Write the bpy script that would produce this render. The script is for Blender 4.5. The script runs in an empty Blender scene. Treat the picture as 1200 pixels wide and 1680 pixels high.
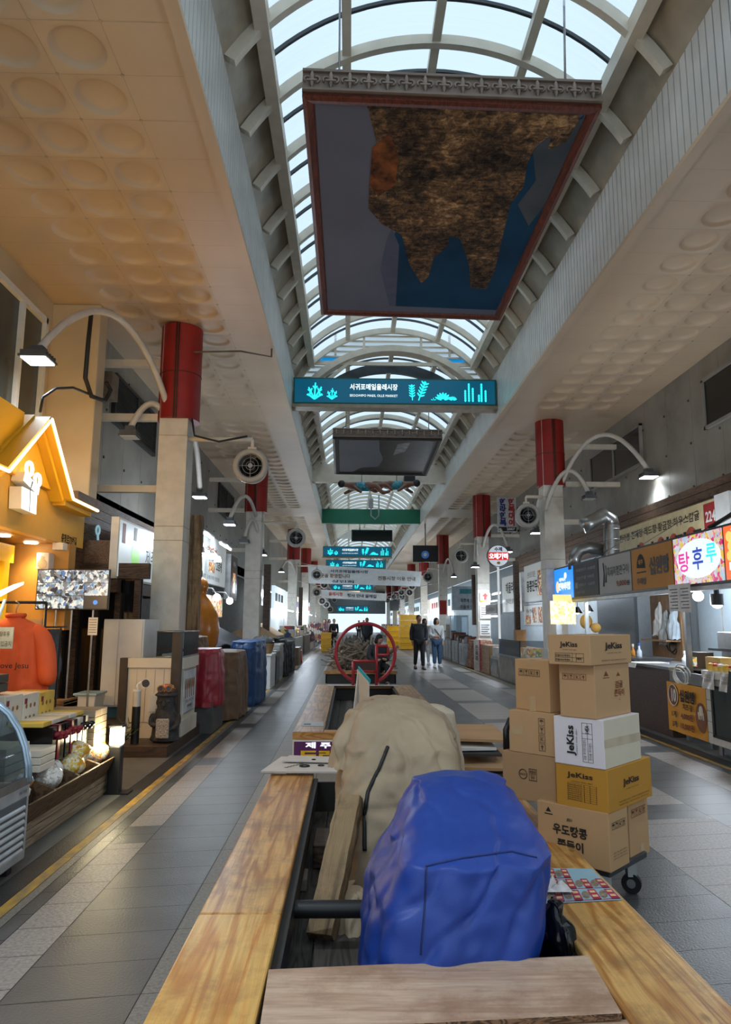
import bpy, bmesh, math, random
from mathutils import Vector, Matrix, noise
from mathutils.bvhtree import BVHTree
sc = bpy.context.scene
C = sc.collection
RN = random.Random(7)
PI = math.pi
V = Vector

# ------------------------------------------------------------------ camera, sky, exposure
H = 1.45
F_PX = 1165.0
PITCH, YAW, ROLL = math.radians(8.88), math.radians(1.26), math.radians(0.30)
FWD = V((math.sin(YAW)*math.cos(PITCH), math.cos(YAW)*math.cos(PITCH), math.sin(PITCH)))
RGT = V((math.cos(YAW), -math.sin(YAW), 0))
UPV = RGT.cross(FWD)
_r, _u = RGT.copy(), UPV.copy()
RGT = _r*math.cos(ROLL) + _u*math.sin(ROLL)
UPV = _u*math.cos(ROLL) - _r*math.sin(ROLL)
CAM = V((0, 0, H))
cd = bpy.data.cameras.new('camera')
cd.sensor_fit = 'VERTICAL'; cd.sensor_height = 24.0; cd.lens = F_PX/1680*24
cd.clip_start = 0.05; cd.clip_end = 400
cam = bpy.data.objects.new('camera', cd); C.objects.link(cam)
cam.matrix_world = Matrix((( RGT.x, UPV.x, -FWD.x, CAM.x), (RGT.y, UPV.y, -FWD.y, CAM.y), (RGT.z, UPV.z, -FWD.z, CAM.z), (0, 0, 0, 1)))
sc.camera = cam

w = bpy.data.worlds.new('overcast_sky'); sc.world = w; w.use_nodes = True
bg = w.node_tree.nodes['Background']
bg.inputs[0].default_value = (0.74, 0.88, 1.0, 1); bg.inputs[1].default_value = 1.0
vs = sc.view_settings
vs.view_transform = 'Standard'; vs.look = 'None'; vs.gamma = 1; vs.use_curve_mapping = False
vs.exposure = 0.22

# ------------------------------------------------------------------ measuring helpers (points of the place from its perspective)
def ray(px, py):
    return FWD + RGT*((px-600)/F_PX) + UPV*((840-py)/F_PX)
def PY(px, py, Y):
    d = ray(px, py); return CAM + d*(Y/d.y)
def PZ(px, py, z):
    d = ray(px, py); return CAM + d*((z-H)/d.z)
def PX(px, py, X):
    d = ray(px, py); return CAM + d*(X/d.x)
def proj(p):
    q = p-CAM; k = q.dot(FWD)
    return 600+F_PX*q.dot(RGT)/k, 840-F_PX*q.dot(UPV)/k

# ------------------------------------------------------------------ materials
def lin(c):
    return tuple((x/255/12.92 if x/255 <= 0.04045 else ((x/255+0.055)/1.055)**2.4) for x in c)
MATS = {}
def newmat(name):
    m = bpy.data.materials.new(name); m.use_nodes = True
    nt = m.node_tree; return m, nt, nt.nodes['Principled BSDF']
def mat(name, rgb=(200,200,200), rough=0.6, metal=0.0, var=0.12, vs=6.0, bump=0.0, bs=80.0, stretch=(1,1,1), spec=0.5, rgb2=None, dirt=0.0):
    if name in MATS: return MATS[name]
    m, nt, b = newmat(name); N, L = nt.nodes, nt.links
    c = lin(rgb)
    tc = N.new('ShaderNodeTexCoord'); mp = N.new('ShaderNodeMapping'); mp.inputs['Scale'].default_value = stretch
    L.new(tc.outputs['Object'], mp.inputs['Vector'])
    n = N.new('ShaderNodeTexNoise'); n.inputs['Scale'].default_value = vs; n.inputs['Detail'].default_value = 5
    L.new(mp.outputs[0], n.inputs['Vector'])
    cr = N.new('ShaderNodeValToRGB')
    c2 = lin(rgb2) if rgb2 else tuple(x*(1-var*2) for x in c)
    cr.color_ramp.elements[0].position = 0.3; cr.color_ramp.elements[1].position = 0.7
    cr.color_ramp.elements[0].color = (*c2, 1); cr.color_ramp.elements[1].color = (*[min(1, x*(1+(0 if rgb2 else var))) for x in c], 1)
    L.new(n.outputs[0], cr.inputs[0])
    src = cr.outputs[0]
    if dirt:
        n2 = N.new('ShaderNodeTexNoise'); n2.inputs['Scale'].default_value = vs*0.35; n2.inputs['Detail'].default_value = 8; n2.inputs['Roughness'].default_value = 0.7
        L.new(tc.outputs['Object'], n2.inputs['Vector'])
        r2 = N.new('ShaderNodeValToRGB'); r2.color_ramp.elements[0].position = 0.55; r2.color_ramp.elements[1].position = 0.75
        r2.color_ramp.elements[0].color = (0,0,0,1); r2.color_ramp.elements[1].color = (dirt,dirt,dirt,1)
        L.new(n2.outputs[0], r2.inputs[0])
        mx = N.new('ShaderNodeMixRGB'); mx.inputs[2].default_value = (0.05,0.045,0.04,1)
        L.new(r2.outputs[0], mx.inputs[0]); L.new(src, mx.inputs[1]); src = mx.outputs[0]
    L.new(src, b.inputs['Base Color'])
    b.inputs['Roughness'].default_value = rough; b.inputs['Metallic'].default_value = metal
    b.inputs['Specular IOR Level'].default_value = spec
    if bump:
        n3 = N.new('ShaderNodeTexNoise'); n3.inputs['Scale'].default_value = bs; n3.inputs['Detail'].default_value = 4
        L.new(mp.outputs[0], n3.inputs['Vector'])
        bp = N.new('ShaderNodeBump'); bp.inputs['Strength'].default_value = bump; bp.inputs['Distance'].default_value = 0.01
        L.new(n3.outputs[0], bp.inputs['Height']); L.new(bp.outputs[0], b.inputs['Normal'])
    MATS[name] = m; return m
def emat(name, rgb=(255,255,255), strength=1.0):
    if name in MATS: return MATS[name]
    m, nt, b = newmat(name)
    b.inputs['Base Color'].default_value = (*[x*0.5 for x in lin(rgb)], 1)
    b.inputs['Emission Color'].default_value = (*lin(rgb), 1); b.inputs['Emission Strength'].default_value = strength
    b.inputs['Roughness'].default_value = 0.3
    MATS[name] = m; return m
def glass(name, rgb=(235,245,250), alpha=0.12, rough=0.05):
    """thin clear pane: mostly transparent with a glossy coat"""
    if name in MATS: return MATS[name]
    m, nt, b = newmat(name); N, L = nt.nodes, nt.links
    t = N.new('ShaderNodeBsdfTransparent'); t.inputs[0].default_value = (*lin(rgb), 1)
    b.inputs['Base Color'].default_value = (*[x*min(1, alpha*2.2)*0.5 for x in lin(rgb)], 1); b.inputs['Roughness'].default_value = rough
    mx = N.new('ShaderNodeMixShader')
    fr = N.new('ShaderNodeFresnel'); fr.inputs[0].default_value = 1.45
    ad = N.new('ShaderNodeMath'); ad.operation = 'ADD'; ad.inputs[1].default_value = alpha; ad.use_clamp = True
    L.new(fr.outputs[0], ad.inputs[0]); L.new(ad.outputs[0], mx.inputs[0])
    L.new(t.outputs[0], mx.inputs[1]); L.new(b.outputs[0], mx.inputs[2])
    L.new(mx.outputs[0], N['Material Output'].inputs[0])
    MATS[name] = m; return m
def wood(name, ca, cb, grain=(9, 0.5, 9), rings=3.0, rough=0.45, worn=None, knots=True, bump=0.25):
    if name in MATS: return MATS[name]
    m, nt, b = newmat(name); N, L = nt.nodes, nt.links
    tc = N.new('ShaderNodeTexCoord'); mp = N.new('ShaderNodeMapping'); mp.inputs['Scale'].default_value = grain
    L.new(tc.outputs['Object'], mp.inputs[0])
    n = N.new('ShaderNodeTexNoise'); n.inputs['Scale'].default_value = 1.0; n.inputs['Detail'].default_value = 3; n.inputs['Distortion'].default_value = 0.6
    L.new(mp.outputs[0], n.inputs['Vector'])
    mu = N.new('ShaderNodeMath'); mu.operation = 'MULTIPLY'; mu.inputs[1].default_value = rings*6
    L.new(n.outputs[0], mu.inputs[0])
    fr = N.new('ShaderNodeMath'); fr.operation = 'PINGPONG'; fr.inputs[1].default_value = 1.0
    L.new(mu.outputs[0], fr.inputs[0])
    cr = N.new('ShaderNodeValToRGB'); cr.color_ramp.elements[0].color = (*lin(ca), 1); cr.color_ramp.elements[1].color = (*lin(cb), 1)
    cr.color_ramp.elements[0].position = 0.1; cr.color_ramp.elements[1].position = 0.75
    L.new(fr.outputs[0], cr.inputs[0])
    mp2 = N.new('ShaderNodeMapping'); mp2.inputs['Scale'].default_value = (grain[0]*14, grain[1]*8, grain[2]*14)
    L.new(tc.outputs['Object'], mp2.inputs[0])
    nf = N.new('ShaderNodeTexNoise'); nf.inputs['Scale'].default_value = 1.0; nf.inputs['Detail'].default_value = 2
    L.new(mp2.outputs[0], nf.inputs['Vector'])
    m1 = N.new('ShaderNodeMixRGB'); m1.blend_type = 'MULTIPLY'; m1.inputs[0].default_value = 0.45
    L.new(cr.outputs[0], m1.inputs[1]); L.new(nf.outputs[0], m1.inputs[2])
    src = m1.outputs[0]
    if knots:
        vo = N.new('ShaderNodeTexVoronoi'); vo.inputs['Scale'].default_value = 1.0
        mp3 = N.new('ShaderNodeMapping'); mp3.inputs['Scale'].default_value = (4.0, 2.2, 0.01)
        L.new(tc.outputs['Object'], mp3.inputs[0]); L.new(mp3.outputs[0], vo.inputs['Vector'])
        kr = N.new('ShaderNodeValToRGB'); kr.color_ramp.elements[0].position = 0.05; kr.color_ramp.elements[1].position = 0.10
        kr.color_ramp.elements[0].color = (0.12, 0.07, 0.04, 1); kr.color_ramp.elements[1].color = (1,1,1,1)
        L.new(vo.outputs['Distance'], kr.inputs[0])
        mk = N.new('ShaderNodeMixRGB'); mk.blend_type = 'MULTIPLY'; mk.inputs[0].default_value = 0.9
        L.new(src, mk.inputs[1]); L.new(kr.outputs[0], mk.inputs[2]); src = mk.outputs[0]
    if worn:
        wn = N.new('ShaderNodeTexNoise'); wn.inputs['Scale'].default_value = 3.2; wn.inputs['Detail'].default_value = 10; wn.inputs['Roughness'].default_value = 0.72
        L.new(tc.outputs['Object'], wn.inputs['Vector'])
        wr = N.new('ShaderNodeValToRGB'); wr.color_ramp.elements[0].position = 0.47; wr.color_ramp.elements[1].position = 0.68
        wr.color_ramp.elements[0].color = (0,0,0,1); wr.color_ramp.elements[1].color = (0.85,0.85,0.85,1)
        L.new(wn.outputs[0], wr.inputs[0])
        mw = N.new('ShaderNodeMixRGB'); mw.inputs[2].default_value = (*lin(worn), 1)
        L.new(wr.outputs[0], mw.inputs[0]); L.new(src, mw.inputs[1]); src = mw.outputs[0]
    L.new(src, b.inputs['Base Color']); b.inputs['Roughness'].default_value = rough
    bp = N.new('ShaderNodeBump'); bp.inputs['Strength'].default_value = bump; bp.inputs['Distance'].default_value = 0.004
    L.new(nf.outputs[0], bp.inputs['Height']); L.new(bp.outputs[0], b.inputs['Normal'])
    MATS[name] = m; return m
def mosaic(name, cols, scale=40, emit=0.0, rough=0.4, stretch=(1,1,1)):
    """busy multi-coloured print or screen picture"""
    if name in MATS: return MATS[name]
    m, nt, b = newmat(name); N, L = nt.nodes, nt.links
    tc = N.new('ShaderNodeTexCoord'); mp = N.new('ShaderNodeMapping'); mp.inputs['Scale'].default_value = stretch
    L.new(tc.outputs['Object'], mp.inputs[0])
    nz = N.new('ShaderNodeTexNoise'); nz.inputs['Scale'].default_value = scale*0.6; nz.inputs['Detail'].default_value = 2
    L.new(mp.outputs[0], nz.inputs['Vector'])
    ad = N.new('ShaderNodeMixRGB'); ad.inputs[0].default_value = 0.08; L.new(mp.outputs[0], ad.inputs[1]); L.new(nz.outputs[1], ad.inputs[2])
    vo = N.new('ShaderNodeTexVoronoi'); vo.inputs['Scale'].default_value = scale; L.new(ad.outputs[0], vo.inputs['Vector'])
    sp = N.new('ShaderNodeSeparateColor'); L.new(vo.outputs['Color'], sp.inputs[0])
    cr = N.new('ShaderNodeValToRGB'); cr.color_ramp.interpolation = 'CONSTANT'
    e = cr.color_ramp.elements
    while len(e) < len(cols): e.new(0.5)
    for i, c in enumerate(cols): e[i].position = i/len(cols); e[i].color = (*lin(c), 1)
    L.new(sp.outputs[0], cr.inputs[0]); L.new(cr.outputs[0], b.inputs['Base Color']); b.inputs['Roughness'].default_value = rough
    if emit:
        L.new(cr.outputs[0], b.inputs['Emission Color']); b.inputs['Emission Strength'].default_value = emit
    MATS[name] = m; return m

# ------------------------------------------------------------------ mesh builder
def basis(d):
    d = d.normalized(); a = V((0,0,1)) if abs(d.z) < 0.95 else V((1,0,0))
    x = d.cross(a).normalized(); return x, x.cross(d).normalized()
TXT = {}
class MB:
    def __init__(s): s.v = []; s.f = []; s.mi = []; s.sm = []; s.m = 0
    def add(s, vs_, fs, smooth=False):
        o = len(s.v); s.v += [V(x) for x in vs_]
        for f in fs: s.f.append(tuple(i+o for i in f)); s.mi.append(s.m); s.sm.append(smooth)
        return s
    def box(s, x0, x1, y0, y1, z0, z1):
        return s.add([(x0,y0,z0),(x1,y0,z0),(x1,y1,z0),(x0,y1,z0),(x0,y0,z1),(x1,y0,z1),(x1,y1,z1),(x0,y1,z1)],
                     [(0,3,2,1),(4,5,6,7),(0,1,5,4),(1,2,6,5),(2,3,7,6),(3,0,4,7)])
    def obox(s, o, a, b, c):
        """box from corner o along edge vectors a, b, c"""
        o, a, b, c = V(o), V(a), V(b), V(c)
        return s.add([o, o+a, o+a+b, o+b, o+c, o+a+c, o+a+b+c, o+b+c], [(0,3,2,1),(4,5,6,7),(0,1,5,4),(1,2,6,5),(2,3,7,6),(3,0,4,7)])
    def quad(s, a, b, c, d): return s.add([a,b,c,d], [(0,1,2,3)])
    def cyl(s, p0, p1, r0, r1=None, n=16, cap=True, smooth=True):
        p0, p1 = V(p0), V(p1); r1 = r0 if r1 is None else r1; x, y = basis(p1-p0); vs_ = []
        for p, r in ((p0,r0),(p1,r1)):
            for i in range(n): a = 2*PI*i/n; vs_.append(p+x*(r*math.cos(a))+y*(r*math.sin(a)))
        s.add(vs_, [(i,(i+1)%n,n+(i+1)%n,n+i) for i in range(n)], smooth)
        if cap: s.add(vs_[:n], [tuple(range(n))]); s.add(vs_[n:], [tuple(range(n))])
        return s
    def tube(s, pts, r, n=8):
        pts = [V(p) for p in pts]; rings = []; x = None
        for i, p in enumerate(pts):
            d = (pts[min(i+1,len(pts)-1)]-pts[max(i-1,0)])
            if d.length < 1e-9: d = V((0,0,1))
            d.normalize()
            if x is None: x, y = basis(d)
            else:
                x = (x-d*x.dot(d)).normalized(); y = x.cross(d)
            rr = r[i] if isinstance(r, (list,tuple)) else r
            rings.append([p+x*(rr*math.cos(2*PI*k/n))+y*(rr*math.sin(2*PI*k/n)) for k in range(n)])
        return s.loft(rings)
    def loft(s, rings, cap=True, smooth=True, close=True):
        n = len(rings[0]); vs_ = [p for r in rings for p in r]; fs = []
        for j in range(len(rings)-1):
            for i in range(n if close else n-1):
                fs.append((j*n+i, j*n+(i+1)%n, (j+1)*n+(i+1)%n, (j+1)*n+i))
        if cap and close: fs.append(tuple(range(n-1,-1,-1))); fs.append(tuple((len(rings)-1)*n+i for i in range(n)))
        return s.add(vs_, fs, smooth)
    def sph(s, c, r, nu=14, nv=8, rot=None):
        c = V(c); r = (r,r,r) if not isinstance(r,(list,tuple)) else r; rings = []
        vs_ = []; 
        for j in range(1, nv):
            t = PI*j/nv
            for i in range(nu):
                a = 2*PI*i/nu; q = V((r[0]*math.sin(t)*math.cos(a), r[1]*math.sin(t)*math.sin(a), r[2]*math.cos(t)))
                vs_.append(q)
        vs_ += [V((0,0,r[2])), V((0,0,-r[2]))]
        if rot: vs_ = [rot @ q for q in vs_]
        vs_ = [c+q for q in vs_]
        fs = []
        for j in range(nv-2):
            for i in range(nu): fs.append((j*nu+i, (j+1)*nu+i, (j+1)*nu+(i+1)%nu, j*nu+(i+1)%nu))
        t, b = len(vs_)-2, len(vs_)-1
        for i in range(nu): fs.append((t, i, (i+1)%nu)); fs.append((b, (nv-2)*nu+(i+1)%nu, (nv-2)*nu+i))
        return s.add(vs_, fs, True)
    def lathe(s, c, prof, n=20, ax=V((0,0,1)), cap=True):
        c = V(c); x, y = basis(V(ax)); ax = V(ax).normalized()
        return s.loft([[c+ax*z+x*(r*math.cos(2*PI*i/n))+y*(r*math.sin(2*PI*i/n)) for i in range(n)] for r, z in prof], cap)
    def prism(s, poly, off):
        poly = [V(p) for p in poly]; off = V(off); n = len(poly)
        s.add(poly+[p+off for p in poly], [tuple(range(n-1,-1,-1)), tuple(range(n,2*n))]+[(i,(i+1)%n,n+(i+1)%n,n+i) for i in range(n)])
        return s
    def grid(s, fn, nu, nv, smooth=True):
        vs_ = [V(fn(i/nu, j/nv)) for j in range(nv+1) for i in range(nu+1)]
        return s.add(vs_, [(j*(nu+1)+i, j*(nu+1)+i+1, (j+1)*(nu+1)+i+1, (j+1)*(nu+1)+i) for j in range(nv) for i in range(nu)], smooth)
    def torus(s, c, ax, R, r, a0=0, a1=2*PI, n=40, k=8, xdir=None):
        c = V(c); ax = V(ax).normalized()
        x, y = (V(xdir).normalized(), ax.cross(V(xdir)).normalized()) if xdir is not None else basis(ax)
        full = abs(a1-a0-2*PI) < 1e-6; rings = []
        for i in range(n if full else n+1):
            a = a0+(a1-a0)*i/n; d = x*math.cos(a)+y*math.sin(a)
            rings.append([c+d*(R+r*math.cos(2*PI*j/k))+ax*(r*math.sin(2*PI*j/k)) for j in range(k)])
        if full: rings.append(rings[0])
        return s.loft(rings, cap=not full)
    def mesh(s, me, M=Matrix()):
        return s.add([M @ v.co for v in me.vertices], [tuple(p.vertices) for p in me.polygons], True)
    def text(s, body, o, xd, yd, w=None, h=None, bold=0.0, lift=0.003, align='C'):
        key = (body, bold)
        if key not in TXT:
            cu = bpy.data.curves.new('t', 'FONT'); cu.body = body; cu.size = 1; cu.offset = bold; cu.resolution_u = 2; cu.align_x = 'CENTER'
            ob = bpy.data.objects.new('t', cu); C.objects.link(ob)
            me = bpy.data.meshes.new_from_object(ob.evaluated_get(bpy.context.evaluated_depsgraph_get()))
            bpy.data.objects.remove(ob)
            TXT[key] = ([v.co.copy() for v in me.vertices], [tuple(p.vertices) for p in me.polygons])
        vs_, fs = TXT[key]
        if not vs_: return s
        xs = [v.x for v in vs_]; ys = [v.y for v in vs_]
        bw, bh = max(xs)-min(xs), max(ys)-min(ys)
        if w and h: sx, sy = w/bw, h/bh
        elif w: sx = sy = w/bw
        else: sx = sy = h/bh
        cx, cy = (max(xs)+min(xs))/2, (max(ys)+min(ys))/2
        if align == 'L': cx = min(xs)
        xd, yd, o = V(xd).normalized(), V(yd).normalized(), V(o); n = xd.cross(yd)
        return s.add([o+xd*((v.x-cx)*sx)+yd*((v.y-cy)*sy)+n*lift for v in vs_], fs)

ORG = {}
def _mesh(name, mb, mats, org, recalc=True):
    me = bpy.data.meshes.new(name)
    me.from_pydata([v-org for v in mb.v], [], mb.f)
    for m in (mats if isinstance(mats, (list,tuple)) else [mats]): me.materials.append(m)
    me.polygons.foreach_set('material_index', mb.mi); me.polygons.foreach_set('use_smooth', mb.sm)
    if recalc:
        bm = bmesh.new(); bm.from_mesh(me); bmesh.ops.recalc_face_normals(bm, faces=bm.faces); bm.to_mesh(me); bm.free()
    me.update(); return me
def thing(name, label, cat, loc, group=None):
    o = bpy.data.objects.new(name, None); o.empty_display_size = 0.1; C.objects.link(o); o.location = loc
    o['label'] = label; o['category'] = cat
    if group: o['group'] = group
    ORG[o] = V(loc); return o
def part(name, mb, mats, parent, bevel=0, label=None, sub=0):
    o = bpy.data.objects.new(name, _mesh(name, mb, mats, ORG[parent])); C.objects.link(o); o.parent = parent
    ORG[o] = ORG[parent]
    if label: o['label'] = label
    mods(o, bevel, sub); return o
def mods(o, bevel, sub):
    if bevel:
        b = o.modifiers.new('bevel', 'BEVEL'); b.width = bevel; b.segments = 2; b.limit_method = 'ANGLE'; b.angle_limit = math.radians(40)
    if sub:
        q = o.modifiers.new('subdiv', 'SUBSURF'); q.levels = q.render_levels = sub
def single(name, mb, mats, label, cat, group=None, loc=None, bevel=0, sub=0, kind=None):
    if loc is None:
        n = len(mb.v); loc = V((sum(v.x for v in mb.v)/n, sum(v.y for v in mb.v)/n, min(v.z for v in mb.v)))
    o = bpy.data.objects.new(name, _mesh(name, mb, mats, V(loc))); C.objects.link(o); o.location = loc; ORG[o] = V(loc)
    o['label'] = label; o['category'] = cat
    if group: o['group'] = group
    if kind: o['kind'] = kind
    mods(o, bevel, sub); return o
def struct(name, mb, mats, label=None, parent=None, bevel=0):
    o = bpy.data.objects.new(name, _mesh(name, mb, mats, ORG[parent] if parent else V((0,0,0)))); C.objects.link(o)
    if parent: o.parent = parent
    else: o['kind'] = 'structure'
    if label: o['label'] = label; o['category'] = 'building part'
    ORG[o] = ORG[parent] if parent else V((0,0,0)); mods(o, bevel, 0); return o
def dup(root, loc, rz=0.0, label=None, group=None, scale=None):
    r = root.copy(); C.objects.link(r); r.location = loc; r.rotation_euler = (0,0,rz)
    if label: r['label'] = label
    if group: r['group'] = group
    if scale: r.scale = scale
    for ch in list(root.children):
        c = ch.copy(); C.objects.link(c); c.parent = r
        for g in list(ch.children):
            d = g.copy(); C.objects.link(d); d.parent = c
    return r
def lamp(kind, name, loc, power, rgb=(255,255,255), size=0.2, target=None, parent=None, angle=120, blend=0.6, sy=None):
    l = bpy.data.lights.new(name, kind); l.energy = power; l.color = lin(rgb)
    if kind == 'AREA':
        l.size = size
        if sy: l.shape = 'RECTANGLE'; l.size_y = sy
    elif kind == 'SPOT': l.spot_size = math.radians(angle); l.spot_blend = blend; l.shadow_soft_size = size
    else: l.shadow_soft_size = size
    o = bpy.data.objects.new(name, l); C.objects.link(o)
    loc = V(loc)
    if target is not None: o.rotation_euler = (V(target)-loc).to_track_quat('-Z','Y').to_euler()
    if parent: o.parent = parent; o.location = loc-ORG[parent]
    else: o.location = loc
    return o
def arc(p0, p1, rise, n=14, k=0.5):
    """points of an arch from p0 to p1 that climbs 'rise' above the chord"""
    p0, p1 = V(p0), V(p1)
    return [p0.lerp(p1, t)+V((0,0,rise*(1-(2*t-1)**2))) for t in [i/n for i in range(n+1)]]
def skin(pts, edges, radii, sub=2, root=0):
    me = bpy.data.meshes.new('sk'); me.from_pydata([V(p) for p in pts], edges, [])
    ob = bpy.data.objects.new('sk', me); C.objects.link(ob)
    ob.modifiers.new('s', 'SKIN').use_smooth_shade = True
    for i, r in enumerate(radii):
        d = me.skin_vertices[0].data[i]; d.radius = r if isinstance(r, tuple) else (r, r); d.use_root = (i == root)
    if sub: q = ob.modifiers.new('u', 'SUBSURF'); q.levels = q.render_levels = sub
    out = bpy.data.meshes.new_from_object(ob.evaluated_get(bpy.context.evaluated_depsgraph_get()))
    bpy.data.objects.remove(ob); return out
def cover(rings, nu=72, nv=40, wr=0.012, fold=0.02, nf=14, seed=0, hem=0.03):
    """a cloth sheet thrown over something: rings = (z, cx, cy, hx, hy, p) from hem to crown"""
    mb = MB(); out = []
    for j in range(nv+1):
        t = j/nv*(len(rings)-1); i = min(int(t), len(rings)-2); f = t-i; f2 = f*f*(3-2*f)*0.4+f*0.6
        z, cx, cy, hx, hy, p = [a+(b-a)*f2 for a, b in zip(rings[i], rings[i+1])]
        ring = []
        for k in range(nu):
            a = 2*PI*k/nu; c, s_ = math.cos(a), math.sin(a)
            q = (abs(c)**p+abs(s_)**p)**(-1/p)
            d = V((c*q*hx, s_*q*hy, 0))
            hang = 1-j/nv
            w_ = fold*hang*(noise.noise(V((math.cos(a)*nf/3, math.sin(a)*nf/3, seed+z*0.8)))) + wr*noise.noise(V((cx+d.x, cy+d.y, z))*9+V((seed*7,0,0))) + wr*0.5*noise.noise(V((cx+d.x, cy+d.y, z))*22+V((seed,3,0)))
            ridg = abs(noise.noise(V((d.x*5+seed, d.y*5, z*4))))
            w_ -= wr*1.2*max(0, 0.12-ridg)/0.12
            n = V((d.x/max(hx,1e-3)**2, d.y/max(hy,1e-3)**2, 0)); n = n.normalized() if n.length > 1e-6 else V((0,0,1))
            dz = hem*noise.noise(V((math.cos(a)*2, math.sin(a)*2, seed+5)))*hang*hang
            ring.append(V((cx, cy, z))+d+n*w_+V((0,0,dz+wr*0.6*noise.noise(V((d.x*8,d.y*8,seed))))))
        out.append(ring)
    mb.loft(out, cap=False)
    top = out[-1]; c = sum(top, V())/len(top); n = len(top); o = len(mb.v)
    mb.v.append(c); 
    for k in range(n): mb.f.append((o-n+k, o-n+(k+1)%n, o)); mb.mi.append(0); mb.sm.append(True)
    return mb
def icons(mb, o, xd, yd, s, order='UGHA', vertical=False):
    """handling marks in rounded squares: umbrella, glass, hook, arrow"""
    xd, yd = V(xd).normalized(), V(yd).normalized(); n = xd.cross(yd)*0.003; o = V(o)
    for i, c in enumerate(order):
        p = o + (yd*(-i*s*1.15) if vertical else xd*(i*s*1.15))
        q = lambda a, b: p+xd*(a*s)+yd*(b*s)+n
        t = 0.06
        for (x0,x1,y0,y1) in ((-.5,.5,.5-t,.5),(-.5,.5,-.5,-.5+t),(-.5,-.5+t,-.5,.5),(.5-t,.5,-.5,.5)):
            mb.quad(q(x0,y0),q(x1,y0),q(x1,y1),q(x0,y1))
        if c == 'U':
            mb.add([q(.32*math.cos(PI*k/8), .02+.3*math.sin(PI*k/8)) for k in range(9)], [tuple(range(9))]); mb.quad(q(-.03,-.3),q(.03,-.3),q(.03,.1),q(-.03,.1))
        elif c == 'G':
            mb.add([q(-.26,.32),q(.26,.32),q(.05,-.02),q(-.05,-.02)], [(0,1,2,3)]); mb.quad(q(-.03,-.3),q(.03,-.3),q(.03,0),q(-.03,0)); mb.quad(q(-.2,-.34),q(.2,-.34),q(.2,-.28),q(-.2,-.28))
        elif c == 'H':
            mb.quad(q(-.22,-.34),q(-.12,-.34),q(-.12,.34),q(-.22,.34)); mb.add([q(-.12,-.02),q(.2,.3),q(.26,.22),q(-.02,0),q(.26,-.26),q(.18,-.32),q(-.12,-.06)], [(0,1,2,3,4,5,6)])
        else:
            mb.add([q(-.26,.02),q(0,.36),q(.26,.02)], [(0,1,2)]); mb.quad(q(-.08,-.34),q(.08,-.34),q(.08,.06),q(-.08,.06))
    return mb
# ------------------------------------------------------------------ shared materials
white_paint = mat('white_paint', (214,208,196), 0.5, var=0.06, dirt=0.25)
ivory = mat('ivory_steel', (218,208,190), 0.45, var=0.05)
ceil_m = mat('ceiling_panel', (206,182,152), 0.45, var=0.04, vs=1.2)
plank_m = mat('white_metal_planks', (212,210,204), 0.36, 0.12, var=0.06, vs=3)
groove = mat('dark_groove', (60,60,58), 0.8)
tan = mat('eave_panel', (172,160,140), 0.28, var=0.15, vs=2.5, bump=0.6, bs=5)
dark = mat('black_plastic', (28,28,30), 0.4, var=0.1)
steel = mat('stainless', (170,172,174), 0.28, 0.85, var=0.08, vs=10)
galv = mat('galvanised', (165,166,166), 0.4, 0.6, var=0.15, vs=5)
grey_sheet = mat('grey_wall_sheet', (150,146,136), 0.5, 0.1, var=0.10, vs=1.5, dirt=0.5)
beige_sheet = mat('beige_wall_sheet', (206,186,150), 0.55, var=0.05, vs=2)
dark_wood = wood('dark_wood', (52,38,28), (88,66,48), grain=(1.2,9,9), knots=False, rough=0.6)
brown_slat = wood('brown_slats', (92,68,50), (122,94,70), grain=(9,1.2,9), knots=False, rough=0.6)
red_m = mat('red_column_wrap', (150,32,26), 0.5, var=0.10, vs=3)
black_cable = mat('cable', (35,34,33), 0.6)
led_white = emat('led_white', (240,250,255), 14)
lit_white = emat('lit_white', (235,248,255), 3.0)
paper = mat('white_paper', (228,226,220), 0.7, var=0.03)
ink = mat('black_ink', (30,28,28), 0.7)
white_pl = mat('white_plastic', (226,226,222), 0.4, var=0.04)

# ------------------------------------------------------------------ floor: rows of granite and basalt slabs
SK = 0.15
slab_dark = mat('basalt_slab', (84,86,85), 0.36, var=0.16, vs=2.2, bump=0.25, bs=90, spec=0.5)
slab_light = mat('granite_slab', (158,150,142), 0.42, var=0.18, vs=60, bump=0.25, bs=120)
slab_mid = mat('worn_granite', (128,124,116), 0.45, var=0.18, vs=60, bump=0.25, bs=120)
kerb_dark = mat('dark_kerb', (52,52,52), 0.5, var=0.15, bump=0.3)
yellow_line = mat('worn_yellow_paint', (206,158,40), 0.6, rgb2=(120,112,96), vs=5, stretch=(3,1.2,1))
joint = mat('slab_joint', (52,52,50), 0.8)
pave = mat('shop_concrete', (104,102,98), 0.6, var=0.12, vs=3)
fl = MB(); fl.m = 0
fl.box(-6.5, 8, -2, 112, -0.2, -0.004)
def strip(x0, x1, mi, y0=-1.0, y1=108, step=0.30, cross=None, cm=1):
    y = y0; k = 0
    while y < y1:
        st = step if y < 26 else step*3
        ph = (y % 2.62)
        m = mi
        if cross and ph < 0.22: m = cm; st = 0.20
        elif cross and ph+st > 2.62: st = max(0.06, 2.62-ph)
        g = 0.004 if y < 26 else 0.006
        fl.m = m
        a, b = x0+g/2, x1-g/2
        fl.quad((a, y+g/2+SK*a, 0), (b, y+g/2+SK*b, 0), (b, y+st-g/2+SK*b, 0), (a, y+st-g/2+SK*a, 0))
        y += st; k += 1
strip(-1.92, -1.78, 4, step=1.2); strip(-1.78, -1.71, 5, step=3.0); strip(-1.71, -1.655, 3, step=3.0)
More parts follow.
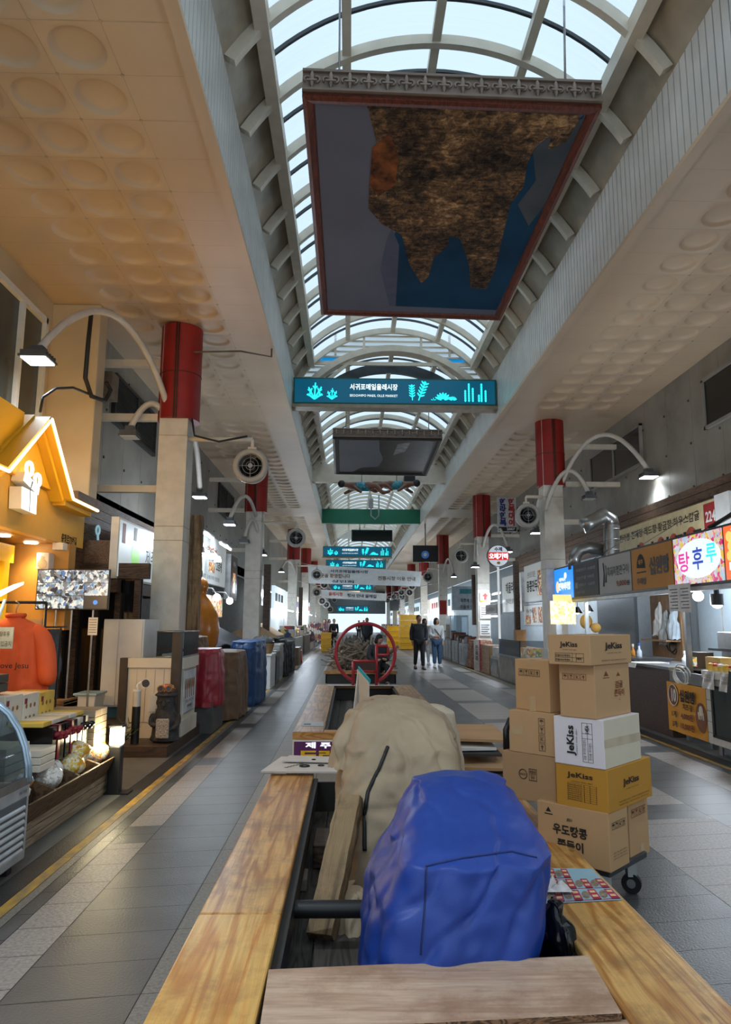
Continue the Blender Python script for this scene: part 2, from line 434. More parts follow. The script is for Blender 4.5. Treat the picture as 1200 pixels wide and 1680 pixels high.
strip(-1.655, -1.57, 1); strip(-1.57, -1.335, 2, cross=True); strip(-1.335, -0.81, 1); strip(-0.81, -0.3, 3, step=0.6)
strip(-0.3, 1.2, 3, step=0.6); strip(1.2, 2.0, 1); strip(2.0, 2.77, 2, cross=True); strip(2.77, 3.38, 1); strip(3.38, 3.75, 2, cross=True)
strip(3.75, 3.86, 1); strip(3.86, 3.93, 5, step=3.0); strip(3.93, 4.1, 4, step=1.2)
fl.m = 6; fl.quad((-6.5,-1,0.001),(-1.92,-1,0.001),(-1.92,108,0.001),(-6.5,108,0.001)); fl.quad((4.1,-1,0.001),(8,-1,0.001),(8,108,0.001),(4.1,108,0.001))
struct('floor', fl, [joint, slab_dark, slab_light, slab_mid, kerb_dark, yellow_line, pave])

# ------------------------------------------------------------------ flat ceilings with round dished panels
ZC = 5.79; XL, XR = -1.25, 3.12; ZT = 6.80
def dished(x0, x1, cols, y0, y1, pitch, rad, skip=()):
    mb = MB(); n = 32; hp = pitch/2
    xs = [c-hp for c in cols]; xe = cols[-1]+hp if cols[-1] > cols[0] else cols[0]+hp
    lo, hi = min(cols)-hp, max(cols)+hp
    mb.quad((x0,y0,ZC),(lo,y0,ZC),(lo,y1,ZC),(x0,y1,ZC)); mb.quad((hi,y0,ZC),(x1,y0,ZC),(x1,y1,ZC),(hi,y1,ZC))
    y = y0+hp
    while y+hp <= y1+1e-6:
        for c in cols:
            if any(a <= y <= b for a, b in skip):
                mb.quad((c-hp,y-hp,ZC),(c+hp,y-hp,ZC),(c+hp,y+hp,ZC),(c-hp,y+hp,ZC)); continue
            rings = []
            sq = []
            for i in range(n):
                a = 2*PI*i/n; m_ = max(abs(math.cos(a)), abs(math.sin(a)))
                sq.append(V((c+hp*math.cos(a)/m_, y+hp*math.sin(a)/m_, ZC)))
            rings.append(sq)
            for r, z in ((1.0,0),(0.97,0.003),(0.89,0.024),(0.81,0.036),(0.70,0.042),(0.3,0.043)):
                rings.append([V((c+rad*r*math.cos(2*PI*i/n), y+rad*r*math.sin(2*PI*i/n), ZC+z)) for i in range(n)])
            mb.loft(rings, cap=False)
            o = len(mb.v)
            mb.f.append(tuple(range(o-n, o))); mb.mi.append(0); mb.sm.append(True)
            if y < 14:
                mb.m = 1; mb.cyl((c+hp,y+hp,ZC-0.006),(c+hp,y+hp,ZC+0.002),0.014,n=10); mb.m = 0
        if y < 30:
            mb.m = 2
            mb.quad((x0,y+hp-0.002,ZC-0.001),(x1,y+hp-0.002,ZC-0.001),(x1,y+hp+0.002,ZC-0.001),(x0,y+hp+0.002,ZC-0.001)); mb.m = 0
        y += pitch
    for c in cols:
        mb.m = 2; mb.quad((c+hp-0.002,y0,ZC-0.001),(c+hp+0.002,y0,ZC-0.001),(c+hp+0.002,30,ZC-0.001),(c+hp-0.002,30,ZC-0.001)); mb.m = 0
    return mb
seam = mat('panel_seam', (178,156,130), 0.6)
bolt_m = mat('bolt_cap', (190,168,140), 0.5)
PC = 0.52; RD = 0.218
struct('ceiling', dished(-4.6, XL, [-2.12-PC*i for i in range(3)], 1.5, 1.5+PC*76, PC, RD, skip=((14.2,15.2),(27,29))), [ceil_m, bolt_m, seam])
struct('ceiling', dished(XR, 6.2, [3.98+PC*i for i in range(3)], 1.5, 1.5+PC*76, PC, RD, skip=((14.2,15.4),(27,29))), [ceil_m, bolt_m, seam])
mb = MB(); mb.box(-4.6, XL, 41, 108, ZC, ZC+0.1); mb.box(XR, 6.2, 41, 108, ZC, ZC+0.1); struct('ceiling', mb, ceil_m)
mb = MB(); mb.box(-4.8, XL-0.10, -2, 108, ZC+0.09, ZC+0.2); mb.box(XR+0.10, 6.4, -2, 108, ZC+0.09, ZC+0.2)
mb.box(-4.8, XL-0.04, -2, 108, ZT, ZT+0.06); mb.box(XR+0.04, 6.4, -2, 108, ZT, ZT+0.06); struct('leak_block_deck', mb, mat('leak_block_deck', (110,108,104), .8))  # opaque deck added unseen above the ceilings to stop light leaks
# fascia of narrow metal planks, with a bottom edge trim
def fascia(name, x, sgn):
    mb = MB(); y = -1.0; k = 0
    while y < 100:
        wd = 0.125 if y < 34 else 1.0
        mb.m = 0
        mb.box(min(x, x-sgn*0.06), max(x, x-sgn*0.06), y+0.011, y+wd-0.008, ZC-0.0, ZT)
        y += wd
    mb.m = 1; mb.box(min(x-sgn*0.02, x-sgn*0.08), max(x-sgn*0.02, x-sgn*0.08), -1, 100, ZC, ZT)
    mb.m = 2; mb.box(min(x+sgn*0.012, x-sgn*0.10), max(x+sgn*0.012, x-sgn*0.10), -1, 100, ZC-0.035, ZC+0.02)
    struct(name, mb, [plank_m, groove, ceil_m])
fascia('wall_left_fascia', XL, 1); fascia('wall_right_fascia', XR, -1)

# ------------------------------------------------------------------ barrel skylight
panel_m = None
def poly_mat():
    m, nt, b = newmat('polycarbonate'); N, L = nt.nodes, nt.links
    t = N.new('ShaderNodeBsdfTransparent'); t.inputs[0].default_value = (0.86, 0.93, 0.97, 1)
    tl = N.new('ShaderNodeBsdfTranslucent'); tl.inputs[0].default_value = (0.80, 0.88, 0.93, 1)
    tc = N.new('ShaderNodeTexCoord'); mp = N.new('ShaderNodeMapping'); mp.inputs['Scale'].default_value = (0.6, 26, 0.6)
    n = N.new('ShaderNodeTexNoise'); n.inputs['Scale'].default_value = 1.0; n.inputs['Detail'].default_value = 4
    L.new(tc.outputs['Object'], mp.inputs[0]); L.new(mp.outputs[0], n.inputs['Vector'])
    r = N.new('ShaderNodeMapRange'); r.inputs[1].default_value = 0.3; r.inputs[2].default_value = 0.7; r.inputs[3].default_value = 0.08; r.inputs[4].default_value = 0.62
    L.new(n.outputs[0], r.inputs[0])
    mx = N.new('ShaderNodeMixShader'); L.new(r.outputs[0], mx.inputs[0]); L.new(t.outputs[0], mx.inputs[1]); L.new(tl.outputs[0], mx.inputs[2])
    L.new(mx.outputs[0], N['Material Output'].inputs[0]); return m
panel_m = poly_mat()
XM = 0.935
def vault_pt(R, zc, a, y): return V((XM+R*math.sin(a), y, zc+R*math.cos(a)))
def vault(y0, y1, zap, R=2.6, step=1.02, near=True, eave=True):
    zc = zap-R
    aE = math.asin(min(0.98, 2.215/R)); aB = math.asin(1.90/R)
    if not eave: aE = aB
    n = 26
    # clear panels between the two long beams
    mb = MB()
    mb.grid(lambda u, v: vault_pt(R, zc, -aB+2*aB*u, y0+(y1-y0)*v), n, 1)
    struct('skylight_pane', mb, panel_m)
    ribs = MB(); dk = MB()
    k = 0; y = y0
    def band(mbx, a0, a1, yy, w, r0, r1, nn):
        for i in range(nn):
            b0, b1 = a0+(a1-a0)*i/nn, a0+(a1-a0)*(i+1)/nn
            p = [vault_pt(r, zc, b, q) for q in (yy-w/2, yy+w/2) for b in (b0,b1) for r in (r0,r1)]
            mbx.add(p, [(0,1,3,2),(4,6,7,5),(0,2,6,4),(1,5,7,3)]+([(0,4,5,1)] if i == 0 else [])+([(2,3,7,6)] if i == nn-1 else []))
    while y <= y1+0.01:
        band(ribs, -aE, aE, y, 0.085, R-0.15, R-0.03, n+8)
        if y+step/2 < y1: band(dk, -aB, aB, y+step/2, 0.035, R-0.05, R-0.01, n)
        y += step
    for dx in (-1.05, 0.0, 1.05):
        a = math.asin(dx/R); p = vault_pt(R-0.08, zc, a, 0); ribs.box(p.x-0.05, p.x+0.05, y0, y1, p.z-0.05, p.z+0.06)
    for sg in (-1, 1):
        p = vault_pt(R-0.09, zc, sg*aB, 0); ribs.box(p.x-0.07, p.x+0.07, y0, y1, p.z-0.10, p.z+0.10)
    struct('skylight_ribs', ribs, ivory); struct('skylight_purlins', dk, mat('dark_purlin', (62,66,70), 0.5))
    if eave:
        ev = MB()
        for sg in (-1, 1):
            ny = max(1, int((y1-y0)/0.2)) if y0 < 16 else 1
            ev.grid(lambda u, v: vault_pt(R-0.02+(0.025*noise.noise(V((u*2.5+sg, (y0+(y1-y0)*v)*2.2, 3))) if ny > 1 else 0), zc, sg*(aB+(aE+0.05-aB)*u), y0+(y1-y0)*v), 6, ny)
        struct('skylight_eave', ev, tan)
    return zc, aB, aE
Y1 = 15.4; Y2 = 31.4
vault(-2.0+0.0, Y1, 8.12)
vault(Y1+0.25, Y2, 7.72, R=2.6)
vault(Y2+0.3, 46.0, 7.72, R=2.6)
vault(46.4, 70.0, 7.6, R=2.6, step=2.0)
vault(70.4, 100.0, 7.6, R=2.6, step=3.0)
# louvred end wall between the first and the second vault
mb = MB()
zc1 = 8.12-2.6
def half(z): 
    t = 2.6**2-(z-zc1)**2
    return math.sqrt(max(t, 0)) if z > 7.3 else 2.02
z = 6.55; k = 0
louv = mat('louvre_sheet', (214,226,232), 0.4, 0.1, var=0.04)
def inner(z):   # opening of the second vault
    t = 2.45**2-(z-(7.72-2.6))**2
    return math.sqrt(t) if t > 0 else 0
tr = MB()
while z < 8.0:
    hw = min(half(z), half(z+0.12)); iw = inner(z+0.05)
    for (a, b) in ([(-hw, -iw), (iw, hw)] if iw > 0 else [(-hw, hw)]):
        if b-a > 0.02:
            tr.m = 0 if not (7.26 <= z < 7.40) else 1
            tr.add([(XM+a, Y1+0.10, z), (XM+b, Y1+0.10, z), (XM+b, Y1+0.03, z+0.115), (XM+a, Y1+0.03, z+0.115)], [(0,1,2,3)])
    z += 0.125
tlm, nt, b = newmat('louvre_translucent')
tn = nt.nodes.new('ShaderNodeBsdfTranslucent'); tn.inputs[0].default_value = (0.85,0.92,0.96,1)
mxs = nt.nodes.new('ShaderNodeMixShader'); mxs.inputs[0].default_value = 0.75
b.inputs['Base Color'].default_value = (0.75,0.8,0.84,1)
nt.links.new(b.outputs[0], mxs.inputs[1]); nt.links.new(tn.outputs[0], mxs.inputs[2]); nt.links.new(mxs.outputs[0], nt.nodes['Material Output'].inputs[0])
blm, nt, b = newmat('blue_band')
tn = nt.nodes.new('ShaderNodeBsdfTranslucent'); tn.inputs[0].default_value = (0.02,0.42,0.9,1)
mxs = nt.nodes.new('ShaderNodeMixShader'); mxs.inputs[0].default_value = 0.8
b.inputs['Base Color'].default_value = (0.02,0.35,0.8,1)
nt.links.new(b.outputs[0], mxs.inputs[1]); nt.links.new(tn.outputs[0], mxs.inputs[2]); nt.links.new(mxs.outputs[0], nt.nodes['Material Output'].inputs[0])
struct('wall_end_louvres', tr, [tlm, blm])
tr = MB()
for dx in (-1.3, -0.65, 0.65, 1.3):
    tr.box(XM+dx-0.025, XM+dx+0.025, Y1-0.05, Y1+0.0, 7.45, 7.95)
zz = 6.55
while zz < 8.0:
    hw = half(zz); iw = inner(zz)
    for (a, b) in ([(-hw, -iw), (iw, hw)] if iw > 0 else [(-hw, hw)]):
        if b-a > 0.05: tr.box(XM+a, XM+b, Y1-0.01, Y1+0.03, zz-0.016, zz+0.016)
    zz += 0.125
tr.obox((XM-2.0, Y1-0.04, 6.45), (1.1,0,0.95), (0,0.05,0), (0.04,0,-0.06)); tr.obox((XM+2.0, Y1-0.04, 6.45), (-1.1,0,0.95), (0,0.05,0), (-0.04,0,-0.06))
tr.box(XM-2.0, XM+2.0, Y1-0.03, Y1+0.02, 7.22, 7.30)
for i in range(30):    # portal arch of the second vault
    a0, a1 = -0.92+1.84*i/30, -0.92+1.84*(i+1)/30
    for r0, r1, yy, th in ((2.42, 2.56, Y1-0.1, 0.3),):
        p = [V((XM+r*math.sin(b), q, 5.12+r*math.cos(b))) for q in (yy, yy+th) for b in (a0,a1) for r in (r0,r1)]
        tr.add(p, [(0,1,3,2),(4,6,7,5),(0,2,6,4),(1,5,7,3)])
struct('trim_end_arch', tr, ivory)
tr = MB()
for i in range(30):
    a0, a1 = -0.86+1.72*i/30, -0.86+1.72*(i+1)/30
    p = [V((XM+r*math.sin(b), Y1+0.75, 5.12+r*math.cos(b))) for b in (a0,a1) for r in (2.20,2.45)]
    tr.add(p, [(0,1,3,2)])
struct('trim_arch_panel', tr, mat('dark_arch_panel', (58,64,70), 0.5))  # ring of dark panels behind the portal arch
# end walls between later vaults (white planks above the ceiling line)
for yy, z0 in ((46.2, 6.9), (70.2, 6.9)):
    mb = MB(); mb.box(XM-2.2, XM+2.2, yy, yy+0.1, z0, 7.7); struct('wall_end_gable', mb, plank_m)

# ------------------------------------------------------------------ side walls
def sheets(name, X, sgn, y0, y1, z0, z1, m, wd=0.9, bolts=True):
    mb = MB(); y = y0
    while y < y1-0.01:
        e = min(y+wd, y1)
        mb.m = 0; mb.box(min(X, X-sgn*0.05), max(X, X-sgn*0.05), y+0.004, e-0.004, z0, z1)
        if bolts and y < 26:
            mb.m = 1
            for zz in [z0+0.2+0.75*i for i in range(int((z1-z0)/0.75)+1)]:
                if zz < z1: mb.cyl((X, y+0.08, zz), (X+sgn*0.015, y+0.08, zz), 0.022, n=8)
        y = e
    mb.m = 2; mb.box(min(X-sgn*0.05, X-sgn*0.09), max(X-sgn*0.05, X-sgn*0.09), y0, y1, z0, z1)
    return struct(name, mb, [m, mat('rusty_bolt', (84,72,60), 0.7), groove])
sheets('wall_left_upper', -4.12, 1, 3.0, 9.35, 2.4, 5.79, beige_sheet, 2.2, False)
mb = MB(); mb.box(-4.2, -3.47, 9.35, 9.66, 2.4, 5.79); struct('wall_left_pilaster', mb, beige_sheet, bevel=0.02)
sheets('wall_left_upper_grey', -3.80, 1, 9.66, 100, 3.0, 5.79, grey_sheet, 1.0)
sheets('wall_right_upper', 5.80, -1, 3.0, 100, 3.55, 5.79, grey_sheet, 0.95)
mb = MB(); mb.box(-4.6, -4.3, -1, 100, 0, 3.2); struct('wall_left_lower', mb, mat('dim_shop_back', (90,84,78), 0.7, var=0.15))
mb = MB(); mb.box(6.1, 6.3, -1, 100, 0, 3.6); struct('wall_right_lower', mb, mat('pale_shop_back', (196,206,212), 0.5, var=0.05))
mb = MB()
for i in range(5): mb.box(5.62, 5.80, 3.0, 24.0, 3.02+i*0.132, 3.02+i*0.132+0.124)
struct('trim_right_wood', mb, brown_slat)
mb = MB()
for i in range(9): mb.box(-3.90, -3.46, 8.97, 13.5, 1.95+i*0.128, 1.95+i*0.128+0.12)
struct('trim_left_wood', mb, brown_slat)
mb = MB(); mb.box(-3.92, -3.80, 10.4, 28.0, 3.05, 3.35); struct('trim_left_beam', mb, mat('dark_beam', (66,58,52), 0.6))

# left louvre vents on the grey wall
def vent(y0, y1, z0, z1):
    mb = MB(); n = 18
    for i in range(n):
        z = z0+(z1-z0)*i/n; mb.obox((-3.795, y0, z), (0.05,0,-0.02), (0,y1-y0,0), (0,0,0.012))
    t = thing('louvre_vent', '', 'vent', (-3.94, (y0+y1)/2, z0), 'wall vents on the left')
    part('slats', mb, mat('vent_metal', (70,68,64), 0.5, 0.3), t)
    f = MB()
    for (a,b,c,d) in ((y0-0.05,y1+0.05,z0-0.05,z0),(y0-0.05,y1+0.05,z1,z1+0.05),(y0-0.05,y0,z0,z1),(y1,y1+0.05,z0,z1),((y0+y1)/2-0.03,(y0+y1)/2+0.03,z0,z1)):
        f.box(-3.80,-3.735,a,b,c,d)
    f.box(-3.799,-3.796,y0,y1,z0,z1)
    part('vent_frame', f, mat('vent_dark', (48,46,44), 0.6), t); return t
vent(11.0, 13.3, 4.62, 5.33)['label'] = 'big dark louvred vent on the grey wall behind the nearest red-wrapped column'
vent(20.2, 22.6, 4.62, 5.38)['label'] = 'dark louvred vent on the grey wall past the second left column'
# windows
wm = MB(); wm.box(-4.13, -4.10, 7.0, 9.0, 3.85, 5.35)
f = struct('window_1', wm, mat('dim_window', (74,78,74), 0.12, var=0.2, vs=0.8))
wf = MB()
for (a,b,c,d) in ((6.95,9.05,3.77,3.85),(6.95,9.05,5.35,5.43),(9.0,9.07,3.77,5.43),(8.35,8.41,3.85,5.35)): wf.box(-4.12,-4.04,a,b,c,d)
part('window_frame', wf, white_pl, f)
for nm, ya, yb in (('window_2', 13.6, 16.5), ('window_3', 7.9, 11.0), ('window_4', 24, 26.5)):
    wm = MB(); wm.box(5.76, 5.80, ya, yb, 4.62, 5.36); f = struct(nm, wm, mat('black_window', (16,16,18), 0.15))
    wf = MB()
    for (a,b,c,d) in ((ya-0.05,yb+0.05,4.57,4.62),(ya-0.05,yb+0.05,5.36,5.41),(ya-0.05,ya,4.57,5.4),(yb,yb+0.05,4.57,5.4),((ya+yb)/2-0.02,(ya+yb)/2+0.02,4.6,5.4)): wf.box(5.73,5.79,a,b,c,d)
    part('window_frame', wf, grey_sheet, f)

# ------------------------------------------------------------------ columns with red wraps
def column_mesh():
    mb = MB(); hw = 0.205
    mb.box(-hw, hw, -hw, hw, 0, 5.79)
    mb.m = 1
    for z in (4.12, 2.75, 2.55, 0.95): mb.box(-hw-0.004, hw+0.004, -hw-0.004, hw+0.004, z, z+0.012)
    mb.m = 0; mb.box(-hw-0.03, hw+0.03, -hw-0.03, hw+0.03, 0, 0.9)
    return mb
def column(x, y, label, side, i):
    t = thing('market_column', label, 'column', (x, y, 0))
    t['kind'] = 'structure'
    mb = MB(); hw = 0.205
    mb.box(x-hw, x+hw, y-hw, y+hw, 0, 5.79)
    mb.box(x-hw-0.035, x+hw+0.035, y-hw-0.035, y+hw+0.035, 0, 0.95)
    mb.m = 1
    for z in (4.10, 2.78, 2.58): mb.box(x-hw-0.004, x+hw+0.004, y-hw-0.004, y+hw+0.004, z, z+0.012)
    part('shaft', mb, [white_paint, seam], t, bevel=0.006)
    zb = 4.36 if i != 2 else 4.36
    wr = MB()
    wr.cyl((x+0.02,y,zb),(x+0.02,y,5.785),0.30,n=40)
    part('red_wrap', wr, red_m, t)
    cb = MB()
    for dx in (-0.02, 0.015): cb.tube([(x+0.03+dx, y-0.305, 5.78), (x+0.03+dx, y-0.308, 5.0), (x+0.035+dx, y-0.308, zb-0.02)], 0.011, 6)
    cb.torus((x+0.02,y,5.05),(0,0,1),0.302,0.006)
    part('cable', cb, mat('brown_cord', (70,52,34), 0.7), t)
    return t
COL_L = [(-2.56, 10.2), (-2.55, 18.9), (-2.66, 33.4), (-2.6, 42), (-2.6, 51), (-2.6, 60), (-2.6, 70), (-2.6, 82)]
COL_R = [(4.30, 14.9), (4.50, 24.0), (4.62, 35.2), (4.6, 44), (4.6, 53), (4.6, 62), (4.6, 72), (4.6, 84)]
ordn = ['nearest', 'second', 'third', 'fourth', 'fifth', 'sixth', 'seventh', 'eighth']
for i, (x, y) in enumerate(COL_L): column(x, y, f'{ordn[i]} white square column with red wrap in the row along the left stalls', -1, i)
for i, (x, y) in enumerate(COL_R): column(x, y, f'{ordn[i]} white square column with red wrap in the row along the right stalls', 1, i)
column(-2.56, 1.4, 'white square column with red wrap standing before the curved-glass freezer', -1, 8); column(4.3, 6.0, 'white square column with red wrap standing before the tiled kiosk', 1, 9)
# brackets from the columns back to the wall
for side, cols in ((-1, COL_L[:3]), (1, COL_R[:2])):
    for i, (x, y) in enumerate(cols):
        xw = -3.80 if side < 0 else 5.8
        for z in (5.25, 4.42, 3.35 if side < 0 else 3.6):
            mb = MB(); mb.box(min(x+side*0.2, xw), max(x+side*0.2, xw), y-0.05, y+0.05, z-0.05, z+0.05)
            struct('trim_wall_bracket', mb, ivory)

# ------------------------------------------------------------------ arched arm lamps
def arm_lamp(p0, p1, rise, label, grp, on=True, power=60, hs=0.13, light=True, aim=None):
    p0, p1 = V(p0), V(p1)
    t = thing('arched_arm_lamp', label, 'lamp', p0, grp)
    mb = MB(); pts = arc(p0, p1+V((0,0,0.12)), rise, 16)
    mb.tube(pts, 0.045, 10); part('arm', mb, mat('grey_pipe', (206,200,190), 0.4, var=0.05), t)
    hd = MB(); hd.box(p1.x-hs*0.45, p1.x+hs*0.45, p1.y-hs*0.45, p1.y+hs*0.45, p1.z+0.02, p1.z+0.15)
    for k in range(5): hd.box(p1.x-hs*0.9, p1.x+hs*0.9, p1.y-hs*0.9+k*hs*0.42, p1.y-hs*0.9+k*hs*0.42+0.02, p1.z+0.0, p1.z+0.07)
    hd.box(p1.x-hs, p1.x+hs, p1.y-hs, p1.y+hs, p1.z-0.012, p1.z+0.015)
    h = part('lamp_head', hd, mat('lamp_grey', (96,98,100), 0.5, 0.3), t)
    ln = MB(); ln.box(p1.x-hs*0.85, p1.x+hs*0.85, p1.y-hs*0.85, p1.y+hs*0.85, p1.z-0.022, p1.z-0.010)
    part('lens', ln, led_white if on else white_pl, h)
    if on and light:
        q = V(aim) if aim else p1+V((0,0.01,-3))
        lamp('SPOT', 'flood_light', p1+V((0,0,-0.05)), power, (225,240,255), 0.12, q, t, 140, 0.9)
    return t
arm_lamp((-2.6,10.15,4.30), PY(62,590,7.9), 1.02, 'big arched arm lamp shining above the yellow shop gable', 'arm lamps along the left columns', power=110, hs=0.16)
arm_lamp((-2.5,10.1,3.85), PY(213,716,10.0), 0.55, 'short arched arm lamp hanging left of the nearest red-wrapped column', 'arm lamps along the left columns', on=False, hs=0.13)
arm_lamp((-2.5,10.4,4.2), PY(328,815,13.0), 0.5, 'slim arched arm lamp shining right of the nearest left column', 'arm lamps along the left columns', power=150)
arm_lamp((-2.5,18.8,4.2), PY(377,860,15.5), 0.55, 'long arched arm lamp reaching back from the second left column', 'arm lamps along the left columns', power=150)
arm_lamp((-2.4,18.8,3.6), PY(401,890,18.2), 0.5, 'small arched arm lamp close beside the second left column', 'arm lamps along the left columns', on=False)
arm_lamp((-2.4,19.1,4.1), PY(431,910,21), 0.6, 'arched arm lamp behind the second left column', 'arm lamps along the left columns', power=150)
arm_lamp((-2.5,33.2,3.6), PY(462,938,30), 0.5, 'arched arm lamp before the third left column', 'arm lamps along the left columns', power=150)
arm_lamp((4.45,14.8,4.25), PY(1065,782,13.0), 0.95, 'big arched arm lamp shining over the right stall signs', 'arm lamps along the right columns', power=130, hs=0.15)
arm_lamp((4.1,14.6,3.8), PY(967,818,14.6), 0.65, 'short unlit arched arm lamp in front of the nearest right column', 'arm lamps along the right columns', on=False)
arm_lamp((4.2,15.2,4.1), PY(880,874,17.5), 0.3, 'arched arm lamp shining left of the nearest right column', 'arm lamps along the right columns', power=130)
arm_lamp((4.5,23.8,4.0), PY(834,905,22.0), 0.75, 'arched arm lamp shining above the round shop sign', 'arm lamps along the right columns', power=130)
arm_lamp((4.3,23.8,3.7), PY(780,930,22.8), 0.6, 'small arched arm lamp left of the second right column', 'arm lamps along the right columns', power=130)
arm_lamp((4.6,35.0,3.7), PY(745,946,33.0), 0.8, 'arched arm lamp by the third right column', 'arm lamps along the right columns', power=130)

arm_lamp((-2.4,1.5,4.2), (-1.5,1.9,4.2), 0.6, 'unseen arched arm lamp added on the column before the curved-glass freezer', 'arm lamps along the left columns', power=230)  # this lamp and the next are added out of view to light the foreground
arm_lamp((4.15,6.0,4.2), (3.35,4.2,4.3), 0.6, 'unseen arched arm lamp added on the column before the tiled kiosk', 'arm lamps along the right columns', power=110)
# ------------------------------------------------------------------ jet fans on bracket arms
def fan(c, r, arm_from, label):
    c = V(c); t = thing('duct_fan', label, 'fan', c+V((0,0,-r)), 'round duct fans along the aisle')
    mb = MB(); L_ = r*1.5
    mb.lathe(c+V((0,-L_*0.5,0)), [(r*0.72,0.03),(r*0.80,0.0),(r*1.0,0.02),(r*1.04,0.06),(r*0.96,0.12),(r*0.88,L_*0.8),(r*0.80,L_)], 28, V((0,1,0)), cap=False)
    mb.lathe(c+V((0,-L_*0.5,0)), [(r*0.72,0.03),(r*0.74,L_*0.9)], 28, V((0,1,0)), cap=False)
    part('casing', mb, mat('fan_grey', (172,168,160), 0.45, var=0.05), t)
    bl = MB(); bl.cyl(c+V((0,0.02,0)), c+V((0,0.10,0)), r*0.20, n=14)
    for k in range(6):
        a = 2*PI*k/6; d = V((math.cos(a),0,math.sin(a))); e = V((-math.sin(a),0,math.cos(a)))
        bl.add([c+d*r*.18+e*r*.10+V((0,.02,0)), c+d*r*.18-e*r*.10+V((0,.08,0)), c+d*r*.70-e*r*.2+V((0,.09,0)), c+d*r*.70+e*r*.12+V((0,.02,0))], [(0,1,2,3)])
    bl.lathe(c+V((0,0.12,0)), [(r*0.73,0),(0.01,0.02)], 20, V((0,1,0)), cap=False)
    part('fan_blades', bl, mat('fan_black', (30,32,34), 0.5), t)
    gr = MB()
    for k in range(3): gr.torus(c+V((0,-L_*0.5+0.03,0)), (0,1,0), r*(0.25+0.22*k), 0.004, n=24, k=5)
    for a in (0, PI/2): gr.tube([c+V((math.cos(a)*r*.74,-L_*.5+.03,math.sin(a)*r*.74)), c-V((math.cos(a)*r*.74,L_*.5-.03,math.sin(a)*r*.74))], 0.006, 5)
    gr.cyl(c+V((0,-L_*0.5+0.01,0)), c+V((0,-L_*0.5+0.03,0)), r*0.14, n=12)
    part('grille', gr, galv, t)
    a0 = V(arm_from); top = V((c.x, c.y, a0.z))
    br = MB(); br.tube([a0, top], 0.035, 8); br.cyl(top, c+V((0,0,r*0.98)), 0.025, n=8); br.box(c.x-0.06,c.x+0.06,c.y-0.04,c.y+0.04,c.z+r*0.9,c.z+r*0.9+0.08)
    part('bracket_arm', br, ivory, t); return t
for i, (x, y) in enumerate(COL_L[:7]): fan((x+1.13, y-0.1, 3.66), 0.245, (x+0.15, y-0.1, 4.08), f'{ordn[i]} round grey duct fan on an arm of the left columns')
for i, (x, y) in enumerate(COL_R[:7]): fan((x-0.56 if i == 0 else x-0.75, y-0.1, 3.70), 0.25, (x-0.15, y-0.1, 4.12), f'{ordn[i]} round grey duct fan on an arm of the right columns')
for k, (px, py, yy) in enumerate(((520,972,45.5),(529,986,48.5),(536,992,54.5),(672,972,49),(660,979,56.5),(648,986,65.5),(542,1000,64))):
    c = PY(px, py, yy); fan(c, 0.27, c+V((0.3 if px > 600 else -0.3, 0, 0.4)), f'{ordn[k]} of the far round duct fans hanging beyond the cloth banners')
X3, Y3, Z3 = V((1,0,0)), V((0,1,0)), V((0,0,1))
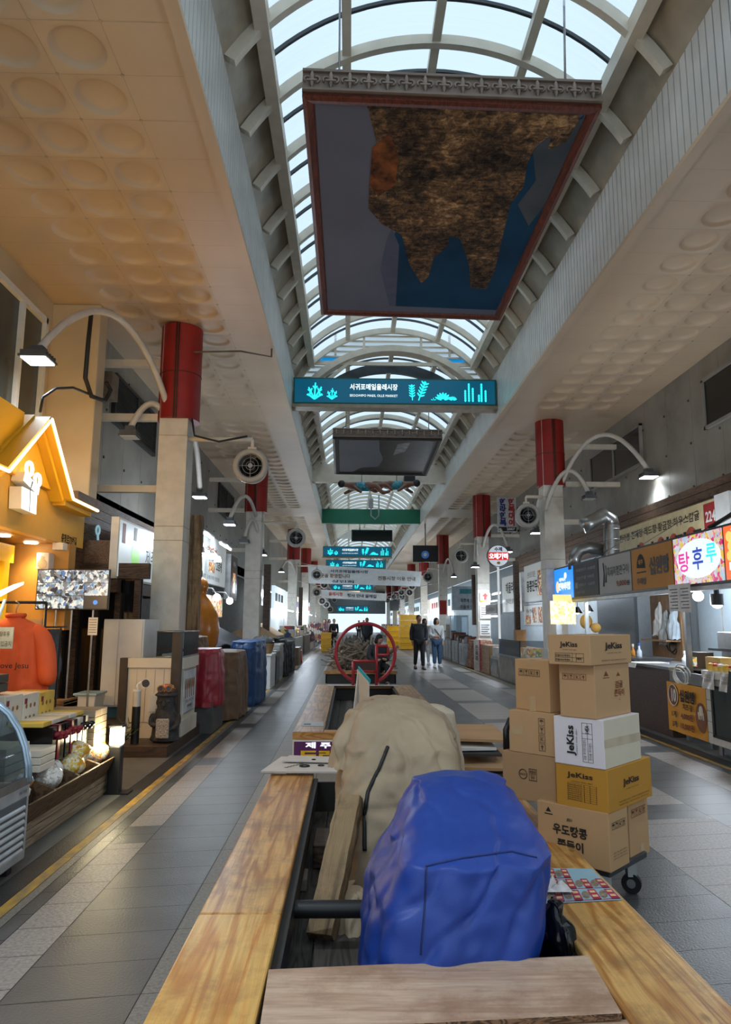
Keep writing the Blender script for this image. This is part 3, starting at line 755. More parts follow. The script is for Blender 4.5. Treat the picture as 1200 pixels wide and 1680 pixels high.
# ------------------------------------------------------------------ hanging picture boxes under the skylight
frame_red = wood('frame_red_wood', (92,44,30), (122,60,42), grain=(6,1,6), knots=False, rough=0.4)
orn_m = mat('ornament_grey_brown', (128,112,100), 0.55, var=0.08)
def unproj(px, py, O, n):
    d = ray(px, py); return CAM + d*((O-CAM).dot(n)/d.dot(n))
def picture(A, B, Cc, D, thick, border, label, regions, mats, motifs, frame_m, wires):
    """A,B near corners, Cc,D far corners of the underside"""
    t = thing('hanging_picture', label, 'picture', (A+B+Cc+D)/4)
    u = (B-A).normalized(); vv = (D-A); vv = (vv-u*vv.dot(u)).normalized(); n = u.cross(vv).normalized()
    if n.z < 0: n = -n
    Cc = Cc-n*((Cc-A).dot(n))
    box = MB(); box.loft([[p+n*.02 for p in (A,B,Cc,D)],[p+n*thick for p in (A,B,Cc,D)]], smooth=False)
    part('case', box, mat('picture_case', (74,62,54), 0.6), t)
    def at(a, b, off=0.0): return A.lerp(B, a).lerp(D.lerp(Cc, a), b) - n*off
    W_, L_ = (B-A).length, (D-A).length; bx, by = border/W_, border/L_
    fr = MB()
    o = [at(0,0), at(1,0), at(1,1), at(0,1)]; i_ = [at(bx,by), at(1-bx,by), at(1-bx,1-by), at(bx,1-by)]
    m1 = [at(bx*.35,by*.35,.05), at(1-bx*.35,by*.35,.05), at(1-bx*.35,1-by*.35,.05), at(bx*.35,1-by*.35,.05)]
    m2 = [at(bx*.85,by*.85,.03), at(1-bx*.85,by*.85,.03), at(1-bx*.85,1-by*.85,.03), at(bx*.85,1-by*.85,.03)]
    fr.loft([o, [p-n*0.04 for p in o], m1, m2, i_], cap=False, smooth=False)
    part('frame', fr, frame_m, t)
    pic = MB(); pic.m = 0; pic.quad(at(bx,by,.004), at(1-bx,by,.004), at(1-bx,1-by,.004), at(bx,1-by,.004))
    for k, (mi, poly) in enumerate(regions):
        pic.m = mi; pic.add([at(bx+(1-2*bx)*a, by+(1-2*by)*b, .006+.0015*k) for a, b in poly], [tuple(range(len(poly)))])
    part('print', pic, mats, t)
    orn = MB()
    orn.obox(A-n*0.0-vv*0.02, u*W_, vv*0.02, n*thick)
    orn.obox(A+n*(thick-0.02)-vv*0.05, u*W_, vv*0.05, n*0.03); orn.obox(A-vv*0.05, u*W_, vv*0.05, n*0.025)
    part('front_rail', orn, orn_m, t)
    M3 = Matrix((u, -vv, n)).transposed()
    step = W_/motifs
    om = MB()
    for k in range(motifs):
        c = A+u*(step*(k+.5))+n*(thick*.52)-vv*0.035
        om.sph(c+n*(thick*.06), (step*.13, .03, thick*.38), 10, 6, M3)
        for sg in (-1,1):
            om.torus(c+u*(sg*step*.24)+n*thick*.04, -vv, step*.17, step*.055, -2.2 if sg > 0 else -0.9, 2.2 if sg > 0 else 4.05, 10, 6, u)
        om.obox(c-u*(step*.27)-n*(thick*.12)-vv*0.01, u*(step*.54), -vv*0.02, n*(thick*.07))
        om.sph(c-n*(thick*.28), (step*.06, .018, thick*.13), 8, 5, M3)
    part('fleur_moulding', om, mat('moulding_grey', (142,126,112), 0.5), t)
    for (a, b, p2) in wires:
        wr = MB(); wr.tube([at(a,b)+n*thick, p2], 0.012, 6); part('hanging_rod', wr, galv, t)
    return t, at
sky_pr = mat('print_dusk_sky', (104,108,124), 0.6, var=0.08, vs=0.8, spec=.15)
cliff_pr = None
def cliff_mat():
    m, nt, b = newmat('print_rock_cliff'); N, L = nt.nodes, nt.links
    tc = N.new('ShaderNodeTexCoord')
    def nz(sc_, scale, det, ro, dis):
        mp = N.new('ShaderNodeMapping'); mp.inputs['Scale'].default_value = sc_; L.new(tc.outputs['Object'], mp.inputs[0])
        n = N.new('ShaderNodeTexNoise'); n.inputs['Scale'].default_value = scale; n.inputs['Detail'].default_value = det; n.inputs['Roughness'].default_value = ro; n.inputs['Distortion'].default_value = dis
        L.new(mp.outputs[0], n.inputs['Vector']); return n
    big, col, fine = nz((1,1,1),1.3,4,.6,.4), nz((1.2,7,1),3.0,6,.7,.2), nz((1,1,1),11,8,.75,.6)
    def mth(op, x, y):
        q = N.new('ShaderNodeMath'); q.operation = op
        for i, v in enumerate((x, y)):
            if isinstance(v, (int, float)): q.inputs[i].default_value = v
            else: L.new(v, q.inputs[i])
        return q.outputs[0]
    v = mth('ADD', mth('MULTIPLY', big.outputs[0], .55), mth('ADD', mth('MULTIPLY', col.outputs[0], .35), mth('MULTIPLY', fine.outputs[0], .75)))
    cr = N.new('ShaderNodeValToRGB'); e = cr.color_ramp.elements
    e[0].position = 0.68; e[0].color = (*lin((22,20,20)),1); e[1].position = 1.02; e[1].color = (*lin((196,158,112)),1)
    q = e.new(0.80); q.color = (*lin((74,58,44)),1); q = e.new(0.90); q.color = (*lin((128,98,68)),1)
    L.new(v, cr.inputs[0]); L.new(cr.outputs[0], b.inputs['Base Color']); b.inputs['Roughness'].default_value = 0.6; b.inputs['Specular IOR Level'].default_value = .15
    return m
cliff_pr = cliff_mat()
rust_pr = mat('print_autumn_trees', (150,88,46), 0.6, rgb2=(34,26,20), vs=7, spec=.15)
sea_pr = mat('print_deep_sea', (26,72,104), 0.6, rgb2=(14,46,72), vs=0.7, spec=.15)
sea2_pr = mat('print_grey_shore', (84,88,92), 0.6, rgb2=(50,62,74), vs=1.2, spec=.15)
hill_pr = mat('print_far_hill', (86,92,112), 0.6, var=0.05, spec=.15)
A, B, Cc, D = PY(496,152,6.38), PY(988,172,6.42), PY(821,520,10.8), PY(527,513,10.75)
def rg(poly):
    # photo points -> (across, along) inside the print
    out = []
    n_ = (B-A).cross(D-A).normalized()
    for px, py in poly:
        p = unproj(px, py, A, n_)
        lo, hi, = 0.0, 1.0
        b = ((p-A).dot((D-A)))/((D-A).dot(D-A))
        l = A.lerp(D, b); r = B.lerp(Cc, b); a = (p-l).dot(r-l)/((r-l).dot(r-l))
        bx, by = .12/2.7, .12/4.4
        out.append(((a-bx)/(1-2*bx), (b-by)/(1-2*by)))
    return [(min(1,max(0,a)), min(1,max(0,b))) for a, b in out]
regs = [(3, rg([(640,500),(640,395),(655,370),(700,380),(960,180),(968,200),(905,370),(815,505)])),
        (5, rg([(640,500),(625,440),(634,395),(644,372),(656,400),(650,500)])),
        (4, rg([(875,240),(930,195),(962,186),(905,330),(868,365),(850,330),(880,290)])),
        (1, rg([(604,165),(612,200),(622,240),(608,292),(606,340),(628,365),(660,382),(672,430),(692,462),(704,450),(712,420),(735,400),(738,384),(756,388),(770,430),(772,468),(798,470),(812,440),(826,380),(838,330),(860,300),(866,262),(880,232),(905,215),(900,240),(930,225),(950,190),(952,180)])),
        (2, rg([(612,240),(640,215),(655,250),(650,300),(622,320),(608,300)]))]
wires = []
t, at1 = picture(A, B, Cc, D, 0.24, 0.12, 'huge framed cliff-and-sea picture hung face down under the near skylight', regs,
        [sky_pr, cliff_pr, rust_pr, sea_pr, sea2_pr, hill_pr], 16, frame_red,
        [(0.12,0.02,A.lerp(B,.12)+V((0,0.0,1.6))), (0.89,0.02,A.lerp(B,.89)+V((0,0.0,1.5))), (0.12,0.98,D.lerp(Cc,.12)+V((0,0,1.7))), (0.89,0.98,D.lerp(Cc,.89)+V((0,0,1.7)))])
A2, B2, C2, D2 = PY(546,717,17.5), PY(726,720,17.5), PY(700,779,20.8), PY(549,776,20.75)
picture(A2, B2, C2, D2, 0.22, 0.16, 'smaller-looking framed picture of a grey coast hung beyond the teal market sign',
        [(1, [(.42,0),(1,0),(1,1),(.15,1),(.25,.85),(.45,.8),(.5,.55),(.44,.3)]), (2, [(.62,.1),(.75,.05),(.72,.3),(.6,.42)])],
        [mat('print_grey_sky', (120,124,130), 0.6, spec=.15, var=0.06, vs=0.8), mat('print_dark_coast', (46,46,48), 0.3, var=0.3, vs=5), mat('print_foam', (150,154,158), 0.3, var=0.3, vs=9)],
        15, mat('frame_dark', (52,46,42), 0.45),
        [(0.12,0.02,A2.lerp(B2,.12)+V((0,0,1.5))), (0.88,0.02,A2.lerp(B2,.88)+V((0,0,1.5))), (0.12,.98,D2.lerp(C2,.12)+V((0,0,1.6))), (0.88,.98,D2.lerp(C2,.88)+V((0,0,1.6)))])

# ------------------------------------------------------------------ overhead market signs
teal = emat('sign_teal', (2,72,98), 0.9); cyan = emat('sign_cyan', (40,240,240), 1.1); sgreen = mat('sign_green_edge', (28,96,72), 0.4)
swhite = emat('sign_white', (240,250,250), 1.1)
def coral(mb, o, xd, yd, s, n):
    for ang, ln in ((-.9,.5),(-.45,.8),(0.05,1.0),(.5,.85),(.95,.55)):
        d = xd*math.sin(ang)+yd*math.cos(ang); p = o+d*(s*ln)
        e = xd.cross(yd)*0.012
        mb.tube([o+e, o+d*(s*ln*.5)+e, p+e], [s*.05, s*.05, s*.045], 6)
        for sg in (-1,1):
            q = o+d*(s*ln*.62); mb.tube([q+e, q+(d+xd*(sg*.7)).normalized()*(s*.22)+e], s*.042, 6)
def leaf(mb, o, xd, yd, s, lean):
    d = (xd*math.sin(lean)+yd*math.cos(lean)); sd = d.cross(xd.cross(yd)); e = xd.cross(yd)*0.010
    mb.tube([o+e, o+d*s+e], s*.035, 6)
    for k in range(5):
        c = o+d*(s*(.22+.17*k))
        for sg in (-1,1):
            f = (d*.75+sd*sg).normalized(); M = Matrix((f, xd.cross(yd), f.cross(xd.cross(yd)))).transposed()
            mb.sph(c+f*(s*.13)+e, (s*.13, .008, s*.045), 8, 5, M)
    mb.sph(o+d*s+e, (s*.07,.008,s*.10), 8, 5)
def market_sign(Yp, x0, x1, z0, z1, label, writing=True, lit=True):
    t = thing('market_sign', label, 'sign', ((x0+x1)/2, Yp, z0), 'lit teal market signs across the aisle')
    xd, yd = X3, Z3; hh = z1-z0; ww = x1-x0
    b = MB(); b.box(x0, x1, Yp, Yp+0.25, z0, z1); part('case', b, sgreen, t)
    p = MB(); p.box(x0+.035, x1-.035, Yp-0.012, Yp, z0+.035, z1-.03); part('panel', p, teal, t)
    r = MB(); r.box(x0-.05, x1+.02, Yp-0.03, Yp+0.28, z0-.075, z0-.005); part('bottom_rail', r, mat('sign_rail', (150,138,120), 0.4, 0.4), t)
    P = lambda a, c: V((x0+ww*a, Yp-0.012, z0+hh*c))
    for a_, s_ in ((.105,.62),(.19,.42)): g = MB(); coral(g, P(a_,.17), xd, yd, hh*s_, 0); part('coral_shape', g, cyan, t)
    for a_, s_, l_ in ((.585,.55,-.05),(.615,.70,.35)): g = MB(); leaf(g, P(a_,.17), xd, yd, hh*s_, l_); part('leaf_shape', g, cyan, t)
    for cx, s in ((.735,.30),(.688,.10),(.783,.16)):
        g = MB()
        for k in range(7 if s > .1 else 3):
            a = -1.15+2.3*k/(6 if s > .1 else 2); d = xd*math.sin(a)+yd*math.cos(a); c = P(cx,.17)+d*(hh*s*.62)+V((0,-.01,0))
            M = Matrix((d, Y3, d.cross(Y3))).transposed(); g.sph(c, (hh*s*.45,.008,hh*s*.14), 8, 5, M)
        part('anemone_shape', g, cyan, t)
    for cx, hs in ((.845,.42),(.863,.66),(.882,.45),(.912,.2),(.925,.66),(.945,.38)):
        k = 0.0; g = MB()
        while k < hs: g.sph(P(cx,.19+k)+V((0,-.008,0)), (hh*.038,.008,hh*.06), 8, 5); k += .085
        part('kelp_shape', g, cyan, t)
    if writing:
        x = MB(); x.text('서귀포매일올레시장', P(.395,.66), xd, yd, w=ww*.235, h=hh*.24, bold=.018, lift=.004)
        x.text('SEOGWIPO MAEIL OLLE MARKET', P(.395,.33), xd, yd, w=ww*.235, h=hh*.09, bold=.0, lift=.004)
        part('lettering', x, swhite, t)
    return t
market_sign(14.5, XL+.02, XR-.02, 6.02, 6.60, 'long teal market sign with glowing cyan sea plants spanning the skylight opening')
P4 = PY(587,905,40)
for px0, px1, py0, py1, yy, lb in ((530,643,913,897,40,'teal market sign far down the aisle just above the dim brown rail'),
                                 (535,633,932,919,44.6,'faint teal market sign directly below the second lit one'),
                                 (543,612,968,958,62,'small far teal market sign between the two cloth banners'),
                                 (553,606,1004,994,88,'farthest teal market sign near the bright end of the aisle')):
    a, b = PY(px0,py0,yy), PY(px1,py1,yy); market_sign(yy, a.x, b.x, a.z, b.z, lb)
# cross beams
mb = MB(); a, b = PY(508,790,22.8), PY(733,763,22.8)
mb.box(XL-.02, XR+.02, 22.8, 23.1, a.z, b.z); struct('beam', mb, ivory)
mb = MB(); mb.box(XL-.02, XR+.02, 31.2, 31.5, 5.82, 6.46); struct('beam', mb, mat('green_beam', (20,110,80), 0.45, var=0.08, vs=2))
# cables and cctv drops on the beams
mb = MB(); c0 = PY(612,780,22.7)
mb.tube([PY(609,812,30.9), PY(609,846,30.9), PY(616,852,30.9), PY(622,846,30.9), PY(622,812,30.9)], 0.035, 6)
single('hanging_cable', mb, mat('grey_cable', (150,150,150), 0.5), 'looped grey cable hanging before the green beam', 'cable')
mb = MB(); a = PY(609,826,30.9); mb.box(a.x-.1,a.x+.1,a.y-.1,a.y+.1,a.z-.2,a.z+.2); single('junction_box', mb, mat('grey_cable'), 'pale grey junction box on the looped cable above the green beam', 'box', bevel=.01)
mb = MB(); a = PY(672,788,22.7); mb.box(a.x-.18,a.x+.18,22.55,22.78,a.z-.06,a.z+.12)
single('junction_box', mb, dark, 'small black box fixed to the white cross beam', 'box')
# black led ticker
t = thing('led_ticker', 'black blank message board hung beyond the green beam', 'display', PY(610,888,34))
a, b = PY(577,888,34), PY(644,870,34); mb = MB(); mb.box(a.x,b.x,33.9,34.1,a.z,b.z); part('case', mb, dark, t)
mb = MB(); mb.box(a.x+.06,b.x-.06,33.88,33.9,a.z+.06,b.z-.06); part('screen', mb, mat('ticker_screen', (16,18,20), 0.2), t)
mb = MB()
for q in (.2,.8): mb.tube([V((a.x+(b.x-a.x)*q,34,b.z)), V((a.x+(b.x-a.x)*q,34,b.z+.5))], .03, 6)
part('hanger', mb, galv, t)
# cloth banners strung across
def banner(p00, p10, p11, p01, yy, label, lines, yaw):
    a, b, c, d = PY(*p00, yy), PY(*p10, yy+yaw), PY(*p11, yy+yaw), PY(*p01, yy)
    t = thing('cloth_banner', label, 'banner', (a+b)/2)
    mb = MB(); mb.grid(lambda u, v: a.lerp(b,u).lerp(d.lerp(c,u),v)+V((0,.05*math.sin(u*9+v*2),0)), 30, 4); part('cloth', mb, mat('banner_cloth', (222,226,226), 0.7, var=0.04), t)
    xd = (b-a).normalized(); yd = V((0,0,1)); tx = {}
    for (s, u, v, wd, hh, m) in lines:
        o = a.lerp(b,u).lerp(d.lerp(c,u),v)+V((0,-.09,0)); tx.setdefault(m, MB()).text(s, o, xd, yd, w=(b-a).length*wd, h=(d-a).length*hh, bold=.03)
    for m, x in tx.items(): part('lettering', x, MATS[m], t)
    mb = MB()
    for p, q in ((a,-1),(b,1),(c,1),(d,-1)): mb.tube([p, p+V((q*1.2,0,.25))], .012, 5)
    part('cord', mb, galv, t)
mat('banner_brown', (120,96,72), 0.7); mat('banner_navy', (50,60,84), 0.7); mat('banner_red', (190,84,70), 0.7)
banner((507,957),(690,962),(692,938),(505,926), 37, 'longer white cloth banner with brown headings strung across the aisle',
       [('서귀포매일올레시장', .36,.74,.34,.16,'banner_navy'),('방문을 환영합니다', .22,.45,.30,.22,'banner_brown'),('전통시장 이용 안내', .78,.45,.34,.22,'banner_brown'),('상인회', .3,.15,.2,.14,'banner_navy')], .6)
banner((528,981),(634,986),(635,974),(527,967), 47, 'shorter white cloth banner with red writing hung farther down the aisle',
       [('올레시장', .22,.55,.22,.45,'banner_red'),('행사 안내 올레길', .62,.5,.45,.4,'banner_navy')], .3)

# hanging painted diver figures
teal_cloth = mat('teal_patterned_suit', (70,168,178), 0.4, rgb2=(20,70,92), vs=14); paint_skin = mat('painted_brown_skin', (116,74,52), 0.35, var=0.15); hair_b = mat('black_hair', (22,20,20), 0.55)
def diver(c, s, sg, label):
    t = thing('painted_diver_figure', label, 'figure', c, 'painted diver figures hung under the skylight')
    f = lambda x, y, z: c+V((x*s*sg, y*s, z*s))
    pts = [f(0,0,0), f(.35,0,.03), f(.62,-.05,.05), f(.80,-.1,.06), f(.95,-.12,.06), f(.45,-.25,-.1), f(.20,-.4,-.30), f(.55,.25,-.05), f(.9,.45,-.2),
           f(-.35,-.12,.05), f(-.62,-.2,-.28), f(-.95,-.2,-.18), f(-.35,.14,.08), f(-.75,.2,.15), f(-1.05,.2,-.1)]
    ed = [(0,1),(1,2),(2,3),(3,4),(2,5),(5,6),(2,7),(7,8),(0,9),(9,10),(10,11),(0,12),(12,13),(13,14)]
    me = skin(pts, ed, [x*s for x in (.17,.17,.17,.08,.13,.08,.055,.08,.055,.13,.09,.05,.13,.09,.05)], 2)
    mb = MB(); mb.mesh(me); part('body', mb, paint_skin, t)
    me = skin([f(-.18,0,.0), f(0,0,0), f(.35,0,.03), f(.58,-.05,.05)], [(0,1),(1,2),(2,3)], [x*s for x in (.19,.20,.20,.16)], 2)
    mb = MB(); mb.mesh(me); part('swimsuit', mb, teal_cloth, t)
    mb = MB(); mb.sph(f(.99,-.12,.09), (.15*s,.15*s,.15*s)); part('hair', mb, hair_b, t)
    mb = MB(); mb.tube([f(0.2,0,.1), f(0.2,0,1.1)], .015, 5); part('hanging_wire', mb, galv, t)
diver(PY(602,799,22.0), 0.80, -1, 'left of the two painted diver figures in teal suits under the coast picture')
diver(PY(643,797,22.4), 0.80, 1, 'right of the two painted diver figures, brown limbs curled, under the coast picture')

# ------------------------------------------------------------------ central benches
BZ = 0.30
bw = wood('bench_pine', (196,130,58), (242,186,108), grain=(7,0.55,7), rings=2.0, rough=0.34, worn=(132,96,58))
bw_new = wood('bench_pine_new', (228,152,58), (252,196,104), grain=(7,0.5,7), rings=2.0, rough=0.34, worn=(168,110,52))
bw_old = wood('bench_pine_old', (150,104,58), (196,148,92), grain=(7,0.5,7), rings=2.0, rough=0.35, worn=(86,70,54))
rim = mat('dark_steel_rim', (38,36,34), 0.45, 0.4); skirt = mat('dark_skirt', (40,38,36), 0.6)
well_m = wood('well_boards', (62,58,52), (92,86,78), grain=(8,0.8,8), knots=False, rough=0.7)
edge_m = wood('bench_edge', (176,120,56), (210,158,90), grain=(0.8,8,8), knots=False)
BX0, BX1, IX0, IX1 = -0.59, 1.18, -0.262, 0.835
def bench(y0, y1, label, planks, front=True, endw=0.16):
    t = thing('market_bench', label, 'bench', ((BX0+BX1)/2, (y0+y1)/2, 0))
    for (x0, x1, a, b, m) in planks:
        mb = MB(); mb.box(x0, x1, a, b, BZ-0.06, BZ); part('seat_plank', mb, m, t, bevel=0.008)
    if front:
        for a in (y0, y1-endw):
            mb = MB(); mb.box(IX0+.002, IX1-.002, a+.002, a+endw, BZ-0.058, BZ-0.001); part('end_plank', mb, edge_m, t, bevel=0.006)
        mb = MB(); mb.box(BX0, BX1, y0-0.02, y0, BZ-0.075, BZ-0.002); part('front_edge', mb, edge_m, t)
    mb = MB()
    for (x0,x1) in ((IX0-.012, IX0+.035),(IX1-.035, IX1+.012)): mb.box(x0, x1, y0+.05, y1-.05, BZ-0.15, BZ-0.03)
    part('steel_rim', mb, rim, t)
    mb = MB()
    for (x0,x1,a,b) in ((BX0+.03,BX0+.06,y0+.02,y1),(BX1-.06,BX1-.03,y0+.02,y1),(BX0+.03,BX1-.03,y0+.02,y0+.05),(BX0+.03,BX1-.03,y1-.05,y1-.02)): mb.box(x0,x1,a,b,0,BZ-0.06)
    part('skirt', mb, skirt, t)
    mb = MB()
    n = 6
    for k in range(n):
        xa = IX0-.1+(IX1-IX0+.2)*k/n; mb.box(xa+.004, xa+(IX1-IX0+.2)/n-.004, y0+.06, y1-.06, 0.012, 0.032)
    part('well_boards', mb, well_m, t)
    return t
b1 = bench(1.2, 5.75, 'nearest worn orange-brown bench frame around the covered stools',
      [(BX0,IX0,1.2,3.06,bw_new),(BX0,IX0,3.066,5.75,bw),(IX1,BX1,1.2,5.75,bw)], front=False)
mb = MB(); mb.cyl((IX0-.01,3.36,.205),(IX1+.01,3.36,.205),0.036,n=16); part('cross_pipe', mb, mat('black_pipe', (30,30,30), 0.45), b1)
b2 = bench(7.85, 13.75, 'second bench frame with the purple sign on its front',
      [(BX0,IX0,7.85,13.75,bw_old),(IX1,BX1,7.85,13.75,bw_old)])
b3 = bench(17.6, 24.0, 'third bench frame filled with grey driftwood behind the red ring', [(BX0,IX0,17.6,24,bw_old),(IX1,BX1,17.6,24,bw_old)])
b4 = bench(26.5, 33.5, 'fourth bench frame down the aisle', [(BX0,IX0,26.5,33.5,bw_old),(IX1,BX1,26.5,33.5,bw_old)])
b5 = bench(36, 44, 'fifth bench frame, the farthest one showing', [(BX0,IX0,36,44,bw_old),(IX1,BX1,36,44,bw_old)])
# purple sign on bench front
t = thing('purple_sign', 'purple board with white and yellow lettering on the second bench front', 'sign', (0.1,7.81,0.02))
mb = MB(); mb.box(BX0+.005, 0.75, 7.79, 7.825, 0.02, BZ-.077); part('board_edge', mb, paper, t)
mb = MB(); mb.box(BX0+.02, 0.735, 7.782, 7.792, 0.03, BZ-.09); part('panel', mb, mat('purple_vinyl', (92,36,100), 0.4, var=0.05), t)
mb = MB(); mb.text('제 주 마 사 지', V((-.09,7.78,.175)), X3, Z3, w=0.72, h=.062, bold=.03); part('lettering', mb, swhite, t)
mb = MB(); mb.text('도라지', V((-.22,7.78,.075)), X3, Z3, w=0.60, h=.105, bold=.05); part('lettering', mb, mat('sign_yellow', (244,196,20), 0.5), t)
# plywood boards across the near end
ply = wood('plywood', (206,168,138), (228,194,164), grain=(0.7,10,10), rings=1.2, rough=0.5, knots=False, worn=(150,112,84))
ply_e = wood('plywood_edge', (70,46,30), (150,112,80), grain=(10,1,30), knots=False)
def board(c4, th, label):
    mb = MB(); mb.loft([[p-V((0,0,th)) for p in c4], list(c4)], smooth=False)
    for i in range(len(mb.f)): mb.mi[i] = 0
    for i, f in enumerate(mb.f):
        if len({round(mb.v[k].z, 4) for k in f}) > 1: mb.mi[i] = 1
    single('plywood_board', mb, [ply, ply_e], label, 'board', bevel=0.002)
q = [PZ(x, y, BZ+0.012) for x, y in ((425,1692),(1021,1662),(966,1567),(441,1590))]
board(q, 0.02, 'scratched pale plywood board laid across the near end of the bench')
q = [PZ(x, y, BZ-.012) for x, y in ((408,1790),(1080,1760),(1030,1672),(424,1702))]
board(q, 0.02, 'second plywood board, mostly cut off, below the scratched one')
# leaning old post
old = wood('old_post_wood', (104,80,54), (168,138,98), grain=(14,14,0.8), rings=.9, rough=0.7, knots=False, worn=(70,54,40), bump=0.6)
p0, p1 = PZ(527,1540,0.04), PY(576,1312,3.92)
d = (p1-p0); LN = d.length; mb = MB(); rings = []
for k in range(17):
    q = []
    for (a, b) in ((-1,-1),(-.3,-1.05),(.4,-.95),(1,-1),(1.02,0),(1,1),(0,1.02),(-1,1),(-1.03,.1)):
        q.append(V((a*.060+.010*noise.noise(V((a*3,k*.7,b*3))), b*.05+.010*noise.noise(V((a*3+9,k*.9,b*3))), LN*k/16+(.03*noise.noise(V((a*4,b*4,7))) if k == 16 else 0))))
    rings.append(q)
mb.loft(rings, smooth=False)
po = single('wooden_post', mb, old, 'split old wooden post leaning against the beige cover', 'post', loc=V((0,0,0)))
po.location = p0; po.rotation_euler = d.to_track_quat('Z','Y').to_euler()
# things in the shadow of the well
mb = MB(); p = PZ(500,1400,.035); mb.box(p.x-.09,p.x+.05,4.05,4.22,.035,.10); single('concrete_block', mb, mat('concrete', (140,132,122), 0.8, bump=.4), 'small grey stone block on the boards behind the black pipe', 'block', bevel=.008)
mb = MB(); mb.box(-.2,.02,4.4,4.75,.035,.17); single('brown_crate', mb, dark_wood, 'dark wooden crate in the bench well under the white cardboard', 'crate', bevel=.006)
# covers
blue_m = mat('blue_nylon', (28,64,150), 0.40, var=0.06, vs=3, bump=.15, bs=300)
beige_m = mat('beige_canvas', (176,156,128), 0.8, var=0.09, vs=4, bump=.3, bs=260, dirt=0.6)
cb = cover([(0.02,.37,3.06,.31,.50,4.5),(0.25,.385,3.06,.315,.48,4.5),(0.45,.425,3.06,.315,.45,4.5),(0.60,.475,3.05,.285,.42,4.2),(0.645,.48,3.09,.265,.36,4.0),(0.71,.485,3.17,.235,.26,3.6),(0.775,.49,3.24,.195,.16,3.0),(0.80,.49,3.25,.12,.09,2.4)],
           nu=120, nv=60, wr=.018, fold=.05, nf=9, seed=2)
t = thing('covered_bundle', 'bulky bundle under a shiny royal blue nylon cover behind the plywood board', 'cover', (0.45,3.05,0.02))
o = part('nylon_cover', cb, blue_m, t, sub=1)
def bvh(mb): return BVHTree.FromPolygons([tuple(v) for v in mb.v], [tuple(f) for f in mb.f])
bt = bvh(cb)
def onto(bt, px, py, off=.004):
    d = ray(px, py).normalized(); h = bt.ray_cast(CAM, d)
    if h[0] is None: return None
    n = h[1] if h[1].dot(d) < 0 else -h[1]
    return h[0]+n*off
def seamline(bt, pts, r, n=14):
    out = []
    for a, b in zip(pts[:-1], pts[1:]):
        for k in range(n):
            q = onto(bt, a[0]+(b[0]-a[0])*k/n, a[1]+(b[1]-a[1])*k/n, r*.4)
            if q is not None: out.append(q)
    return out
mb = MB()
for pts in ([(700,1421),(760,1408),(840,1397),(884,1408)], [(700,1421),(697,1490),(690,1572)]):
    q = seamline(bt, pts, .003)
    if len(q) > 2: mb.tube(q, .0035, 5)
part('seam', mb, mat('blue_seam', (18,38,98), 0.5), t)
cg = cover([(0.03,.33,4.5,.355,.70,3.2),(0.30,.325,4.48,.345,.64,3.4),(0.55,.32,4.46,.345,.56,3.0),(0.75,.315,4.46,.325,.46,2.6),(0.90,.30,4.5,.27,.34,2.3),(0.975,.27,4.53,.19,.2,2.2),(1.0,.26,4.54,.10,.1,2.0)],
           nu=130, nv=64, wr=.022, fold=.13, nf=8, seed=5, hem=.05)
t = thing('covered_mound', 'tall mound under a stained beige canvas cover with a black zip', 'cover', (0.34,4.4,0.03))
part('canvas_cover', cg, beige_m, t, sub=1)
bt = bvh(cg); q = seamline(bt, [(637,1226),(622,1262),(604,1300),(598,1340),(599,1400)], .012)
mb = MB()
if len(q) > 2: mb.tube(q, .011, 6)
part('zip', mb, mat('black_zip', (22,22,22), 0.5), t)
fl_ = cover([(0.62,-.02,4.30,.085,.12,2.2),(0.75,.0,4.34,.10,.14,2.2),(0.86,.05,4.40,.11,.12,2.2),(0.93,.10,4.46,.09,.1,2.0)], nu=40, nv=20, wr=.02, fold=.03, seed=8)
part('draped_flap', fl_, beige_m, t, sub=1)
hem = cover([(0.03,.0,3.66,.12,.17,2.2),(0.10,.0,3.68,.10,.14,2.2),(.17,.02,3.72,.06,.08,2)], nu=50, nv=14, wr=.05, fold=.08, seed=11)
part('crumpled_hem', hem, beige_m, t, sub=1)
cr_ = cover([(0.03,.62,5.25,.22,.25,3),(0.55,.60,5.2,.20,.22,3),(0.84,.56,5.15,.18,.18,3),(0.88,.55,5.15,.12,.12,2.5)], nu=60, nv=24, wr=.01, fold=.02, seed=14)
single('covered_bin', cr_, mat('cream_canvas', (206,192,168), 0.75, var=.05), 'cream covered hump behind the beige canvas cover', 'cover', sub=1)
# standing folded placard behind
t = thing('folded_placard', 'thin folded white placard standing behind the beige canvas cover', 'placard', (.10,9.3,.03))
a, b = PY(586,1098,9.3), PY(602,1112,9.0)
mb = MB(); mb.prism([V((a.x,9.35,.03)),V((a.x+.14,9.0,.03)),V((a.x+.14,9.0,.72)),V((a.x,9.35,.86))], (.012,.004,0)); mb.prism([V((a.x-.08,9.1,.03)),V((a.x+.02,9.36,.03)),V((a.x+.02,9.36,.84)),V((a.x-.0,9.3,.80))], (.012,0,0)); part('leaf', mb, paper, t)
mb = MB(); mb.prism([V((a.x+.013,9.34,.855)),V((a.x+.153,8.99,.715)),V((a.x+.153,8.99,.76)),V((a.x+.013,9.34,.90))], (.012,.004,0)); part('blue_edge', mb, mat('placard_blue', (60,190,214), .5), t)
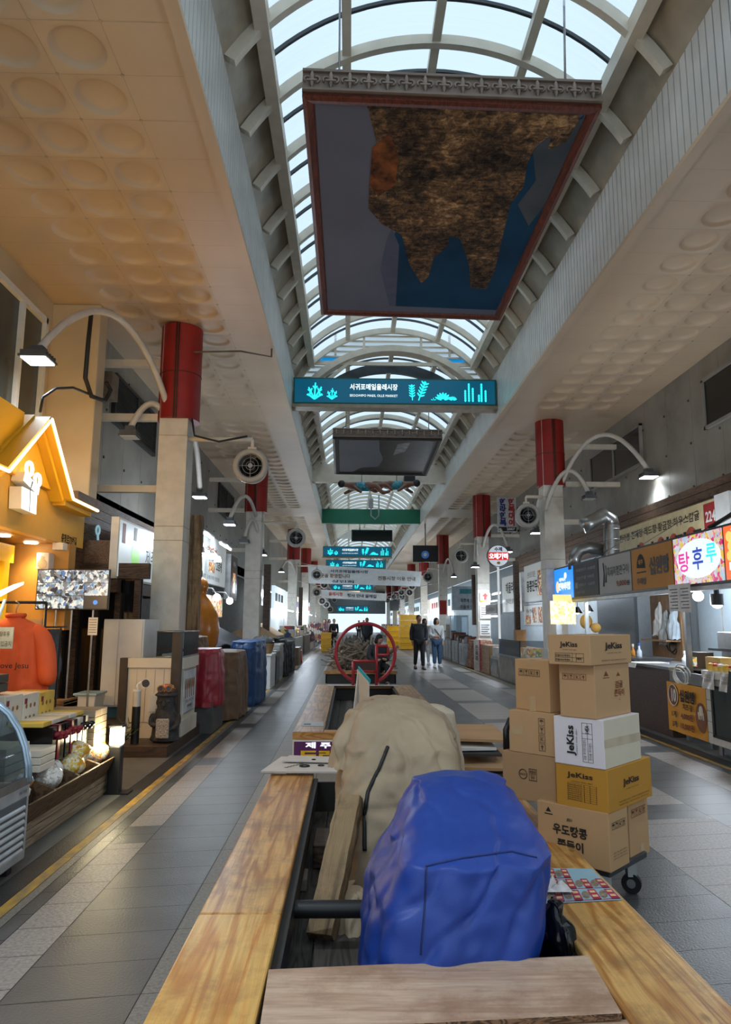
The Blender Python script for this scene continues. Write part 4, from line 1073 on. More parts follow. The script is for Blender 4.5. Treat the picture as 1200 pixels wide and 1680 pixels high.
# black plastic bag
bg_ = cover([(0.03,.86,2.86,.045,.16,2.2),(0.2,.86,2.86,.05,.15,2.2),(0.35,.855,2.87,.045,.12,2.2),(0.42,.85,2.87,.02,.05,2)], nu=50, nv=24, wr=.035, fold=.03, seed=21)
for i, v in enumerate(bg_.v): bg_.v[i] = v+V((-.06,0,0))
single('plastic_bag', bg_, mat('black_glossy_bag', (14,14,16), 0.12, var=.05), 'glossy black plastic bag squeezed beside the blue cover', 'bag', sub=1)
# flattened white carton on the left plank
t = thing('flattened_carton', 'flattened white cardboard carton lying on the far left of the nearest bench', 'cardboard', PZ(505,1256,BZ))
q = [PZ(x,y,BZ+.035) for x,y in ((428,1265),(566,1266),(566,1243),(462,1241))]
mb = MB(); mb.loft([[p-V((0,0,.012)) for p in q], q], smooth=False)
q2 = [PZ(x,y,BZ+.02) for x,y in ((432,1267),(470,1268),(470,1262),(445,1258))]; mb.loft([[p-V((0,0,.01)) for p in q2], q2], smooth=False)
q3 = [PZ(x,y,BZ+.055) for x,y in ((463,1248),(552,1250),(566,1242),(475,1239))]; mb.loft([[p-V((0,0,.008)) for p in q3], q3], smooth=False)
part('sheet', mb, mat('white_card', (214,210,204), .7, var=.04), t)
mb = MB(); c = PZ(500,1257,BZ+.038)
for (px,py,r) in ((500,1257,.035),(527,1256,.022),(515,1246,.015)):
    c = PZ(px,py,BZ+.0365 if py > 1250 else BZ+.057); mb.torus(c, Z3, r, r*.25, n=20, k=5)
for k in range(6): c = PZ(470+k*5,1259-k*1.2,BZ+.037); mb.box(c.x-.015,c.x+.015,c.y-.006,c.y+.006,c.z,c.z+.001)
part('printed_lettering', mb, ink, t)
# cardboard pile on right plank
card = mat('cardboard', (184,146,104), .75, var=.06, vs=4, bump=.15, bs=40); card_d = mat('cardboard_dark', (150,116,82), .75, var=.08); card_g = mat('dark_card', (56,54,52), .6)
lay = [(.84,1.24,5.3,5.95,.0,card_d,.0),(.82,1.20,5.2,5.95,.03,card_g,.03),(.86,1.22,5.25,6.0,.055,paper,-.04),(.82,1.16,5.3,6.0,.08,card_g,.06),(.80,1.34,5.2,6.0,.125,card,.0),(.80,1.12,5.3,6.1,.20,card_g,.05),(.78,1.10,5.35,6.1,.23,paper,.09),(.74,1.20,5.45,6.2,.285,card,-.02)]
lbs = ['brown sheet at the bottom of the flattened cardboard pile', 'black sheet near the bottom of the cardboard pile', 'white sheet low in the cardboard pile', 'dark folded sheet midway in the cardboard pile','wide tan flap sticking out of the cardboard pile','thin black sheet above the wide tan flap','grey-white sheet near the top of the cardboard pile','long tan sheet on top of the cardboard pile']
for (x0,x1,y0,y1,dz,m,rot),lb in zip(lay,lbs):
    mb = MB(); z = BZ+.004+dz
    mb.loft([[V((x0,y0,z)),V((x1,y0+rot,z-.01)),V((x1+.02,y1+rot,z)),V((x0,y1,z))],[V((x0,y0,z+.02)),V((x1,y0+rot,z+.008)),V((x1+.02,y1+rot,z+.02)),V((x0,y1,z+.02))]], smooth=False)
    single('cardboard_sheet', mb, m, lb, 'cardboard', 'flattened cardboard on the right plank')
# flyer and tissue on right plank
t = thing('food_flyer', 'pink and pale blue food flyer lying on the right bench plank', 'flyer', PZ(955,1455,BZ+.001))
q = [PZ(x,y,BZ+.003) for x,y in ((896,1483),(1022,1476),(972,1425),(886,1424))]
fs_ = MB(); fs_.add(q, [(0,1,2,3)])
U = lambda a,b,z=.0005: q[0].lerp(q[1],a).lerp(q[3].lerp(q[2],a),b)+V((0,0,z))
mb = MB(); ov = MB(); yb = MB()
for i in range(4):
    for j in range(3):
        if j == 2 and i >= 2: continue
        a0,b0 = .02+i*.245,.03+j*.325
        mb.add([U(a0+.12,b0),U(a0+.235,b0),U(a0+.235,b0+.30),U(a0+.12,b0+.30)],[(0,1,2,3)])
        mb.add([U(a0,b0),U(a0+.235,b0),U(a0+.235,b0+.02),U(a0,b0+.02)],[(0,1,2,3)])
        n=12; c=U(a0+.06,b0+.15,.001); e1=(U(1,0)-U(0,0))*.055; e2=(U(0,1)-U(0,0))*.10
        ov.add([c+e1*math.cos(2*PI*k/n)+e2*math.sin(2*PI*k/n) for k in range(n)],[tuple(range(n))])
        for k in (0,1): yb.add([U(a0+.14,b0+.08+k*.12,.001),U(a0+.215,b0+.08+k*.12,.001),U(a0+.215,b0+.14+k*.12,.001),U(a0+.14,b0+.14+k*.12,.001)],[(0,1,2,3)])
for k_, q_ in enumerate((mb, ov, yb)): fs_.m = k_+1; fs_.add(q_.v, q_.f)
part('printed_sheet', fs_, [mat('flyer_blue', (150,190,204), .35, var=.06), mat('flyer_pink', (176,40,84), .35), mat('flyer_dish', (150,136,120), .35, var=.3, vs=60), mat('flyer_yellow', (236,200,150), .35)], t)
mb = MB(); c = PZ(915,1462,BZ+.004)
mb.grid(lambda u,v: c+V(((u-.5)*.11,(v-.5)*.09,.012+.05*max(0,noise.noise(V((u*4,v*4,3)))+.35)*(1-abs(2*u-1)**3)*(1-abs(2*v-1)**3))), 18, 18)
single('crumpled_tissue', mb, mat('tissue', (226,220,216), .85), 'crumpled white tissue lying on the pink flyer', 'tissue')
mb = MB(); mb.cyl(PZ(856,1335,BZ+.002),PZ(858,1330,BZ+.03),.012,n=10); mb.cyl(PZ(858,1331,BZ+.03),PZ(858,1328,BZ+.05),.006,n=8)
single('small_bottle', mb, mat('clear_bluish', (120,160,200), .2), 'tiny bluish bottle on the right plank behind the blue cover', 'bottle')

# ------------------------------------------------------------------ red ring frame
t = thing('red_ring_frame', 'red metal ring frame with letter-like rails standing on the second bench end', 'ring frame', (.3,13.3,BZ))
ring_m = mat('red_enamel', (176,40,48), .35, var=.08); rc = PY(600,1072,13.6); RR = .555
mb = MB(); a0 = -PI/2+.42; mb.torus(rc, (0,-1,0), RR, .032, a0, a0+2*PI-.84, 60, 10, V((1,0,0))); part('ring', mb, ring_m, t)
Q = lambda px,py: PY(px,py,13.58)
xl, xr = Q(579.6,1120).x, Q(618,1120).x; zb = BZ+.005; zp = Q(600,1085).z
rails = MB()
for pts in ([V((xl,13.58,zb)),V((xl,13.58,zp))], [V((xr,13.58,zb)),V((xr,13.58,Q(618,1056).z))], [V((xl,13.58,zp)),V((xr,13.58,zp))], [V((xl,13.58,Q(0,1099).z)),V((xr,13.58,Q(0,1099).z))]): rails.tube(pts,.028,8)
x2 = Q(637,1058).x; z1,z2 = Q(0,1057).z, Q(0,1072).z
rails.tube([V((xr,13.58,z1)),V((x2-.02,13.58,z1)),V((x2,13.58,z1-.02)),V((x2,13.58,z2+.02)),V((x2-.02,13.58,z2)),V((xr,13.58,z2))],.026,8)
part('rails', rails, ring_m, t)
mb = MB(); mb.box(xl+.02,xr-.02,13.56,13.60,Q(0,1098).z,zp-.02); part('brown_panel', mb, mat('dark_brown_panel', (72,44,36), .5), t)
mb = MB(); mb.box(BX0+.2,BX1-.25,13.45,13.72,BZ,BZ+.004); single('rail_base_sheet', mb, mat('pale_sheet', (176,170,164), .5), 'pale metal sheet under the red ring frame', 'sheet')
t = thing('paper_strip', 'pale blue printed paper strip stuck near the front of the second bench', 'paper', PZ(512,1189,BZ))
q = [PZ(x,y,BZ+.002) for x,y in ((493,1191),(531,1191),(531,1184),(496,1184))]; mb = MB(); mb.add(q,[(0,1,2,3)]); part('sheet', mb, mat('strip_blue', (176,196,206), .5), t)
mb = MB(); c = PZ(506,1188,BZ+.003); mb.box(c.x-.05,c.x+.03,c.y-.03,c.y+.03,c.z,c.z+.0005); part('print', mb, ink, t)
# driftwood
mb = MB(); R2 = random.Random(3)
for k in range(170):
    y = R2.uniform(18.3,23.6); x = R2.uniform(IX0-.05,IX1+.1); z = R2.uniform(.15,.78)
    d = V((R2.uniform(-1,1),R2.uniform(-.6,.6),R2.uniform(-.35,.5))).normalized(); ln = R2.uniform(.35,1.1); r = R2.uniform(.015,.045)
    p = V((x,y,z)); pts = [p-d*ln/2]
    for j in range(1,5): pts.append(p+d*(ln*(j/4-.5))+V((R2.uniform(-.07,.07),R2.uniform(-.07,.07),R2.uniform(-.05,.07))))
    if pts[-1].z < .1: continue
    mb.tube(pts,[r,r*1.1,r,r*.7,r*.3],6)
single('driftwood', mb, mat('driftwood_grey', (146,130,112), .8, var=.25, vs=8), 'tangle of grey-brown driftwood heaped in the third bench', 'driftwood', kind='stuff')
for k,(y0,y1) in enumerate(((27.2,33),(36.5,43.5))):
    mb = MB(); mb.grid(lambda u,v: V((IX0+(IX1-IX0)*u, y0+(y1-y0)*v, .25+.45*abs(noise.noise(V((u*5,v*9,k*3))))+.25*(1-(2*u-1)**2))), 24, 40)
    single('dry_planting', mb, mat('dry_plants', (74,70,60), .9, var=.3, vs=12), ['dark dry planting in the fourth bench','dark dry planting in the fifth bench'][k], 'planting', kind='stuff')

# ------------------------------------------------------------------ stacked cartons on a hand trolley
kraft = mat('kraft', (190,150,106), .7, var=.03, vs=2.5, bump=.05, bs=120)
kraft_d = mat('kraft_darker', (174,136,96), .7, var=.04, vs=2.5)
ochre = mat('ochre_carton', (190,134,44), .6, var=.03, vs=2.5); white_c = mat('white_carton', (222,214,216), .6, var=.02); cream_c = mat('cream_side', (214,202,178), .65, var=.02)
tape = mat('packing_tape', (190,160,120), .18, var=.05)
brown_ink = mat('brown_ink', (128,62,30), .7)
def carton(label, Yc, c, xl, xr, ytop, ybot, m, ang=45, dy=0, mside=None, zb=None, zt=None):
    C0 = PY(c, ybot, Yc); zb_ = C0.z if zb is None else zb; zt_ = PY(c, ytop, Yc).z if zt is None else zt
    a = math.radians(ang); dl = V((-math.sin(a), math.cos(a), 0)); dr = V((math.cos(a), math.sin(a), 0))
    C0.z = zb_
    def span(d, target, s):
        lo, hi = 0.02, 1.5
        for _ in range(40):
            mid = (lo+hi)/2
            if (proj(C0+d*mid)[0]-target)*s < 0: lo = mid
            else: hi = mid
        return lo
    L = span(dl, xl, -1); M = span(dr, xr, 1)
    h = zt_-zb_
    t = thing('carton', label, 'box', C0, 'cartons stacked on the hand trolley')
    mb = MB(); mb.obox(C0, dr*M, dl*L, V((0,0,h)))
    if mside:
        mb.mi = [0]*6; mb.mi[2] = 1; mb.mi[4] = 1
    part('body', mb, [m, mside or m], t, bevel=.004)
    sm = MB(); n1 = -dr; n2 = -dl
    # flap seam and tape on top and both visible faces
    sm.obox(C0+dl*(L*.5-.024)+V((0,0,h))+dr*.0, dr*M, dl*.048, V((0,0,.0015)))
    part('tape', sm, tape, t)
    nl = -dr; nr = -dl     # outward normals of left / right visible faces
    left = lambda u, v: C0+dl*(L*(1-u))+V((0,0,h*v))+nl*.001
    right = lambda u, v: C0+dr*(M*u)+V((0,0,h*v))+nr*.001
    return t, left, right, -dl, dr, L, M, h
# trolley
Yb = 3.75
tb, lf, rt, xl_, xr_, L, M, h = carton('big bottom carton with a peanut-sweet name facing the bench', Yb, 1003, 884, 1034, 1335, 1433, kraft, zt=None)
mb = MB()
mb.text('우도땅콩', lf(.47,.56), xl_, Z3, w=L*.48, h=h*.19, bold=.03); mb.text('쫀득이', lf(.47,.31), xl_, Z3, w=L*.36, h=h*.18, bold=.03); mb.text('JEJU', lf(.47,.75), xl_, Z3, h=h*.06, bold=.02); mb.text('JEJU SWEET', lf(.5,.17), xl_, Z3, h=h*.04)
mb.add([lf(.13,.83),lf(.21,.83),lf(.17,.92)],[(0,1,2)]); mb.add([lf(.11,.78),lf(.23,.78),lf(.23,.80),lf(.11,.80)],[(0,1,2,3)])
icons(mb, rt(.2,.76), xr_, Z3, M*.16)
for k in range(3): mb.text('제주 우도 땅콩 쫀득이', rt(.5,.30-k*.05), xr_, Z3, w=M*.7, h=h*.025)
part('printed_lettering', mb, ink, tb)
sd = V(rt(1,0)-rt(0,0))
t2, lf2, rt2, _, _, L2, M2, h2 = carton('plain bottom carton at the right behind the peanut-sweet one', Yb+.25, 1036, 1020, 1067, 1318, 1415, kraft)
mb = MB(); icons(mb, rt2(.18,.80), xr_, Z3, M2*.17); part('printed_lettering', mb, brown_ink, t2)
mb = MB(); mb.quad(rt2(.5,0),rt2(.72,0),rt2(.72,.22),rt2(.5,.22)); part('tape_end', mb, tape, t2)
t3, lf3, rt3, _, _, L3, M3, h3 = carton('ochre yellow carton with black brand lettering', Yb, 1000, 914, 1071, 1264, 1336, ochre)
mb = MB(); mb.text('JeKiss', lf3(.48,.76), xl_, Z3, w=L3*.5, h=h3*.16, bold=.025); mb.text('SWEET KISS, JEJU', lf3(.52,.62), xl_, Z3, w=L3*.4, h=h3*.035)
for k in range(9): mb.quad(lf3(.23,.58-k*.05),lf3(.78,.56-k*.05),lf3(.78,.565-k*.05),lf3(.23,.585-k*.05))
for u in (.23,.55,.66,.78): mb.quad(lf3(u,.16),lf3(u+.008,.16),lf3(u+.008,.57),lf3(u,.57))
for k in range(8): mb.text(['제주감귤샤브레','제주마멀샤브레','제주감귤쿠키','제주우도땅콩','제주한라봉','제주초콜릿','감귤쫀득이','제주현무암'][k], lf3(.38,.545-k*.05), xl_, Z3, w=L3*.26, h=h3*.03)
mb.text('JeKiss', rt3(.50,.58), xr_, Z3, w=M3*.36, h=h3*.20, bold=.025); mb.text('SWEET KISS, JEJU', rt3(.52,.42), xr_, Z3, w=M3*.3, h=h3*.03)
mb.text('제주특별자치도 서귀포시 올레시장 상인회', rt3(.56,.18), xr_, Z3, w=M3*.7, h=h3*.035); mb.text('재생용지를 사용하여 만든 상자입니다', rt3(.55,.11), xr_, Z3, w=M3*.68, h=h3*.03)
part('printed_lettering', mb, mat('dark_brown_ink', (52,34,22), .7), t3)
t4, lf4, rt4, _, _, L4, M4, h4 = carton('plain carton with round and square stamps left of the ochre carton', Yb+.24, 914, 826, 1000, 1243, 1323, kraft_d)
mb = MB(); c = lf4(.40,.55); mb.torus(c, xr_, h4*.10, .003, n=24, k=4); mb.text('HACCP', c, xl_, Z3, w=h4*.15, h=h4*.05, bold=.02)
for (u0,u1,v0,v1) in ((.51,.66,.67,.69),(.51,.66,.43,.45),(.51,.52,.43,.69),(.65,.66,.43,.69)): mb.quad(lf4(u0,v0),lf4(u1,v0),lf4(u1,v1),lf4(u0,v1))
mb.text('친환경\n우수', lf4(.585,.56), xl_, Z3, w=L4*.11, h=h4*.2, bold=.02); part('printed_lettering', mb, mat('stamp_ink', (84,60,44), .7), t4)
t5, lf5, rt5, _, _, L5, M5, h5 = carton('white carton with sideways black brand lettering and cream side flaps', Yb, 994, 911, 1053, 1182, 1261, white_c, mside=cream_c, zb=t3.location.z+h3+.001)
mb = MB(); mb.text('JeKiss', lf5(.36,.52), Z3, -xl_, w=h5*.62, h=L5*.19, bold=.03); mb.text('SWEET KISS, JEJU', lf5(.47,.50), Z3, -xl_, w=h5*.52, h=L5*.03)
mb.text('감귤 쿠키앤크림샌드', lf5(.62,.36), Z3, -xl_, w=h5*.42, h=L5*.06); mb.text('한라봉 쿠키샌드', lf5(.73,.33), Z3, -xl_, w=h5*.36, h=L5*.06); mb.text('14EA', lf5(.68,.78), Z3, -xl_, w=h5*.16, h=L5*.08, bold=.02)
for u in (.57,.675,.77): mb.quad(lf5(u,.10),lf5(u+.008,.10),lf5(u+.008,.90),lf5(u,.90))
for v in (.10,.58,.68,.90): mb.quad(lf5(.57,v),lf5(.778,v),lf5(.778,v+.008),lf5(.57,v+.008))
part('printed_lettering', mb, ink, t5)
mb = MB(); mb.quad(rt5(.0,.43),rt5(1,.40),rt5(1,.58),rt5(0,.60)); part('side_tape', mb, mat('clear_tape', (206,186,156), .15), t5)
t6, lf6, rt6, _, _, L6, M6, h6 = carton('plain carton with a column of handling marks, second in the left stack', Yb+.235, 912, 837, 990, 1171, 1240, kraft, zb=t4.location.z+h4+.001)
mb = MB(); icons(mb, lf6(.73,.78), xl_, Z3, h6*.17, vertical=True); part('printed_lettering', mb, mat('grey_brown_ink', (92,70,52), .7), t6)
mb = MB(); mb.quad(lf6(.05,.42),lf6(.32,.42),lf6(.32,.62),lf6(.05,.62)); part('tape_patch', mb, tape, t6)
t7, lf7, rt7, _, _, L7, M7, h7 = carton('plain carton with a row of handling marks, top of the left stack', Yb+.25, 903, 847, 940, 1084, 1168, kraft, zb=t6.location.z+h6+.001, ang=30)
xl7 = (lf7(1,0)-lf7(0,0)).normalized()
mb = MB(); icons(mb, lf7(.20,.74), xl7, Z3, L7*.14); part('printed_lettering', mb, mat('dark_grey_ink', (64,52,42), .7), t7)
mb = MB(); mb.quad(lf7(.42,.0),lf7(.62,0),lf7(.62,.28),lf7(.42,.28)); mb.quad(lf7(.36,.86),lf7(.52,.86),lf7(.52,1),lf7(.36,1)); part('tape_patch', mb, tape, t7)
t8, lf8, rt8, _, _, L8, M8, h8 = carton('tall carton with red tangerine-sweet lettering below the topmost one', Yb+.02, 979, 920, 1036, 1092, 1177, kraft, zb=t5.location.z+h5+.001)
mb = MB(); icons(mb, lf8(.18,.77), xl_, Z3, L8*.15); mb.text('감귤', rt8(.66,.60), xr_, Z3, w=M8*.22, h=h8*.14, bold=.02); mb.text('쫀득이', rt8(.66,.44), xr_, Z3, w=M8*.28, h=h8*.14, bold=.02)
mb.add([rt8(.60,.76),rt8(.72,.76),rt8(.66,.84)],[(0,1,2)]); mb.add([rt8(.24,.78),rt8(.38,.78),rt8(.31,.88)],[(0,1,2)]); mb.quad(rt8(.22,.74),rt8(.4,.74),rt8(.4,.755),rt8(.22,.755)); mb.text('JEJU', rt8(.66,.30), xr_, Z3, h=h8*.035)
part('printed_lettering', mb, brown_ink, t8)
t9, lf9, rt9, xl9, xr9, L9, M9, h9 = carton('flat topmost carton with black brand lettering on both faces', Yb-.03, 970, 901, 1037, 1042, 1087, kraft, zb=t8.location.z+h8+.001)
mb = MB(); mb.text('JeKiss', lf9(.50,.66), xl_, Z3, w=L9*.42, h=h9*.22, bold=.025); mb.text('SWEET KISS, JEJU', lf9(.52,.50), xl_, Z3, w=L9*.34, h=h9*.04)
mb.text('감귤샤브레샌드', lf9(.36,.31), xl_, Z3, w=L9*.36, h=h9*.08, bold=.02); mb.text('마멀샤브레샌드', lf9(.36,.17), xl_, Z3, w=L9*.36, h=h9*.08, bold=.02); mb.text('18EA', lf9(.74,.22), xl_, Z3, w=L9*.12, h=h9*.08, bold=.02)
for v in (.10,.24,.38): mb.quad(lf9(.16,v),lf9(.84,v),lf9(.84,v+.012),lf9(.16,v+.012))
for u in (.16,.57,.66,.835): mb.quad(lf9(u,.10),lf9(u+.008,.10),lf9(u+.008,.39),lf9(u,.39))
mb.text('JeKiss', rt9(.54,.60), xr_, Z3, w=M9*.42, h=h9*.28, bold=.025); mb.text('SWEET KISS, JEJU', rt9(.56,.38), xr_, Z3, w=M9*.34, h=h9*.04)
mb.text('제주특별자치도 서귀포시 올레시장 상인회 한과', rt9(.54,.14), xr_, Z3, w=M9*.62, h=h9*.05)
part('printed_lettering', mb, ink, t9)
# trolley deck, wheels, handle
base = tb.location
a = math.radians(45); dl, dr = V((-math.sin(a),math.cos(a),0)), V((math.cos(a),math.sin(a),0))
t = thing('hand_trolley', 'low platform trolley with black-gripped handle carrying the cartons', 'trolley', (base.x,base.y,0))
o = V((base.x,base.y,0))+dr*.03+dl*.02
mb = MB(); mb.obox(o+V((0,0,base.z-.035)), dr*.46, dl*.70, V((0,0,.032))); part('deck', mb, mat('trolley_deck', (60,62,64), .5), t, bevel=.006)
wr = .052
for (p,q) in ((.09,.07),(.40,.07),(.09,.62),(.40,.62)):
    c = o+dr*p+dl*q+V((0,0,wr)); ax = V((.5,.86,0)) 
    mb = MB(); mb.cyl(c-ax*.016, c+ax*.016, wr, n=22); w_ = part('wheel', mb, mat('rubber', (26,26,26), .6), t)
    mb = MB(); mb.cyl(c-ax*.019, c+ax*.019, wr*.45, n=16); part('hub', mb, galv, w_)
    mb = MB(); mb.box(c.x-.025,c.x+.025,c.y-.02,c.y+.02,c.z+wr*.7,base.z-.034); part('caster_fork', mb, galv, w_)
hp = o.copy()
while proj(V((hp.x+dr.x*.06+dl.x*.05,hp.y+dr.y*.06+dl.y*.05,.8)))[0] > 832 and (hp-o).length < 1.2: hp += dl*.01
mb = MB(); e = PY(829,1186,hp.y).z
lean = dl*.05
mb.tube([hp+dr*.06+V((0,0,base.z-.03)), hp+dr*.06+lean+V((0,0,e-.15))], .013, 8); mb.tube([hp+dr*.46+V((0,0,base.z-.03)), hp+dr*.46+lean+V((0,0,e-.15))], .013, 8); part('handle_tube', mb, steel, t)
mb = MB(); mb.tube([hp+dr*.06+lean+V((0,0,e-.16)), hp+dr*.06+lean+V((0,0,e-.05)), hp+dr*.10+lean+V((0,0,e)), hp+dr*.42+lean+V((0,0,e)), hp+dr*.46+lean+V((0,0,e-.05)), hp+dr*.46+lean+V((0,0,e-.16))], .019, 8); part('handle_grip', mb, dark, t)
# ------------------------------------------------------------------ left side: yellow gift shop
yel = mat('shop_yellow', (236,184,48), .45, var=.04, vs=1.5); yel_l = mat('shop_yellow_bright', (250,200,30), .45, var=.03); must = mat('shop_mustard', (186,140,70), .5, var=.05)
warm_led = emat('warm_led_strip', (255,236,190), 2.6); warm_disc = emat('warm_downlight', (255,246,225), 10)
shop = thing('gift_shop', 'bright yellow gabled gift shop front with light strip and white gift box sign', 'shop front', (-3.3, 7.0, 2.3))
XF = -3.35
mb = MB(); YZ = lambda y, z, x=XF: V((x, y, z))
mb.prism([YZ(4.2,2.35),YZ(8.95,2.35),YZ(8.95,2.83),YZ(7.90,2.83),YZ(7.20,3.46),YZ(6.45,2.83),YZ(4.2,2.83)], (-.12,0,0)); part('fascia_board', mb, mat('shop_fascia', (226,180,78), .4, var=.03), shop, bevel=.004)
mb = MB()
for (a,b) in (((7.96,2.84),(7.24,3.56)),((7.24,3.56),(6.42,2.84)),((7.96,2.84),(8.78,2.83)),((6.42,2.84),(4.2,2.84))):
    d = V((0,b[0]-a[0],b[1]-a[1])).normalized(); nn = V((0,-d.z,d.y)); nn = nn if nn.z > 0 else -nn
    mb.obox(V((XF-.1,a[0],a[1]))-nn*.10, V((.24,0,0)), V((0,b[0]-a[0],b[1]-a[1])), nn*.055)
    mb.obox(V((XF-.1,a[0],a[1]))-nn*.045, V((.32,0,0)), V((0,b[0]-a[0],b[1]-a[1])), nn*.045)
part('gable_trim', mb, yel, shop)
mb = MB(); x = XF+.235
mb.tube([V((x,8.74,2.80)),V((x,7.95,2.81)),V((x,7.24,3.53)),V((x,6.42,2.80)),V((x,4.2,2.80))], .016, 6); part('light_strip', mb, warm_led, shop)
mb = MB(); mb.prism([V((-3.3,7.96,2.88)),V((-3.3,7.24,3.58)),V((-3.3,6.42,2.88))], (-.8,0,0)); mb.box(-4.1,-3.34,4.2,7.1,2.9,3.56); mb.box(-4.1,-3.32,7.9,8.7,2.78,2.86); part('roof', mb, yel, shop)
mb = MB(); mb.box(-4.1,XF-.12,4.2,8.95,2.35,2.39); part('soffit', mb, must, shop)
mb = MB(); mb.box(-3.98,-3.9,4.2,8.2,0,2.3); mb.box(-3.98,-3.3,8.40,8.6,1.35,2.35); part('back_wall', mb, must, shop)
mb = MB()
for y in (7.05,7.55,7.9): mb.box(-3.9,-3.8,y,y+.12,0,2.1)
mb.box(-3.9,-3.82,5.5,8.15,2.1,2.3); part('door_frame', mb, yel_l, shop)
mb = MB(); mb.box(-3.9,-3.86,5.5,7.1,.1,2.1); part('door_glass', mb, mat('lit_shop_glass', (236,218,170), .2, var=.04), shop)
for (px,py) in ((5,878),(51,890)):
    c = PZ(px,py,2.345); mb = MB(); mb.cyl(c,c+V((0,0,-.012)),.075,n=20); part('downlight', mb, warm_disc, shop)
    lamp('SPOT','downlight',c+V((0,0,-.03)),46,(255,214,150),.07,c+V((0.1,0,-2)),shop,130,.9)
for y in (6.9, 7.7): lamp('POINT','strip_glow',(XF+.6,y,3.1),9,(255,200,110),.1,None,shop)
lamp('POINT','roof_glow',(-3.55,8.15,3.25),7,(255,196,90),.08,None,shop)
G = lambda a,b: PX(a/6, 660+b/6, -3.22)
gb = MB()
off = V((-.12,0,0))
gb.prism([G(215,828),G(362,900),G(352,1105),G(208,1045)], off); gb.prism([G(248,684),G(388,846),G(374,915),G(228,768)], off)
part('gift_box_sign_body', gb, white_pl, shop)
gb = MB(); e = V((.004,0,0))
for q in ([G(215,828),G(362,900),G(352,1105),G(208,1045)], [G(248,684),G(388,846),G(374,915),G(228,768)]): gb.add([p+e for p in q],[(0,1,2,3)])
for (cx,cy,r) in ((285,655,42),(365,768,38)): gb.torus(G(cx,cy)+e, (1,0,0), (G(cx+r*.7,cy)-G(cx,cy)).length, .018, n=20, k=6)
part('gift_box_sign_light', gb, emat('gift_sign_white', (255,255,255), 1.6), shop)
gb = MB()
for q in ([(283,850),(291,853),(284,1078),(276,1075)], [(305,770),(318,785),(296,850),(288,842)], [(255,690),(385,830),(383,838),(252,697)]): gb.add([G(*p)+e*3 for p in q],[(0,1,2,3)])
part('ribbon_lines', gb, mat('sign_blue_grey', (70,90,120), .5), shop)
mb = MB(); o = PX(113,886,XF); mb.text('충정로73번길', o+V((.002,0,0)), Y3, Z3, w=.46, h=.115, bold=.02); part('lettering', mb, ink, shop)
mb = MB(); c = PX(98,903,-3.35); mb.box(c.x-.06,c.x+.06,c.y-.07,c.y+.07,2.26,2.345); single('ceiling_speaker_box', mb, white_pl, 'small white box fixed under the yellow shop soffit', 'box', bevel=.006)
t = thing('wall_speaker', 'white two-cone wall speaker above the security screen', 'speaker', PY(70,934,8.24))
a,b = PY(58,934,8.24),PY(81,907,8.24); mb = MB(); mb.box(a.x,b.x,8.24,8.398,a.z,b.z); part('case', mb, white_pl, t, bevel=.008)
for zz,r in ((.70,.022),(.34,.055)):
    c = V(((a.x+b.x)/2,8.235,a.z+(b.z-a.z)*zz)); mb = MB(); mb.cyl(c,c+V((0,.01,0)),r,n=18); part('cone', mb, mat('grille_beige', (176,164,146), .7), t)
# security screen
t = thing('security_screen', 'flat screen showing a grid of security camera pictures beside the yellow shop', 'screen', PY(119,998,8.25))
a,b = PY(57,1000,8.25),PY(181,934,8.25); mb = MB(); mb.box(a.x,b.x,8.25,8.29,a.z,b.z); part('bezel', mb, dark, t, bevel=.004)
cctv = mosaic('cctv_picture', [(176,200,220),(120,150,176),(70,84,98),(196,212,226),(40,48,64),(150,186,214),(110,120,130),(80,120,180),(206,216,226),(100,124,146)], 30, .55, .2, (1,1,1))
w_,h_ = b.x-a.x-.02, b.z-a.z-.02
for i in range(3):
    for j in range(3):
        x0,z0 = a.x+.01+w_*i/3, a.z+.01+h_*j/3; mb = MB(); mb.box(x0+.003,x0+w_/3-.003,8.243,8.25,z0+.003,z0+h_/3-.003)
        pn = part('camera_picture', mb, cctv if (i,j) != (2,0) else emat('screen_dark', (52,52,58), .6), t)
        if (i,j) == (2,0):
            mb = MB(); c = V((x0+w_/6,8.240,z0+h_/6)); mb.cyl(c,c+V((0,.002,0)),.026,n=18); part('blue_badge', mb, emat('badge_blue', (60,140,230), .9), pn)
mb = MB()
for px in (92,118,153):
    c = PY(px,1000,8.32); mb = MB(); mb.cyl((c.x,8.32,.02),(c.x,8.32,c.z+.1),.012,n=8); part('stand_pole', mb, steel, t)
mb = MB(); mb.box(PY(92,1000,8.32).x-.1,PY(153,1000,8.32).x+.1,8.2,8.45,0,.02); part('stand_foot', mb, dark, t)
a,b = PY(144,1042,8.3),PY(161,1013,8.3); mb = MB(); mb.box(a.x,b.x,8.295,8.302,a.z,b.z); t = single('notice_sheet', mb, paper, 'grey notice sheet hung on a pole below the security screen', 'notice')
mb = MB()
for k in range(6): mb.box(a.x+.01,b.x-.01,8.292,8.2945,a.z+.03+k*.028,a.z+.036+k*.028)
part('print', mb, mat('grey_ink', (110,110,110), .7), t)
